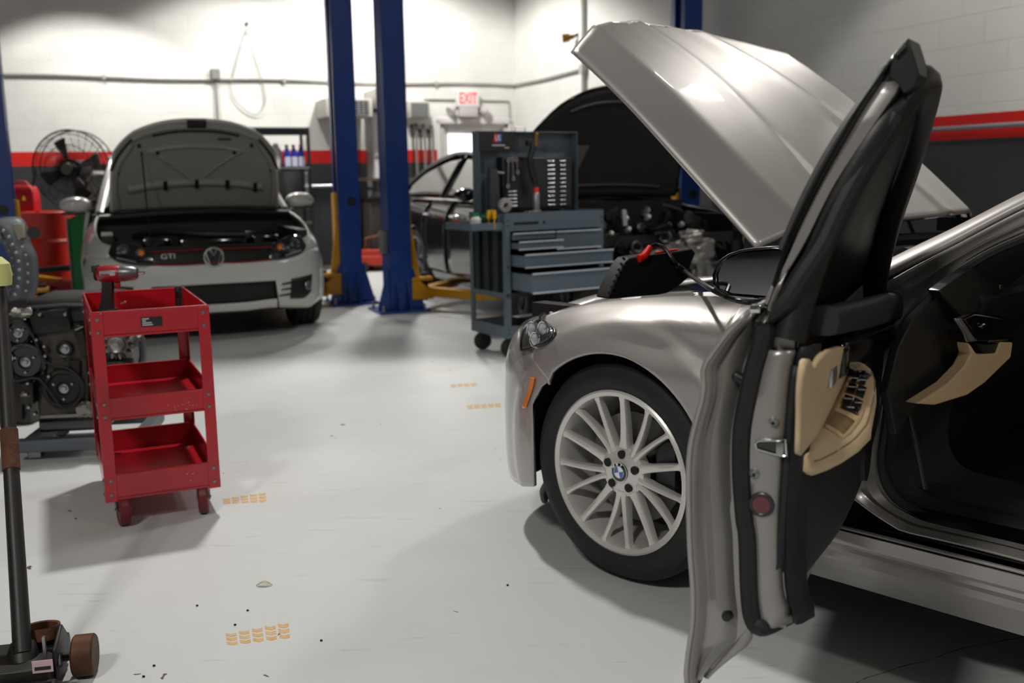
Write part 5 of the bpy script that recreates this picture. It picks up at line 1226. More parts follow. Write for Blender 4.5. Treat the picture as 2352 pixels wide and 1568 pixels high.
# fenders
FT = lambda u: interp([(-.6, .95), (-.3, .92), (0, .875), (.3, .81), (.5, .765), (.66, .73)], xw(u))
for mr in (0, 1):
    g = []
    u1 = UC_-.64
    for u in [S.U[k] for k in range(0, len(S.U))]:
        if not (S.plan(u)[0].x > -.62 and u < S.uz(690, 545).x): continue
        x = xw(u); zl = S.wz+sqrt(max(0, S.AR**2-x*x)) if abs(x) < S.AR else (.18 if x < 0 else topE[0][1])
        zl = max(zl, topE[0][1]) if x > .2 else zl
        g.append([S.surf(2*UC_-u if mr else u, zl+(FT(u)-zl)*j/14) for j in range(15)])
    MB().sheet(g).build('front_fender', WHT, vw, ang=60, solid=.02)
    sy = -1 if mr else 1
    g = []
    for x in lsp(-.62, -1.9, 8): g.append([V((x, sy*(.888-sinterp([(.15, .05), (.3, 0), (.6, 0), (.8, .02), (.95, .05)], z)), z)) for z in lsp(.16, .95, 12)])
    MB().sheet(g).build('front_door', WHT, vw, ang=60, solid=.03)
    g = []
    for x in lsp(-1.92, -3.3, 16):
        zl = .316+sqrt(max(0, .34**2-(x+2.58)**2)) if abs(x+2.58) < .34 else .2
        g.append([V((x, sy*(.885-sinterp([(.15, .05), (.3, 0), (.6, 0), (.8, .02), (.95, .05), (1.0, .06)], z)), z)) for z in lsp(zl, .98, 12)])
    MB().sheet(g).build('rear_quarter', WHT, vw, ang=60, solid=.03)
    # roof pillar
    MB().tube([V((-.45, sy*.74, .93)), V((-.75, sy*.68, 1.12)), V((-1.15, sy*.6, 1.34)), V((-1.5, sy*.56, 1.42))], .035, 8, sm=4).build('roof_pillar', WHT, vw)
    sg = [[V((x, sy*(.80-(z-.94)*.48), z)) for z in lsp(.94, min(1.42, .98+(-.55-x)*.62) if x > -1.3 else 1.42, 6)] for x in lsp(-.62, -3.1, 14)]
    MB().sheet(sg).build('side_window', GLASSD, vw, ang=60, solid=.01)
    # mirror
    mx = V((-.68, sy*.915, 1.0))
    mm = MB().loft([[mx+V((xx, sy*a*sc_-sy*.0, b*sc_)) for a, b in ((-.13, -.04), (-.13, .035), (-.06, .075), (.06, .07), (.125, .03), (.13, -.03), (.05, -.06), (-.08, -.062))] for xx, sc_ in ((-.05, .9), (-.02, 1.0), (.03, 1.0), (.075, .8), (.1, .4))]).build('wing_mirror', mat('white_car_paint', '#c9c9c6'), vw, ang=60)
    mm.modifiers.new('s', 'SUBSURF').render_levels = 1
    MB().box(mx+V((0, 0, -.062)), (.1, .22, .025), ch=.01).build('mirror_underside', BLK, mm); MB().box(mx+V((-.0, -sy*.16, -.05)), (.06, .1, .05), ch=.015).build('mirror_stalk', BLK, mm)
    make_wheel(vw, V((0, sy*.87, .316)), R=.316, rr=.235, w=.225, spokes=5, out=sy, emblem=False, rim_mat=mat('alloy_dark', '#6d6e70', .35, .7))
    make_wheel(vw, V((-2.58, sy*.87, .316)), R=.316, rr=.235, w=.225, spokes=5, out=sy, emblem=False, rim_mat=mat('alloy_dark', '#6d6e70', .35, .7))
    arch_liner((0, sy*.86, .316), .327, 0, -.26*sy).build('wheel_liner', BLK, vw)
g = [[V((x, y, z-.05*(y/.6)**2)) for y in lsp(-.62, .62, 9)] for x, z in ((-1.25, 1.40), (-1.6, 1.475), (-2.3, 1.48), (-3.0, 1.42), (-3.2, 1.36))]
MB().sheet(g).build('roof', WHT, vw, ang=60, solid=.03)
ruled([V((-.42, -.76, .93)), V((-.33, 0, .97)), V((-.42, .76, .93))], [V((-1.28, -.6, 1.38)), V((-1.22, 0, 1.42)), V((-1.28, .6, 1.38))], None, 16, 8).build('windscreen', GLASSD, vw, ang=60, solid=.01)
MB().b2((-3.4, -.82, .3), (-3.25, .82, 1.3)).build('tailgate', WHT, vw, bevel=.05)
ub = MB(); ub.b2((-3.2, -.8, .2), (-.4, .8, .3)); ub.b2((.2, -.62, .2), (.6, .62, .5)); ub.b2((-.45, -.8, .3), (-.36, .8, .93)); ub.b2((-3.2, -.8, .3), (-.45, .8, .9)); ub.build('underbody', BLK, vw)
# engine bay
eb = MB(); eb.b2((-.4, -.72, .5), (.62, .72, .56)); eb.b2((-.40, -.74, .5), (.5, -.66, .80)); eb.b2((-.40, .66, .5), (.5, .74, .80)); eb.b2((.55, -.62, .5), (.66, .62, .715)); eb.build('engine_bay', BLK, vw)
random.seed(12)
en = MB(); en.box((.12, .05, .70), (.5, .5, .1), ch=.03); en.box((.12, -.35, .68), (.35, .22, .16), ch=.02); en.box((-.2, .3, .74), (.2, .6, .08), ch=.02); en.box((.2, .45, .69), (.3, .2, .14), ch=.02); en.build('engine_cover', BLKG, vw)
for i in range(9):
    x, y = random.uniform(-.25, .45), random.uniform(-.58, .58); MB().lathe([(0, 0), (.03, 0), (.035, .03), (.02, .05), (0, .05)], (x, y, .72), n=14).build('filler_cap', mat('bay_grey', '#5c5d60', .4, .5) if i % 2 else BLK, vw)
MB().tube([(-.1, -.5, .76), (.1, -.3, .80), (.25, 0, .78), (.3, .3, .77)], .03, 10, sm=4).build('intake_hose', BLK, vw)
cw = MB(); cw.tube([(-.28, -.74, .90), (-.22, 0, .93), (-.28, .74, .90)], .03, 8, sm=5); cw.build('cowl_edge', BLK, vw)
# propped hood, seen from underneath
HX0, HZ0 = -.30, .93; hAng = radians(57)
hu_ = V((cos(hAng), 0, sin(hAng))); hn_ = V((sin(hAng), 0, -cos(hAng)))           # hn_: underside normal (forward)
def vh(a, y, off=0.):
    t = abs(y)/.66; L_ = .845-.22*t**2.4-.08*max(0, (t-.7)/.3)**2
    wy = .62+.07*min(1, (1-a)*2+.4) if 1 else 1
    return V((HX0, y*(1-.07*a*a), HZ0+.02))+hu_*(a*L_)-hn_*(.045*(1-t*t)*sin(pi*min(1, a*.9+.1))-off-.05*max(0, a-.8)*(1))
g = [[vh(i/26, y) for y in lsp(-.66, .66, 44)] for i in range(27)]
hd2 = MB().sheet(g).build('hood', WHT, vw, ang=80, solid=.012, off=0)
UND = mat('primer_grey_underside', '#8f8f8a', .5, var=.1)
g = [[vh(.02+.96*i/26, y, .012) for y in lsp(-.64, .64, 44)] for i in range(27)]
MB().sheet(g).build('hood_underside', UND, hd2, ang=80, solid=.006, off=0)
def rib(pts, r, nm, m=UND): MB().tube([vh(a, y, .02) for a, y in pts], [r]*len(smooth([V((0, 0, 0))]*len(pts), 4)), 10, sm=4).build(nm, m, hd2)
rib([(.93, y) for y in lsp(-.5, .5, 7)], .02, 'hood_rib'); rib([(.70, y) for y in lsp(-.38, .38, 5)], .016, 'hood_rib')
rib([(.30, y) for y in lsp(-.52, .52, 7)], .03, 'hood_rib'); rib([(.70, -.36), (.5, -.18), (.33, -.04)], .014, 'hood_rib'); rib([(.70, .36), (.5, .18), (.33, .04)], .014, 'hood_rib')
for s in (-1, 1): rib([(.08, s*.6), (.4, s*.62), (.7, s*.60), (.86, s*.5)], .02, 'hood_rib')
rib([(.87, y) for y in lsp(-.34, .34, 5)], .009, 'rubber_strip', RUB)
for s in (-1, 1): rib([(.72, s*.655), (.85, s*.60), (.93, s*.49)], .009, 'rubber_strip', RUB)
lc = vh(.96, 0, .03); MB().box(lc, (.06, .14, .03), rot=(0, -hAng, 0), ch=.006).build('hood_catch', BLK, hd2)
for y in (-.24, 0, .24, .46): MB().box(vh(.30, y, .05), (.08, .03, .012), rot=(0, -hAng, 0)).build('clip', BLK, hd2)
for a, y in ((.6, -.6), (.6, .6), (.8, -.44), (.8, .44), (.66, .3), (.66, -.3)): MB().cyl(vh(a, y, .02), vh(a, y, .035), .014, n=12).build('buffer', BLK, hd2)
MB().box(vh(.80, .22, .03), (.012, .1, .01), rot=(0, -hAng, 0)).build('sticker', mat('dark_sticker', '#3a3331', .6), hd2)
pr0 = VI@onplane(346, 562, VM@V((.42, 0, 0)), HDG); pr1 = vh(.72, -.42, .03)
MB().tube([pr0, pr1], .006, 8).build('prop_rod', BLK, vw)
# ================================================================== black coupe on the second lift
KM = Matrix.Translation((.908, 8.05, 0))@Matrix.Rotation(RZ, 4, 'Z'); KI = KM.inverted()
ko = tag(empty('black_coupe', M=KM), 'black car behind the grey tool cart, hood up and front bumper removed', 'car')
BKP = mat('black_car_paint', '#0b0a0b', .12, 0, coat=.35, spec=.35)
K = Shell([(-4.0, .80), (-3.5, .88), (-2.8, .9), (-1.4, .895), (-.3, .9), (.0, .905), (.3, .89), (.5, .84), (.62, .74), (.68, .55), (.70, .3), (.70, 0)],
          [(.1, .06), (.2, .02), (.35, 0), (.6, -.01), (.7, .0), (.78, .02), (.86, .06), (.92, .12), (1.0, .22)], [(-4, -.06), (-.6, -.04), (0, -.02), (.4, .04), (.8, .08)], KM, .335, .355)
def kx(u): return K.plan(min(u, 2*K.UC-u))[0].x
for mr in (0, 1):
    sy = -1 if mr else 1
    def side(x0, x1, n, zl, zu, nm):
        us = [u for u in lsp(0, K.UC, 400) if x0 <= K.plan(u)[0].x <= x1 and K.plan(u)[0].y > .3]
        us = [us[int(i*(len(us)-1)/(n-1))] for i in range(n)]
        g = [[K.surf(2*K.UC-u if mr else u, zl(kx(u))+(zu(kx(u))-zl(kx(u)))*j/14) for j in range(15)] for u in us]
        return MB().sheet(g).build(nm, BKP, ko, ang=60, solid=.02)
    ar = lambda x, c=0: .335+sqrt(max(0, .355**2-(x-c)**2)) if abs(x-c) < .355 else .24
    side(-.55, .56, 26, lambda x: ar(x) if x < .355 else .5, lambda x: interp([(-.6, .94), (0, .885), (.4, .82), (.6, .77)], x), 'front_fender')
    side(-1.75, -.56, 12, lambda x: .28, lambda x: .955, 'front_door')
    side(-2.45, -1.76, 8, lambda x: .28, lambda x: .97, 'rear_door')
    side(-4.0, -2.46, 26, lambda x: ar(x, -2.8) if abs(x+2.8) < .355 else .28, lambda x: interp([(-4, .99), (-2.4, .98)], x), 'rear_quarter')
    side(-2.42, -.36, 12, lambda x: .2, lambda x: .285, 'rocker_panel')
    # glasshouse
    wt = [(-.75, 1.0), (-1.1, 1.17), (-1.5, 1.33), (-1.9, 1.385), (-2.4, 1.38), (-2.9, 1.28), (-3.25, 1.13), (-3.45, 1.03)]
    def wsec(x, z): return V((x, sy*(.86-(z-.97)*.62), z))
    g = [[wsec(x, .975+(interp(wt[::-1], x)-.975)*j/6) for j in range(7)] for x in lsp(-.8, -1.98, 12)]
    MB().sheet(g).build('front_window', GLASSD, ko, ang=60, solid=.01)
    g = [[wsec(x, .985+(interp(wt[::-1], x)-.985)*j/6) for j in range(7)] for x in lsp(-2.02, -3.3, 12)]
    MB().sheet(g).build('rear_window', GLASSD, ko, ang=60, solid=.01)
    MB().tube([wsec(a, b)+V((0, 0, .012)) for a, b in wt], .022, 8, sm=4).build('roof_rail', BKP, ko)
    MB().tube([wsec(x, .975)+V((0, sy*.012, 0)) for x in lsp(-.7, -3.2, 10)]+[wsec(-3.42, 1.03)+V((0, sy*.01, 0))], .009, 6).build('window_trim', CHROME, ko)
    for x in (-1.5, -2.3):
        MB().tube([K.surf(0, .8)*0+V((x-.1, sy*.905, .83)), V((x-.07, sy*.935, .83)), V((x+.07, sy*.935, .83)), V((x+.1, sy*.905, .83))], .012, 8, sm=3).build('door_handle', CHROME, ko)
    m0 = V((-.95, sy*1.0, 1.03)); mo = MB().loft([[m0+V((xx, sy*a*s_, b*s_)) for a, b in ((-.11, -.05), (-.1, .05), (.0, .075), (.1, .04), (.12, -.02), (.02, -.07))] for xx, s_ in ((-.06, .9), (0, 1), (.06, .8), (.09, .35))]).build('wing_mirror', BKP, ko, ang=60); mo.modifiers.new('s', 'SUBSURF').render_levels = 1
    MB().box(m0+V((0, -sy*.13, -.06)), (.06, .12, .03), ch=.01).build('mirror_stalk', BKP, mo)
    rm_ = mat('alloy_dark', '#6d6e70', .35, .7)
    make_wheel(ko, V((0, sy*.885, .335)), R=.335, rr=.25, w=.235, spokes=5, out=sy, emblem=False, rim_mat=rm_, steer=-.25)
    make_wheel(ko, V((-2.8, sy*.885, .335)), R=.335, rr=.25, w=.235, spokes=7, out=sy, emblem=False, rim_mat=rm_)
    arch_liner((0, sy*.87, .335), .347, 0, -.28*sy).build('wheel_liner', BLK, ko)
g = [[V((x, y*w_, z-.06*(y)**2)) for y in lsp(-1, 1, 9)] for x, z, w_ in ((-1.5, 1.36, .60), (-1.9, 1.42, .60), (-2.4, 1.41, .60), (-2.9, 1.33, .62), (-3.3, 1.17, .66), (-3.5, 1.06, .68), (-4.0, 1.02, .7))]
MB().sheet(g).build('roof', BKP, ko, ang=60, solid=.02)
ruled([V((-.5, -.76, .97)), V((-.4, 0, .99)), V((-.5, .76, .97))], [V((-1.5, -.6, 1.32)), V((-1.42, 0, 1.37)), V((-1.5, .6, 1.32))], None, 16, 8).build('windscreen', GLASSD, ko, ang=60, solid=.01)
MB().b2((-4.05, -.78, .32), (-3.9, .78, 1.0)).build('rear_end', BKP, ko, bevel=.05)
ub = MB(); ub.b2((-3.9, -.75, .24), (-.4, .75, .3)); ub.b2((-.5, -.8, .3), (-.4, .8, .96)); ub.b2((-3.9, -.8, .3), (-.6, .8, .93)); ub.build('underbody', BLK, ko)
# bare front end: crash bar, radiator support, engine
fr = MB(); fr.b2((.5, -.72, .66), (.56, .72, .73)); fr.b2((.5, -.72, .3), (.56, -.66, .73)); fr.b2((.5, .66, .3), (.56, .72, .73)); fr.b2((.5, -.72, .28), (.56, .72, .34)); fr.build('radiator_support', BLK, ko)
ib = MB(); ib.b2((-.4, -.8, .42), (.5, .8, .5)); ib.b2((-.4, -.8, .45), (.5, -.7, .86)); ib.b2((-.4, .7, .45), (.5, .8, .86)); ib.build('engine_bay', BLK, ko)
random.seed(5)
for i in range(70):
    x, y, z = random.uniform(.0, .62), random.uniform(-.68, .70), random.uniform(.5, .90)
    m_ = [GREASE, BLK, DSTEEL, BLKG, GREASE][i % 5]; k = i % 4
    mb = MB()
    if k == 0: mb.box((x, y, z), (random.uniform(.05, .16), random.uniform(.06, .2), random.uniform(.04, .12)), rot=(random.uniform(-.4, .4), 0, random.uniform(-.5, .5)), ch=.008); n_ = 'engine_bracket'
    elif k == 1: mb.lathe([(0, 0), (.04, 0), (.05, .02), (.045, .06), (.02, .07), (0, .07)], (x, y, z), (random.uniform(.3, 1), random.uniform(-.6, .6), random.uniform(-.3, .8)), 18); n_ = 'engine_canister'
    elif k == 2: mb.tube([(x, y, z), (x+.06, y+random.uniform(-.15, .15), z+.06), (x+.02, y+random.uniform(-.25, .25), z-.04), (x, y+random.uniform(-.3, .3), z)], random.uniform(.008, .022), 8, sm=4); n_ = 'engine_hose'
    else: mb.torus((x, y, z), (1, random.uniform(-.5, .5), random.uniform(-.5, .5)), .04, .014, 20, 8); n_ = 'pulley'
    mb.build(n_, m_, ko)
# cast aluminium block at the car's left front corner
def blob(cx, cy, cz, sx, sy_, sz, seed, n=26, m=18):
    random.seed(seed); mb = MB(); ph = [random.uniform(0, 6.28) for _ in range(12)]
    g = []
    for i in range(m+1):
        r = []
        for k in range(n):
            a = pi*i/m; b = 2*pi*k/n
            d = 1+.16*sin(3*b+ph[0]+2*a)+.13*sin(5*b+ph[1]-3*a)+.10*sin(7*a+ph[2]+2*b)+.06*sin(11*b+9*a+ph[3])
            p = V((sin(a)*cos(b), sin(a)*sin(b), cos(a))); q = max(abs(p.x), abs(p.y), abs(p.z))**.5
            r.append(V((cx+sx*p.x/q*d, cy+sy_*p.y/q*d, cz+sz*p.z/q*d)))
        g.append(r+[r[0]])
    mb.sheet(g); return mb
def kpix(px, py, x): return KI@onplane(px, py, KM@V((x, 0, 0)), HDG)
for i, (px, py, s1, s2, s3) in enumerate(((1600, 580, .06, .13, .10), (1545, 575, .06, .12, .07), (1612, 630, .06, .09, .12), (1480, 590, .05, .12, .05), (1585, 545, .05, .1, .05))):
    p = kpix(px, py, .55); blob(p.x, p.y, p.z, s1, s2, s3, 30+i).build('aluminium_casting', ALU, ko, ang=25)
for i, (px, py) in enumerate(((1434, 505), (1440, 530), (1485, 502), (1532, 521), (1562, 518), (1400, 540))):
    p = kpix(px, py, .5); MB().lathe([(0, 0), (.02, 0), (.02, .04), (.012, .05), (0, .05)], p, (1, 0, .5), 12).build('bright_cap', mat('pale_part', '#a9a9ab', .4, .3), ko)
p = kpix(1434, 500, .55); MB().box(p, (.03, .035, .12), rot=(.1, 0, 0), ch=.01).build('pale_bottle', mat('pale_part', '#a9a9ab', .4, .3), ko)
p = kpix(1386, 540, .5); MB().cyl(p, p+V((.02, 0, 0)), .015, n=14).build('yellow_cap', mat('yellow_handle', '#d9a70d', .35), ko)
# fender shield arc (right in picture)
MB().tube([kpix(a, b, .35) for a, b in ((1520, 470), (1560, 482), (1592, 502), (1612, 530), (1618, 556))], .012, 8, sm=4).build('fender_edge', DSTEEL, ko)
# hood up, dark underside: built in its own frame
kA = radians(68); ku = V((cos(kA), 0, sin(kA))); kn = V((sin(kA), 0, -cos(kA)))
def kh(a, y, off=0.):
    t = abs(y)/.74; L_ = .96-.36*t**2.3-.05*max(0, t-.75)*2
    return V((-.42, y*(1-.06*a*a), .99))+ku*(a*L_)-kn*(.05*(1-t*t)*sin(pi*min(1, a*.9+.1))-off)
g = [[kh(i/24, y) for y in lsp(-.74, .74, 40)] for i in range(25)]
kh_o = MB().sheet(g).build('hood', BKP, ko, ang=80, solid=.012)
g = [[kh(.02+.95*i/24, y, .02) for y in lsp(-.71, .71, 40)] for i in range(25)]
MB().sheet(g).build('hood_liner', mat('hood_liner_black', '#1a1a1b', .8, bump=.2), kh_o, ang=80, solid=.012)
for a, w_ in ((.12, .55), (.86, .42)): MB().tube([kh(a, y, .03) for y in lsp(-w_, w_, 9)], .014, 8).build('liner_rib', mat('liner_rib', '#232323', .5), kh_o)
MB().prism([(0, 0), (.2, 0), (.26, .19), (.05, .19)], .004, o=kh(.32, -.44, .035), X=(0, 1, 0), Y=tuple(ku), Z=tuple(kn)).build('warning_label', mat('grey_label', '#55544f', .6), kh_o)
MB().tube([V((-.45, y, .97+.05*(1-(y/.7)**2))) for y in lsp(-.7, .7, 11)], .03, 8).build('cowl_trim', mat('cowl_grey', '#3b3b3a', .4), ko)
# ================================================================== lifts
def column(name_label, P, front_open, arm=None, hole=True, box=False, W_=.2, D_=.25, H_=3.9, group=None):
    "post: local x along the car-to-car direction (to the right in the picture), y along DR (towards us)"
    M = Matrix(((-DB.x, DR.x, 0, P.x), (-DB.y, DR.y, 0, P.y), (0, 0, 1, 0), (0, 0, 0, 1)))
    # x = right, y = to camera : left-handed pair, so flip y
    M = Matrix(((-DB.x, -DR.x, 0, P.x), (-DB.y, -DR.y, 0, P.y), (0, 0, 1, 0), (0, 0, 0, 1)))
    e = tag(empty('lift_post', M=M), name_label, 'lift post', group)
    s = front_open                                        # side the channel opens to: -1 left, +1 right
    w, d, t = W_/2, D_/2, .008
    m = MB(); m.b2((-w, -d, .02), (w, -d+t, H_)); m.b2((-w, d-t, .02), (w, d, H_)); m.b2((-s*w, -d, .02), (-s*(w-t), d, H_))
    for y in (-1, 1): m.b2((s*w, y*d, .02), (s*(w-t), y*(d-.07), H_))
    col = m.build('column', BLUE, e, bevel=.004)
    bp_ = MB(); bp_.b2((-.23, -.24, 0), (.23, .2, .02)); bp_.build('base_plate', BLUE, e, bevel=.003)
    for sx in (-1, 1):
        g_ = MB(); g_.prism([(sx*w, .02), (sx*w, .38), (sx*(w+.02), .38), (sx*(w+.11), .06), (sx*(w+.11), .02)], .012, o=(0, -d+.02, 0), X=(1, 0, 0), Y=(0, 0, 1), Z=(0, 1, 0)); g_.build('gusset', BLUE, e)
    for sx in (-.5, .5):
        g_ = MB(); g_.prism([(0, .02), (0, .3), (.015, .3), (.1, .05), (.1, .02)], .012, o=(sx*w, -d, 0), X=(0, -1, 0), Y=(0, 0, 1), Z=(1, 0, 0)); g_.build('gusset', BLUE, e)
    for x, y in ((-.19, -.2), (.19, -.2), (-.19, .15), (.19, .15)):
        b = MB(); b.cyl((x, y, .02), (x, y, .075), .009, n=10); b.cyl((x, y, .02), (x, y, .035), .018, n=6); b.build('anchor_bolt', STEEL, e)
    if hole: MB().cyl((0.02, -d-.002, .97), (0.02, -d+.004, .97), .045, n=24).build('access_hole', BLK, col)
    if box: b = MB().box((-w-.02, -.0, .62), (.05, .14, .2), ch=.01).build('control_box', mat('grey_box', '#6b7072', .5, .2), e)
    # carriage + chain
    ca = MB(); ca.b2((s*(w-.02), -.06, .3), (s*(w+.03), .06, 1.05)); ca.build('carriage', YEL, e, bevel=.004)
    MB().b2((s*(w-.06), -.03, .05), (s*(w-.05), .03, H_)).build('lift_chain', DSTEEL, e)
    if arm:
        lo = MB(); lo.prism([(s*w, .28), (s*(w+.07), .28), (s*(w+.15), .2), (s*(w+.15), .12), (s*w, .12)], .22, o=(0, -.11, 0), X=(1, 0, 0), Y=(0, 0, 1), Z=(0, 1, 0)); lo.b2((s*(w+.0), -.12, .10), (s*(w+.2), .12, .13)); lo.b2((s*(w+.0), -.12, .27), (s*(w+.2), .12, .30)); lo.build('arm_bracket', YEL, e, bevel=.004)
        MB().cyl((s*(w+.15), -.0, .08), (s*(w+.15), 0, .33), .035, n=18).build('arm_pin', BLK, e)
        MB().prism([(s*w, .30), (s*(w+.09), .30), (s*(w+.03), .75), (s*w, .8)], .02, o=(0, -.07, 0), X=(1, 0, 0), Y=(0, 0, 1), Z=(0, 1, 0)).build('carriage_gusset', YEL, e)
        for ax, ay, L_ in arm:
            q = V((s*(w+.15), 0, .16)); dx = V((ax, ay, 0)).normalized(); n_ = V((-dx.y, dx.x, 0))
            a_ = MB(); a_.loft([[q+dx*l+n_*b_+V((0, 0, c_)) for b_, c_ in ((-.05, -.04), (.05, -.04), (.05, .04), (-.05, .04))] for l in (0, L_)]); ao = a_.build('swing_arm', YEL, e, bevel=.004)
            a_ = MB(); a_.loft([[q+dx*l+n_*b_+V((0, 0, c_)) for b_, c_ in ((-.038, -.03), (.038, -.03), (.038, .03), (-.038, .03))] for l in (L_-.1, L_+.25)]); a_.build('arm_extension', YEL, ao, bevel=.003)
            MB().lathe([(0, 0), (.05, 0), (.055, .015), (.05, .03), (0, .03)], q+dx*(L_+.2)+V((0, 0, .03)), n=24).build('lift_pad', RUB, ao)
    return e
PB = G(924, 716); PA = G(812, 698); PD = G(915, 716)
pR = PB-DR*.12; pL = PA-DR*.12
column('blue lift post right of the gap, nearer the camera, its arm under the black car', pR, 1, [(.55, -.9, .7), (.8, .9, .5)], hole=False, box=True)
column('blue lift post beside the white hatchback, with a black round hole', pL, -1, [(-.75, -.9, .6), (-.8, .9, .5)])
column('blue lift post at the left edge of the scene behind the engine', pL+DB*2.93, 1, [(.7, -.9, .5), (.7, .9, .5)], hole=True)
pQ = pR-DB*3.0; column('blue lift post partly hidden behind the raised silver hood', pQ, -1, [(-.7, -.9, .5), (-.7, .9, .5)])
# ================================================================== back-left corner things
fc = AY(163, 388, 10.2); fan = tag(empty('drum_fan', loc=(fc.x, fc.y, 0)), 'large black round cage fan standing near the back wall left of the hatchback', 'fan')
fz = fc.z; FR = .385; wm = mat('fan_wire', '#2a2a29', .5, .5)
mb = MB()
for r in (FR, FR*.9, FR*.62, FR*.3): mb.torus((0, -.09*(1-(r/FR)**2)-.0, fz), (0, 1, 0), r, .004 if r < FR else .009, 48, 6)
mb.torus((0, .16, fz), (0, 1, 0), FR, .007, 48, 6)
for k in range(76):
    a = 2*pi*k/76; pts = [(FR*.16*cos(a), -.1, fz+FR*.16*sin(a)), (FR*.6*cos(a+.1), -.07, fz+FR*.6*sin(a+.1)), (FR*cos(a+.16), 0, fz+FR*sin(a+.16))]; mb.tube(pts, .0032, 4)
    if k % 3 == 0: mb.tube([(FR*cos(a), 0, fz+FR*sin(a)), (FR*cos(a), .16, fz+FR*sin(a)), (FR*.3*cos(a), .22, fz+FR*.3*sin(a))], .003, 4)
mb.build('cage', wm, fan)
hb_ = MB().lathe([(0, -.11), (.05, -.11), (.065, -.09), (.065, .0), (0, .0)], (0, 0, fz), (0, 1, 0), 24).build('hub', mat('fan_hub', '#77746f', .4, .6), fan)
for k in range(4):
    a = radians(20+90*k); bl_ = MB(); g = []
    for r in lsp(.05, .31, 6): g.append([V((r*cos(a+t), .02+t*.12, fz+r*sin(a+t))) for t in lsp(-.25, .25, 6)])
    bl_.sheet(g); bl_.build('blade', mat('fan_blade', '#3a3938', .5, .3), fan, solid=.004)
mo = MB(); mo.cyl((0, .05, fz), (0, .3, fz), .09, n=24); mo.build('motor', BLK, fan)
st_ = MB(); st_.tube([(0, .15, fz), (0, .15, .05)], .025, 10); st_.build('stand', BLK, fan); MB().lathe([(0, 0), (.27, 0), (.27, .03), (.05, .06), (0, .06)], (0, .15, 0), n=32).build('base', BLK, fan)
dc = AY(92, 560, 10.6); drum = tag(empty('steel_drum', loc=(dc.x-.02, dc.y+.25, 0)), 'bright red ribbed steel drum near the back left wall', 'drum')
dm = mat('drum_red', '#c9220f', .4, var=.25, scale=4, coat=.2)
prof = [(0, .0), (.285, 0), (.29, .012), (.285, .03), (.285, .28), (.297, .295), (.285, .31), (.285, .56), (.297, .575), (.285, .59), (.285, .86), (.293, .875), (.285, .885), (.28, .87), (0, .87)]
MB().lathe(prof, n=48).build('drum_shell', dm, drum)
for i, (x, y, r_) in enumerate(((.12, -.1, .035), (-.14, .1, .02))): MB().cyl((x, y, .87), (x, y, .882), r_, n=16).build('bung', DSTEEL, drum)
gcn = AY(52, 455, 10.75); gz = .886; cn = tag(empty('fuel_can', loc=(gcn.x, dc.y+.2, gz)), 'red plastic fuel can with a yellow mark sitting on the red drum', 'fuel can')
MB().loft([[V((x*s, y*s, z)) for x, y in ((-.13, -.08), (.13, -.08), (.13, .08), (-.13, .08))] for z, s in ((0, .94), (.02, 1), (.2, 1), (.26, .85), (.28, .6))]).build('can_body', mat('can_red', '#b31622', .45), cn, bevel=.012)
MB().tube([(.09, 0, .25), (.11, 0, .32), (.14, 0, .40), (.145, 0, .44)], .014, 8).build('spout', BLK, cn); MB().tube([(-.1, 0, .25), (-.08, 0, .31), (.02, 0, .31), (.05, 0, .27)], .014, 8, sm=3).build('handle', mat('can_red', '#b31622'), cn)
MB().lathe([(0, 0), (.022, .0), (.016, .02), (0, .05)], (.03, -.085, .12), (0, 0, 1), 12).build('flame_mark', mat('yellow_mark', '#e3c013', .4), cn)
gt = AY(205, 560, 10.0); gn = tag(empty('green_container', loc=(gt.x, gt.y, 0)), 'tall green plastic container beside the hatchback mirror', 'container')
gmt = mat('green_plastic', '#117a35', .4, var=.2)
MB().loft([[V((x*s, y*s, z)) for x, y in ((-.14, -.12), (.14, -.12), (.14, .12), (-.14, .12))] for z, s in ((0, .94), (.02, 1), (.76, 1), (.84, .9), (.86, .7))]).build('container_body', gmt, gn, bevel=.015); MB().cyl((.06, 0, .86), (.06, 0, .9), .03, n=16).build('container_cap', STEEL, gn)
MB().box((-.155, -.02, .42), (.012, .2, .84)).build('side_rail', mat('pale_rail', '#8a8a86', .5), gn)
bb_ = AY(128, 540, 11.3); e = tag(empty('black_bin', loc=(bb_.x+.3, bb_.y+.25, 0)), 'tall black waste bin standing behind the fan', 'bin')
MB().loft([[V((x*s, y*s, z)) for x, y in ((-.2, -.2), (.2, -.2), (.2, .2), (-.2, .2))] for z, s in ((0, .85), (.9, 1))]).build('bin_body', BLK, e, bevel=.02); MB().box((0, 0, .94), (.46, .46, .08), ch=.02).build('bin_lid', BLK, e)
tv = AY(228, 372, 12.0); e = tag(empty('wall_cabinet', loc=(tv.x, tv.y, 0)), 'dark grey cabinet with a black top standing behind the fan by the wall', 'cabinet')
MB().b2((-.24, -.2, 0), (.24, .2, 1.34)).build('cabinet_body', mat('charcoal_metal', '#3d3f42', .5), e, bevel=.01); MB().b2((-.25, -.22, 1.34), (.25, .22, 1.39)).build('cabinet_top', BLK, e); MB().b2((-.23, -.215, .7), (.23, -.2, 1.1)).build('door', mat('charcoal_metal2', '#44474b', .5), e)
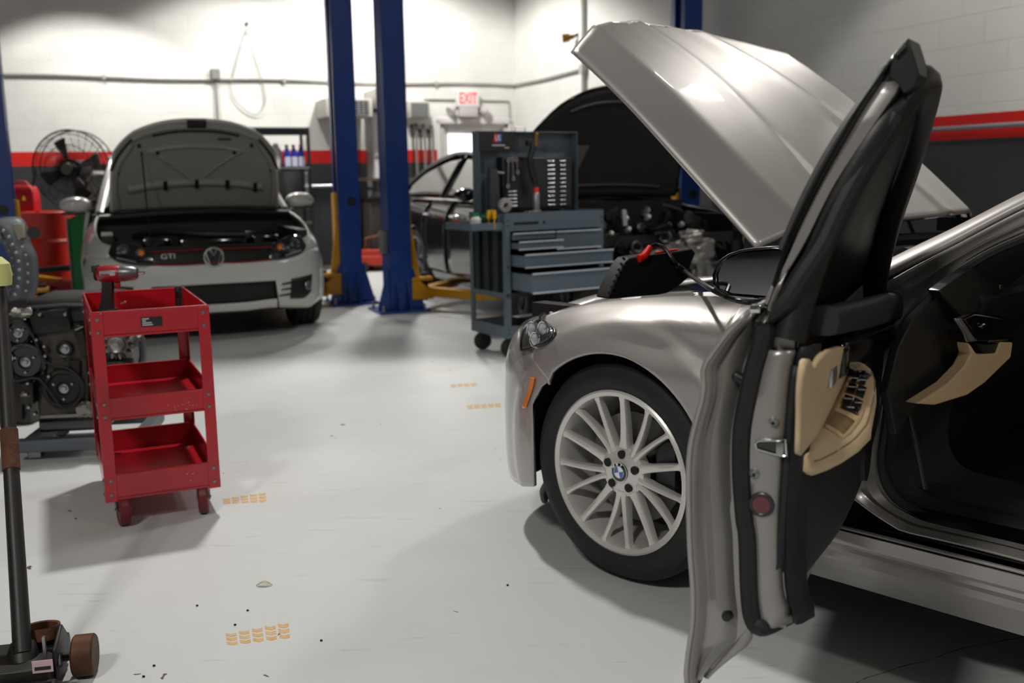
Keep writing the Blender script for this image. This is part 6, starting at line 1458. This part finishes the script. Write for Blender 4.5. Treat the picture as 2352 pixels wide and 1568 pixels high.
# debris beside the drum: red low jack with yellow parts
rj = tag(empty('red_floor_jack', loc=G(120, 690)), 'low red and yellow floor jack lying behind the bare engine', 'floor jack')
MB().b2((-.45, -.08, .1), (.5, -.03, .2)).b2((-.45, .1, .1), (.5, .15, .2)).b2((-.4, -.08, .12), (.1, .15, .16)).build('chassis', mat('jack_red', '#a5140f', .4, var=.3), rj, bevel=.008)
MB().box((-.05, .02, .22), (.3, .1, .05), rot=(0, .15, 0), ch=.01).build('lift_arm', YEL, rj); MB().box((.45, .02, .2), (.3, .09, .04), ch=.01).build('pump_body', YEL, rj)
for x in (-.4, .45):
    for y in (-.1, .17): MB().cyl((x, y-.015, .05), (x, y+.015, .05), .05, n=20).build('wheel', BLK, rj)
hs = MB(); hs.tube([(-.2, -.1, .3), (.3, -.15, .34), (.7, -.1, .28), (1.1, 0, .22)], .03, 8, sm=4); o = tag(hs.build('rubber_hose', RUB), 'thick black rubber hose lying over the red jack behind the engine', 'hose'); o.location = G(120, 690)+V((0, .05, .0))
# shelf against the back wall
sx0, sx1 = sback(560), sback(712); 
SHM = WB@Matrix.Translation((0, .55, 0)); shf = tag(empty('wire_shelf', M=SHM), 'tall black wire shelving unit against the back wall behind the white hatchback', 'shelf')
a_, b_ = (sx1-.15), (sx0-.1); P1 = SHM.inverted()@onplane(712, 400, CR+DR*.8, DR); P0 = SHM.inverted()@onplane(560, 400, CR+DR*.8, DR); a_, b_ = P1.x, P0.x
HS = (SHM.inverted()@onplane(650, 292, CR+DR*.8, DR)).z
for x in (a_, b_):
    for y in (-.22, .24): MB().tube([(x, y, 0), (x, y, HS)], .022, 8).build('upright', BLK, shf)
for z in (.15, .6, (SHM.inverted()@onplane(690, 392, CR+DR*.8, DR)).z, HS-.04):
    s_ = MB(); s_.b2((a_, -.24, z), (b_, .26, z+.015)); s_.tube([(a_, .25, z+.03), (b_, .25, z+.03)], .012, 6)
    if z > HS-.1: s_.b2((a_, .24, z-.06), (b_, .25, z+.04))
    s_.build('shelf_board', BLK, shf)
zS = (SHM.inverted()@onplane(690, 392, CR+DR*.8, DR)).z+.016
for i, px in enumerate((665, 681, 697)):
    x = (SHM.inverted()@onplane(px, 392, CR+DR*.8, DR)).x; e = tag(empty('oil_bottle', M=SHM@Matrix.Translation((x, .12, zS))), ['blue oil bottle on the shelf, leftmost of three behind the hatchback hood', 'blue oil bottle with pale label, middle of three on the shelf', 'blue oil bottle with a red cap mark, rightmost of three on the shelf'][i], 'bottle', 'blue oil bottles on the black shelf')
    MB().loft([[V((u*s, v*s, z)) for u, v in ((-.036, -.06), (.036, -.06), (.036, .06), (-.036, .06))] for z, s in ((0, 1), (.2, 1), (.25, .7), (.27, .4), (.29, .4))]).build('bottle_body', mat('oil_blue', '#1a33a8', .35), e, bevel=.01)
    MB().box((0, .062, .1), (.07, .004, .12)).build('bottle_label', mat('label_white', '#c9cfe0', .5), e); MB().cyl((0, 0, .285), (0, 0, .31), .022, n=12).build('bottle_cap', mat('cap_red', '#b8202b', .5), e)
x = (SHM.inverted()@onplane(642, 392, CR+DR*.8, DR)).x; e = tag(empty('white_jug', M=SHM@Matrix.Translation((x, .05, zS))), 'white jug on the black shelf beside the blue oil bottles', 'jug'); MB().lathe([(0, 0), (.08, 0), (.08, .22), (.04, .29), (.03, .33), (0, .33)], n=20).build('jug_body', WHITEP, e)
cz = MB(); x = (SHM.inverted()@onplane(701, 392, CR+DR*.8, DR)).x
for k in range(16): cz.torus((x, .31, zS-.03-.03*k), (1, 0, 0) if k % 2 else (.3, 1, 0), .016, .005, 12, 6)
o = tag(cz.build('steel_chain', STEEL), 'steel chain hanging from the shelf beside the blue bottles', 'chain'); o.matrix_world = SHM
# vice / bench rod
e = tag(empty('workshop_machine', M=SHM@Matrix.Translation((P1.x-.5, .1, 0))), 'dark workshop machine with a bright steel rod beside the shelf', 'machine')
zr = (SHM.inverted()@onplane(735, 427, CR+DR*.8, DR)).z
MB().b2((-.1, -.18, 0), (.16, .12, zr-.1)).build('machine_stand', mat('charcoal_metal', '#3d3f42', .5), e, bevel=.01); MB().box((-.05, 0, zr+.02), (.2, .2, .22), ch=.03).build('machine_head', mat('grey_head', '#595c63', .5), e); MB().cyl((.0, .03, zr), (.55, .03, zr), .018).build('steel_rod', STEEL, e)
# orange floor jack far back between posts
e = tag(empty('orange_floor_jack', loc=G(862, 622)), 'orange red floor jack seen between the two blue posts far back', 'floor jack')
om = mat('jack_orange', '#b5301a', .4, var=.3)
MB().b2((-.2, -.13, .08), (.45, -.09, .2)).b2((-.2, .09, .08), (.45, .13, .2)).b2((-.15, -.1, .1), (.1, .1, .28)).build('frame', om, e, bevel=.01)
MB().tube([(-.12, 0, .2), (-.1, -.05, .42), (.05, -.05, .45), (.2, 0, .52)], .02, 8).build('handle', mat('rust_brown', '#6f4426', .7, .3, var=.5), e); MB().cyl((-.12, -.16, .06), (-.12, .16, .06), .06, n=20).build('front_roller', BLK, e)
for y in (-.15, .15): MB().cyl((.38, y-.02, .05), (.38, y+.02, .05), .05, n=18).build('rear_wheel', BLK, e)
# brown machine block behind it
P_ = WB@V((sback(866), .5, 0)); e = tag(empty('parts_washer', loc=P_+DR*.3), 'dark brown cabinet under the pale steel cabinet at the back wall', 'cabinet'); e.rotation_euler = (0, 0, YAW)
MB().b2((-.4, -.3, 0), (.25, .2, .9)).build('washer_body', mat('brown_metal', '#3a3330', .6), e, bevel=.02); MB().b2((-.42, -.32, .9), (.27, .22, .93)).build('washer_lid', BLK, e)
x = sback(858); zt = zback(858, 380); e = tag(empty('wall_box', M=WB@Matrix.Translation((x, 0, 0))), 'small white paper box on a wooden shelf beside the blue post', 'box'); MB().box((0, 1.0, zback(858, 381)-.05), (.2, .1, .22), ch=.006).build('carton', mat('cream_card', '#d9cdbd', .6), e)
e = tag(empty('shelf_plank', M=WB@Matrix.Translation((x+.05, 0, 0))), 'short wooden plank shelf carrying the white box between the blue posts', 'shelf'); MB().b2((-.28, 0.3, zback(858, 381)-.2), (.28, 1.08, zback(858, 381)-.165)).build('plank', mat('plank_wood', '#5a4a3c', .6, var=.4), e); MB().b2((-.2, 0, zback(858, 381)-.2), (-.17, .5, zback(858, 381)-.17)).b2((.17, 0, zback(858, 381)-.2), (.2, .5, zback(858, 381)-.17)).build('bracket', BLK, e)
# ================================================================== bare engine on its dolly
EY = 4.1; ep = G(115, 1070); EM = Matrix.Translation((ep.x, ep.y+.12, 0))@Matrix.Rotation(radians(8), 4, 'Z'); EI = EM.inverted()
eng = tag(empty('bare_engine', M=EM), 'bare black car engine with pulleys sitting on a low dolly behind the red cart', 'engine')
EN = (EM.to_3x3()@V((0, -1, 0)))
def epx(px, py, y=-.0): return EI@onplane(px, py, EM@V((0, y, 0)), EN)
dol = tag(empty('engine_dolly', M=EM), 'low grey steel dolly on small casters under the bare engine', 'dolly')
a = epx(40, 1022, -.02); b = epx(330, 1022, -.02)
for y in (-.03, .42): MB().b2((a.x, y-.02, a.z-.03), (b.x, y+.03, a.z+.025)).build('dolly_beam', mat('dolly_grey', '#62686f', .45, .5, var=.3), dol, bevel=.004)
for x in (a.x+.02, b.x-.05): MB().b2((x, -.03, a.z-.03), (x+.05, .42, a.z+.02)).build('dolly_cross', mat('dolly_grey', '#62686f'), dol)
for x in (a.x+.06, b.x-.06):
    for y in (.02, .4): 
        bb2 = MB().box((x, y, a.z-.05), (.05, .045, .03)).build('caster_bracket', STEEL, dol); MB().cyl((x, y-.014, .032), (x, y+.014, .032), .032, n=20).build('caster_wheel', BLK, bb2)
o1 = epx(60, 700, .0); o2 = epx(205, 990, .0); x0, x1, z1, z0 = epx(60, 700).x, epx(240, 700).x, epx(60, 700).z, a.z+.03
MB().box(((x0+x1)/2, .22, (z0+z1)/2+.02), (x1-x0, .42, z1-z0-.1), ch=.02).build('engine_block', GREASE, eng)
MB().prism([((epx(u, v).x), (epx(u, v).z)) for u, v in ((78, 762), (185, 745), (200, 800), (204, 940), (200, 962), (95, 962), (88, 930), (105, 860), (95, 800))], .04, o=(0, .03, 0), X=(1, 0, 0), Y=(0, 0, 1), Z=(0, -1, 0)).build('timing_cover', mat('dirty_aluminium', '#4c4945', .5, .6, var=.7, scale=14, bump=.5, bscale=25), eng, bevel=.01)
tp_ = MB(); za, zb_ = epx(60, 690).z, epx(60, 745).z; tp_.box(((x0+x1)/2, .2, (za+zb_)/2), (x1-x0+.02, .4, za-zb_), ch=.015); 
for k in range(5): tp_.box((x0+.05+k*.06, -.01, zb_+.04), (.012, .03, .05), ch=.003)
tp_.tube([(x0, -.02, za-.03), ((x0+x1)/2, -.03, za-.02), (x1, -.02, za-.03)], .01, 8); tp_.build('valve_cover', BLK, eng)
op = MB(); q0, q1 = epx(90, 962), epx(215, 990); op.box(((q0.x+q1.x)/2+.02, .2, (q0.z+q1.z)/2), (q1.x-q0.x+.06, .38, q0.z-q1.z), ch=.015); op.build('oil_pan', BLKG, eng)
MB().box(((q0.x+q1.x)/2+.01, .01, q0.z+.012), (q1.x-q0.x, .06, .014), ch=.003).build('pan_flange', ALU, eng)
def pulley(px, py, rpx, nm='pulley', m=BLK, d=.04, hub=True):
    c = epx(px, py, -.03); r = rpx*1.82e-3
    p = MB().lathe([(0, -.012), (r*.32, -.012), (r*.36, -.004), (r*.72, -.004), (r*.8, .006), (r*.95, .008), (r, .004), (r*.97, -.004), (r, -.01), (r*.97, -.016), (r, -.022), (r*.97, -.03), (r*.97, -.045), (0, -.045)], c, (0, -1, 0), 36).build(nm, m, eng)
    if hub: MB().lathe([(0, .004), (.010, .004), (.012, -.002), (.02, -.004), (.02, -.012)], c, (0, -1, 0), 16).build('pulley_bolt', STEEL, p)
    for k in range(3):
        if rpx > 30: MB().cyl(c+V((r*.5*cos(k*2.1+.5), -.01, r*.5*sin(k*2.1+.5))), c+V((r*.5*cos(k*2.1+.5), .006, r*.5*sin(k*2.1+.5))), .005, n=10).build('bolt', STEEL, p)
    return p
pulley(40, 765, 33, m=BLKG); pulley(58, 832, 47, m=BLKG); pulley(146, 893, 48, m=GREASE); pulley(148, 802, 19); pulley(20, 822, 14)
for u, v, w_, h_ in ((120, 735, .16, .1), (60, 900, .08, .1), (30, 930, .1, .12), (175, 850, .05, .1), (190, 780, .04, .14), (40, 700, .1, .05)):
    c = epx(u, v, .0); MB().box(c, (w_, .07, h_), rot=(0, random.uniform(-.2, .2), 0), ch=.012).build('bracket', GREASE, eng)
for i, (u, v) in enumerate(((84, 780), (102, 795), (104, 817), (112, 864), (60, 905), (66, 935), (80, 950), (150, 722), (92, 722), (200, 760), (64, 880))):
    c = epx(u, v, -.05); MB().lathe([(0, .008), (.006, .007), (.008, 0), (.008, -.02), (0, -.02)], c, (0, -1, 0), 8).build('engine_bolt', STEEL, eng)
c = epx(52, 718, -.03); blob(c.x, c.y, c.z, .045, .02, .02, 3, 16, 10).build('cast_lug', ALU, eng, ang=30); c = epx(60, 905, -.03); blob(c.x, c.y, c.z, .02, .02, .012, 5, 14, 10).build('cast_lug', ALU, eng, ang=30); c = epx(195, 940, -.03); blob(c.x, c.y, c.z, .035, .02, .03, 6, 14, 10).build('cast_lug', ALU, eng, ang=30)
c = epx(172, 758, -.05); MB().tube([c, c+V((.035, 0, .015))], .004, 8).build('dipstick', STEEL, eng)
# belt
MB().tube([epx(40, 731, -.045), epx(75, 770, -.045), epx(104, 830, -.045), epx(160, 848, -.045), epx(193, 890, -.045), epx(150, 940, -.045), epx(90, 870, -.045), epx(30, 870, -.045), epx(10, 770, -.045)], (.006), 8, closed=True, sm=4).build('drive_belt', RUB, eng)
# alternator
alc = epx(270, 790, .0); al = MB(); r = .064; 
al.lathe([(0, .0), (r*.9, 0), (r, -.01), (r, -.08), (r*.8, -.11), (0, -.11)], alc, (0, -1, 0), 36); alo = al.build('alternator', ALU, eng)
for k in range(22):
    a = 2*pi*k/22; MB().box(alc+V((cos(a)*r*.86, -.004, sin(a)*r*.86)), (.008, .012, .022), rot=(0, -a+pi/2, 0)).build('cooling_fin', ALU if k % 2 else BLK, alo)
MB().lathe([(0, .03), (.012, .03), (.014, .024), (.026, .022), (.033, .026), (.034, .004), (.03, 0)], alc, (0, -1, 0), 28).build('alternator_pulley', STEEL, alo)
MB().tube([epx(300, 800, .02), epx(322, 770, .04), epx(328, 820, .06), epx(318, 850, .1)], .016, 8, sm=3).build('coolant_pipe', mat('grey_pipe2', '#55585c', .45, .3), eng)
MB().box(epx(262, 840, .04), (.16, .1, .06), ch=.02).build('alternator_bracket', GREASE, eng)
# ---- dimpled plate (bellhousing shield) leaning behind the engine
DY = 4.9; dP = V((0, DY, 0)); dN = V((0, -1, 0))
ang_pts_o = [(18, 503), (48, 503), (62, 522), (68, 555), (82, 585), (86, 620), (84, 660), (66, 700), (50, 712)]; ang_pts_i = [(-30, 512), (-20, 540), (4, 552), (20, 575), (28, 600), (28, 640), (16, 672), (10, 700), (8, 715)]
A3 = resample([onplane(a, b, dP, dN) for a, b in ang_pts_o], 26); B3 = resample([onplane(a, b, dP, dN) for a, b in ang_pts_i], 26)
g = []
for j in range(9):
    f = j/8; g.append([p.lerp(q, f)+V((0, -.05*sin(pi*f), 0)) for p, q in zip(A3, B3)])
mb = MB().sheet(g)
dmp = mat('dimpled_metal', '#5c6066', .5, .4, var=.4, scale=10)
sh_ = tag(empty('dimpled_shield', loc=(0, 0, 0)), 'curved grey dimpled metal shield standing behind the engine at the left edge', 'metal shield')
so = mb.build('shield_body', dmp, sh_, ang=50, solid=.012)
for i in range(4, 24, 2):
    for j in (2, 4, 6): 
        k = min(25, i+(j//2) % 2); p = g[j][k]; MB().sphere(p+V((0, -.006, 0)), (.011, .008, .011), 10, 6).build('dimple', mat('dimple_light', '#a3a7ad', .4, .5), so)
for u, v in ((78, 534), (18, 538)): MB().cyl(onplane(u, v, dP-V((0, .05, 0)), dN), onplane(u, v, dP-V((0, .03, 0)), dN), .03, n=18).build('mount_bushing', RUB, sh_)
c = onplane(44, 530, dP-V((0, .04, 0)), dN); MB().box(c, (.05, .02, .07), ch=.006).build('paper_tag', mat('old_tag', '#8d8878', .7), sh_)
c = onplane(40, 690, dP, dN); MB().box((c.x-.05, c.y+.02, c.z/2-.02), (.2, .2, c.z-.06), ch=.01).build('support_stand', BLK, sh_)
# ================================================================== jack at the front left corner
jk = G(55, 1545, 0); jk = V((G(100, 1560).x, G(100, 1560).y, 0))
JM = Matrix.Translation(jk)@Matrix.Rotation(radians(12), 4, 'Z'); JI = JM.inverted(); JN = JM.to_3x3()@V((0, -1, 0))
jb = tag(empty('floor_jack', M=JM), 'black and rusty floor jack with an upright handle at the bottom left corner', 'floor jack')
RUST = mat('rusty_steel', '#6b4430', .75, .3, var=.8, scale=14, col2='#3c2419', bump=.3); JBLK = mat('worn_black_paint', '#1b1b1c', .45, .2, var=.4, scale=22, col2='#3a332e')
def jpx(px, py, y=0.): return JI@onplane(px, py, JM@V((0, y, 0)), JN)
c0 = jpx(170, 1500, 0); wr_ = .05
w0_, w1_ = jpx(169, 1500), jpx(214, 1500)
MB().lathe([(0, 0), (.046, 0), (.05, .004), (.05, .046), (.046, .05), (0, .05)], (w0_.x, 0, .052), (1, .0, 0), 28).build('front_wheel', mat('rust_wheel', '#5f3a22', .6, .4, var=.8, scale=16, col2='#3a2417'), jb)
MB().cyl((w0_.x-.12, 0, .052), (w0_.x, 0, .052), .010).build('axle', JBLK, jb)
xl = jpx(0, 1500).x-.06; xr_ = jpx(135, 1500).x
fr = MB(); fr.prism([(-.06, .02), (-.06, .10), (.02, .13), (.06, .09), (.06, .02)], .01, o=(xr_, 0, 0), X=(0, 1, 0), Y=(0, 0, 1), Z=(1, 0, 0)); fr.prism([(-.06, .02), (-.06, .10), (.02, .13), (.06, .09), (.06, .02)], .01, o=(xl, 0, 0), X=(0, 1, 0), Y=(0, 0, 1), Z=(1, 0, 0)); fr.b2((xl, -.1, .03), (xr_, .06, .075)); fr.build('chassis', JBLK, jb, bevel=.004)
MB().b2((w0_.x-.055, -.05, .03), (w0_.x-.048, -.04, .13)).build('tie_rod', STEEL, jb)
sc2 = jpx(92, 1462, .03); MB().lathe([(0, .012), (.034, .010), (.036, .028), (.042, .03), (.045, .0), (.03, -.012), (0, -.012)], sc2+V((0, .02, -.01)), (0, .15, 1), 28).build('saddle', RUST, jb)
MB().box(sc2+V((.0, .02, -.045)), (.11, .09, .05), ch=.01).build('lift_arm', JBLK, jb)
lb = jpx(98, 1530, -.105); lbl = MB().box(lb, (.045, .002, .03)).build('jack_label', mat('pink_label', '#c9a9b4', .6), jb); MB().box(lb+V((0, -.0015, -.004)), (.035, .001, .008)).build('label_line', BLK, lbl)
MB().tube([jpx(110, 1492, -.0), jpx(132, 1496, -.02), jpx(138, 1530, -.06)], .006, 8, sm=3).build('return_spring', BLK, jb)
MB().b2((jpx(20, 1560).x, -.14, .02), (jpx(160, 1560).x, -.1, .05)).build('rear_frame', JBLK, jb, bevel=.006)
# handle
hb0 = JI@onplane(52, 1500, JM@V((0, -.03, 0)), JN); ht = onplane(0, 655, V((0, 2.75, 0)), V((0, 1, 0))); ht = JI@ht
MB().lathe([(0, 0), (.035, 0), (.036, .03), (.03, .055), (.026, .06), (0, .06)], hb0+V((0, 0, -.035)), (ht-hb0), 24).build('handle_socket', JBLK, jb)
hv = ht-hb0
hd1 = hb0+hv*.46; hd2_ = hb0+hv*.57
hh = MB().cyl(hb0, ht, .0215, .0165, n=24).build('handle', JBLK, jb, label='long black steel jack handle')
MB().cyl(hd1, hd2_, .0218, n=24).build('bare_rust_band', RUST, hh)
e_ = tag(empty('yellow_cap', M=JM@Matrix.Translation(ht)), 'pale yellow foam cap resting on top of the jack handle', 'cap')
MB().lathe([(0, .0), (.03, 0), (.034, .03), (.03, .06), (.012, .078), (0, .08)], (0, 0, .0), n=20).build('foam_cap', mat('pale_yellow', '#c9cb86', .6), e_); MB().cyl((0, 0, -.03), (0, 0, 0), .02, n=16).build('cap_collar', STEEL, e_)
# ================================================================== diagnostic tablet + cable on the silver car
TQ = W0+V((.7071, .7071, 0))*.42
tbl = empty('diagnostic_tablet', loc=(0, 0, 0)); tag(tbl, 'black rugged diagnostic tablet with red edge standing on the silver car engine bay', 'tablet')
tN = V((.55, -.83, 0)).normalized()
TP = V((.0, .0, 0))+(SM@V((.22, -.5, .8)))
def tpx(px, py, d=0.): return onplane(px, py, TP-tN*d, tN)
pts = [tpx(*p) for p in ((1394, 686), (1405, 655), (1432, 606), (1444, 592), (1478, 587), (1560, 576), (1588, 570), (1597, 580), (1585, 610), (1578, 640), (1560, 655), (1535, 672), (1470, 684))]
nn = len(pts); mb = MB(); vs = [p-tN*-.004 for p in pts]+[p-tN*.06+V((0, 0, .0)) for p in pts]
mb.add(vs, [tuple(range(nn)), tuple(range(2*nn-1, nn-1, -1))]+[(i, nn+i, nn+(i+1) % nn, (i+1) % nn) for i in range(nn)]); mb.build('tablet_body', mat('tablet_rubber', '#0d0d0e', .6, bump=.1), tbl, bevel=.006)
RBR = mat('bright_red_plastic', '#e02015', .4)
a = tpx(1505, 581, -.004); b = tpx(1556, 573, -.004); MB().tube([a, b], .004, 8).build('red_trim', RBR, tbl)
MB().tube([tpx(1467, 594, -.01), tpx(1480, 588, -.01), tpx(1488, 576, -.01), tpx(1494, 566, -.01)], [.013, .013, .011, .009], 10).build('red_plug', RBR, tbl)
MB().box(tpx(1540, 583, -.006), (.008, .004, .004)).build('port_mark', ORANGE, tbl)
for i in range(7):
    p = tpx(1400+i*5.5, 672-i*13, -.006); MB().box(p, (.012, .008, .008), rot=(0, .9, 0)).build('grip_rib', mat('tablet_rubber', '#0d0d0e'), tbl)
mb = MB(); 
cp = [tpx(1494, 566, -.01), tpx(1508, 562, -.012), tpx(1528, 572, -.03), tpx(1548, 600, -.06), tpx(1572, 622, -.06)]
cl = [SM.inverted()@p for p in cp]
cl2 = [SM.inverted()@G(1620, 655, .93), SM.inverted()@G(1670, 682, .905), SM.inverted()@G(1715, 694, .90)]
dpt = [DM@dp_(a, b, .28) for a, b in ((1748, 690),)]
path = cp+[SM@p for p in cl2]+[AY(1760, 692, 2.32), AY(1830, 690, 2.4), AY(1960, 720, 2.5), AY(2013, 757, 2.33), AY(2055, 782, 2.2), AY(2078, 830, 2.15), AY(2082, 900, 2.12), AY(2090, 960, 2.1), AY(2110, 1040, 2.1), AY(2126, 1120, 2.12)]
o = tag(MB().tube(path, .0062, 10, sm=6).build('diagnostic_cable', mat('black_cable', '#121212', .4)), 'black cable running from the tablet across the fender and into the silver car cabin', 'cable')
fr1 = tpx(1558, 612, -.06); fr2 = tpx(1572, 622, -.06); MB().cyl(tpx(1556, 610, -.06), tpx(1576, 625, -.06), .009, n=14).build('cable_ferrite', DSTEEL, o)
path2 = [AY(1640, 668, 2.75), AY(1680, 687, 2.62), AY(1725, 690, 2.5), AY(1780, 686, 2.45)]
# ================================================================== floor marks
YM = mat('yellow_footprint', '#c59a5a', .6, var=.5, scale=40, col2='#d9c9a8')
def G2(px, py): return G(px, py, 0)
def print_(poly_cells, label):
    "poly_cells: quads in pixels (tl,tr,br,bl); each filled by three slanted bars"
    mb = MB()
    for q in poly_cells:
        P = [G2(*p) for p in q]
        for k in range(3):
            f0, f1 = k/3+.03, (k+1)/3-.08
            a = P[0].lerp(P[3], f0); b = P[1].lerp(P[2], f0); c = P[1].lerp(P[2], f1); d = P[0].lerp(P[3], f1); m1 = a.lerp(b, .5)+(d-a)*.35; m2 = d.lerp(c, .5)+(d-a)*.35
            vs = [a, m1, b, c, m2, d]; mb.add([V((v.x, v.y, .0006)) for v in vs]+[V((v.x, v.y, 0)) for v in vs], [(0, 1, 4, 5), (1, 2, 3, 4), (6, 7, 10, 11), (7, 8, 9, 10), (0, 6, 7, 1), (1, 7, 8, 2), (2, 8, 9, 3), (3, 9, 10, 4), (4, 10, 11, 5), (5, 11, 6, 0)])
    o = tag(mb.build('shoe_print', YM, ang=0), label, 'shoe print', 'yellow shoe prints on the floor')
def cells(x0, x1, n, yt0, yt1, h0, h1, gap=.18, sk=4):
    out = []
    for i in range(n):
        a = x0+(x1-x0)*i/n; b = x0+(x1-x0)*(i+1-gap)/n; f = (i+.5)/n; y = yt0+(yt1-yt0)*f; h = h0+(h1-h0)*f
        out.append(((a, y), (b, y-1), (b+sk, y-1+h), (a+sk, y+h)))
    return out
print_(cells(518, 668, 5, 1456, 1428, 28, 38), 'yellow shoe print closest to us, at the bottom of the floor left of centre')
print_(cells(511, 614, 5, 1146, 1130, 12, 24, sk=2), 'yellow shoe print on the floor just right of the red cart caster')
print_(cells(1072, 1152, 5, 931, 925, 9, 11, sk=2), 'faint yellow shoe print left of the silver bumper, nearer of two')
print_(cells(1034, 1096, 4, 884, 879, 6, 8, sk=2), 'faintest yellow shoe print left of the silver bumper, farther of two')
lf_ = G2(607, 1345); e = tag(empty('dry_leaf', loc=lf_), 'small curled dry leaf lying on the floor in the middle foreground', 'leaf')
MB().sheet([[V((x, y*(1-(x/.026)**2)*.9, .004+.25*abs(y)+ .006*cos(x*90))) for y in (-.009, -.004, 0, .004, .009)] for x in lsp(-.024, .024, 9)]).build('leaf_blade', mat('leaf_green', '#8d8f4a', .6, var=.8, scale=90, col2='#c9c9b8'), e, ang=60, solid=.0006)
random.seed(77)
for i, (px, py) in enumerate(((569, 1403), (453, 1392), (540, 1436), (354, 1530), (330, 1555), (1166, 1345), (738, 1472), (174, 1192))):
    p = G2(px, py); o = MB().sphere((0, 0, .0025), (.004, .003, .003), 7, 4).build('grit', BLK); o.location = (p.x, p.y, 0); tag(o, 'tiny black grit chip lying on the pale floor', 'grit', 'black grit chips on the floor')
# joint crack at the right foreground
cpts = [(1965, 1570), (1990, 1557), (2030, 1545), (2080, 1528), (2130, 1517), (2200, 1492), (2260, 1480), (2352, 1462), (2500, 1430)]
P = smooth([G2(*p) for p in cpts], 5); mb = MB(); random.seed(2); L1 = []; L2 = []
for i, p in enumerate(P):
    w_ = .0008+random.random()*.002; L1.append(V((p.x, p.y+w_, .0005))); L2.append(V((p.x, p.y-w_, .0005)))
mb.sheet([L1, L2]); struct(mb.build('floor_crack', mat('crack_dark', '#85837e', .9), ang=0))
# ================================================================== lights, world, camera
def lamp(name, loc, power, size=.18, spot=150, blend=.35, col=(1, .965, .91)):
    l = bpy.data.lights.new(name, 'SPOT'); l.energy = power; l.shadow_soft_size = size; l.spot_size = radians(spot); l.spot_blend = blend; l.color = col
    o = bpy.data.objects.new(name, l); C.objects.link(o); o.location = loc; return o
def aim(o, t):
    d = V(t)-o.location; o.rotation_euler = d.to_track_quat('-Z', 'Y').to_euler()
aim(lamp('bay_or_fill_lamp', (-1.15, 5.2, 4.6), 680, .13, 96, .3), (-.9, 2.7, 0))
aim(lamp('bay_or_fill_lamp', (2.69, 6.79, 3.85), 110, .15, 104, .3), (1.3, 4.3, 0))
_p = CR+DB*sback(215)+DR*1.35; lamp('bay_or_fill_lamp', (_p.x, _p.y, 4.15), 330, .14, 106, .12)
_p = CR+DB*sback(560)+DR*1.5; lamp('bay_or_fill_lamp', (_p.x, _p.y, 4.6), 300, .14, 112, .2)
_p = CR+DR*(sright(2420))+DB*1.25; lamp('bay_or_fill_lamp', (_p.x, _p.y, 4.3), 170, .14, 104, .2)
aim(lamp('bay_or_fill_lamp', (-1.2, 12.2, 4.3), 620, .18, 140, .3), (-1.2, 12.8, 0))
aim(lamp('bay_or_fill_lamp', (-1.8, -1.4, 4.6), 330, .2, 130), (-.6, .8, 0))
aim(lamp('bay_or_fill_lamp', (3.2, -.5, 4.6), 130, .2, 130), (2.2, 2.0, 0))
lamp('bay_or_fill_lamp', (-2.2, -1.5, 4.5), 220, .2, 150, .3)  # fill added behind the camera to brighten the front wall the door mirror reflects
w = bpy.data.worlds.new('world'); bpy.context.scene.world = w; w.use_nodes = True
bg = w.node_tree.nodes['Background']; sky = w.node_tree.nodes.new('ShaderNodeTexSky'); sky.sky_type = 'HOSEK_WILKIE'; sky.sun_direction = (0.3, -.4, .8); sky.turbidity = 6
mx = w.node_tree.nodes.new('ShaderNodeMix'); mx.data_type = 'RGBA'; mx.inputs[0].default_value = .6; mx.inputs[7].default_value = (1, 1, 1, 1)
w.node_tree.links.new(sky.outputs[0], mx.inputs[6]); w.node_tree.links.new(mx.outputs[2], bg.inputs[0]); bg.inputs[1].default_value = 4.
cd = bpy.data.cameras.new('camera'); cam = bpy.data.objects.new('camera', cd); C.objects.link(cam)
cd.sensor_width = 36; cd.lens = FPX/2352*36; cd.clip_start = .05
xa = (ray(1177, 784)-ray(1176, 784)).normalized(); ya = (ray(1176, 783)-ray(1176, 784)).normalized(); za = -FW
cam.matrix_world = Matrix(((xa.x, ya.x, za.x, CAM.x), (xa.y, ya.y, za.y, CAM.y), (xa.z, ya.z, za.z, CAM.z), (0, 0, 0, 1)))
cd.dof.use_dof = True; cd.dof.focus_distance = 2.3; cd.dof.aperture_fstop = 3.6
sc = bpy.context.scene; sc.camera = cam
sc.view_settings.view_transform = 'Standard'; sc.view_settings.look = 'None'; sc.view_settings.exposure = -.17; sc.view_settings.gamma = 1
sc.view_settings.use_curve_mapping = False
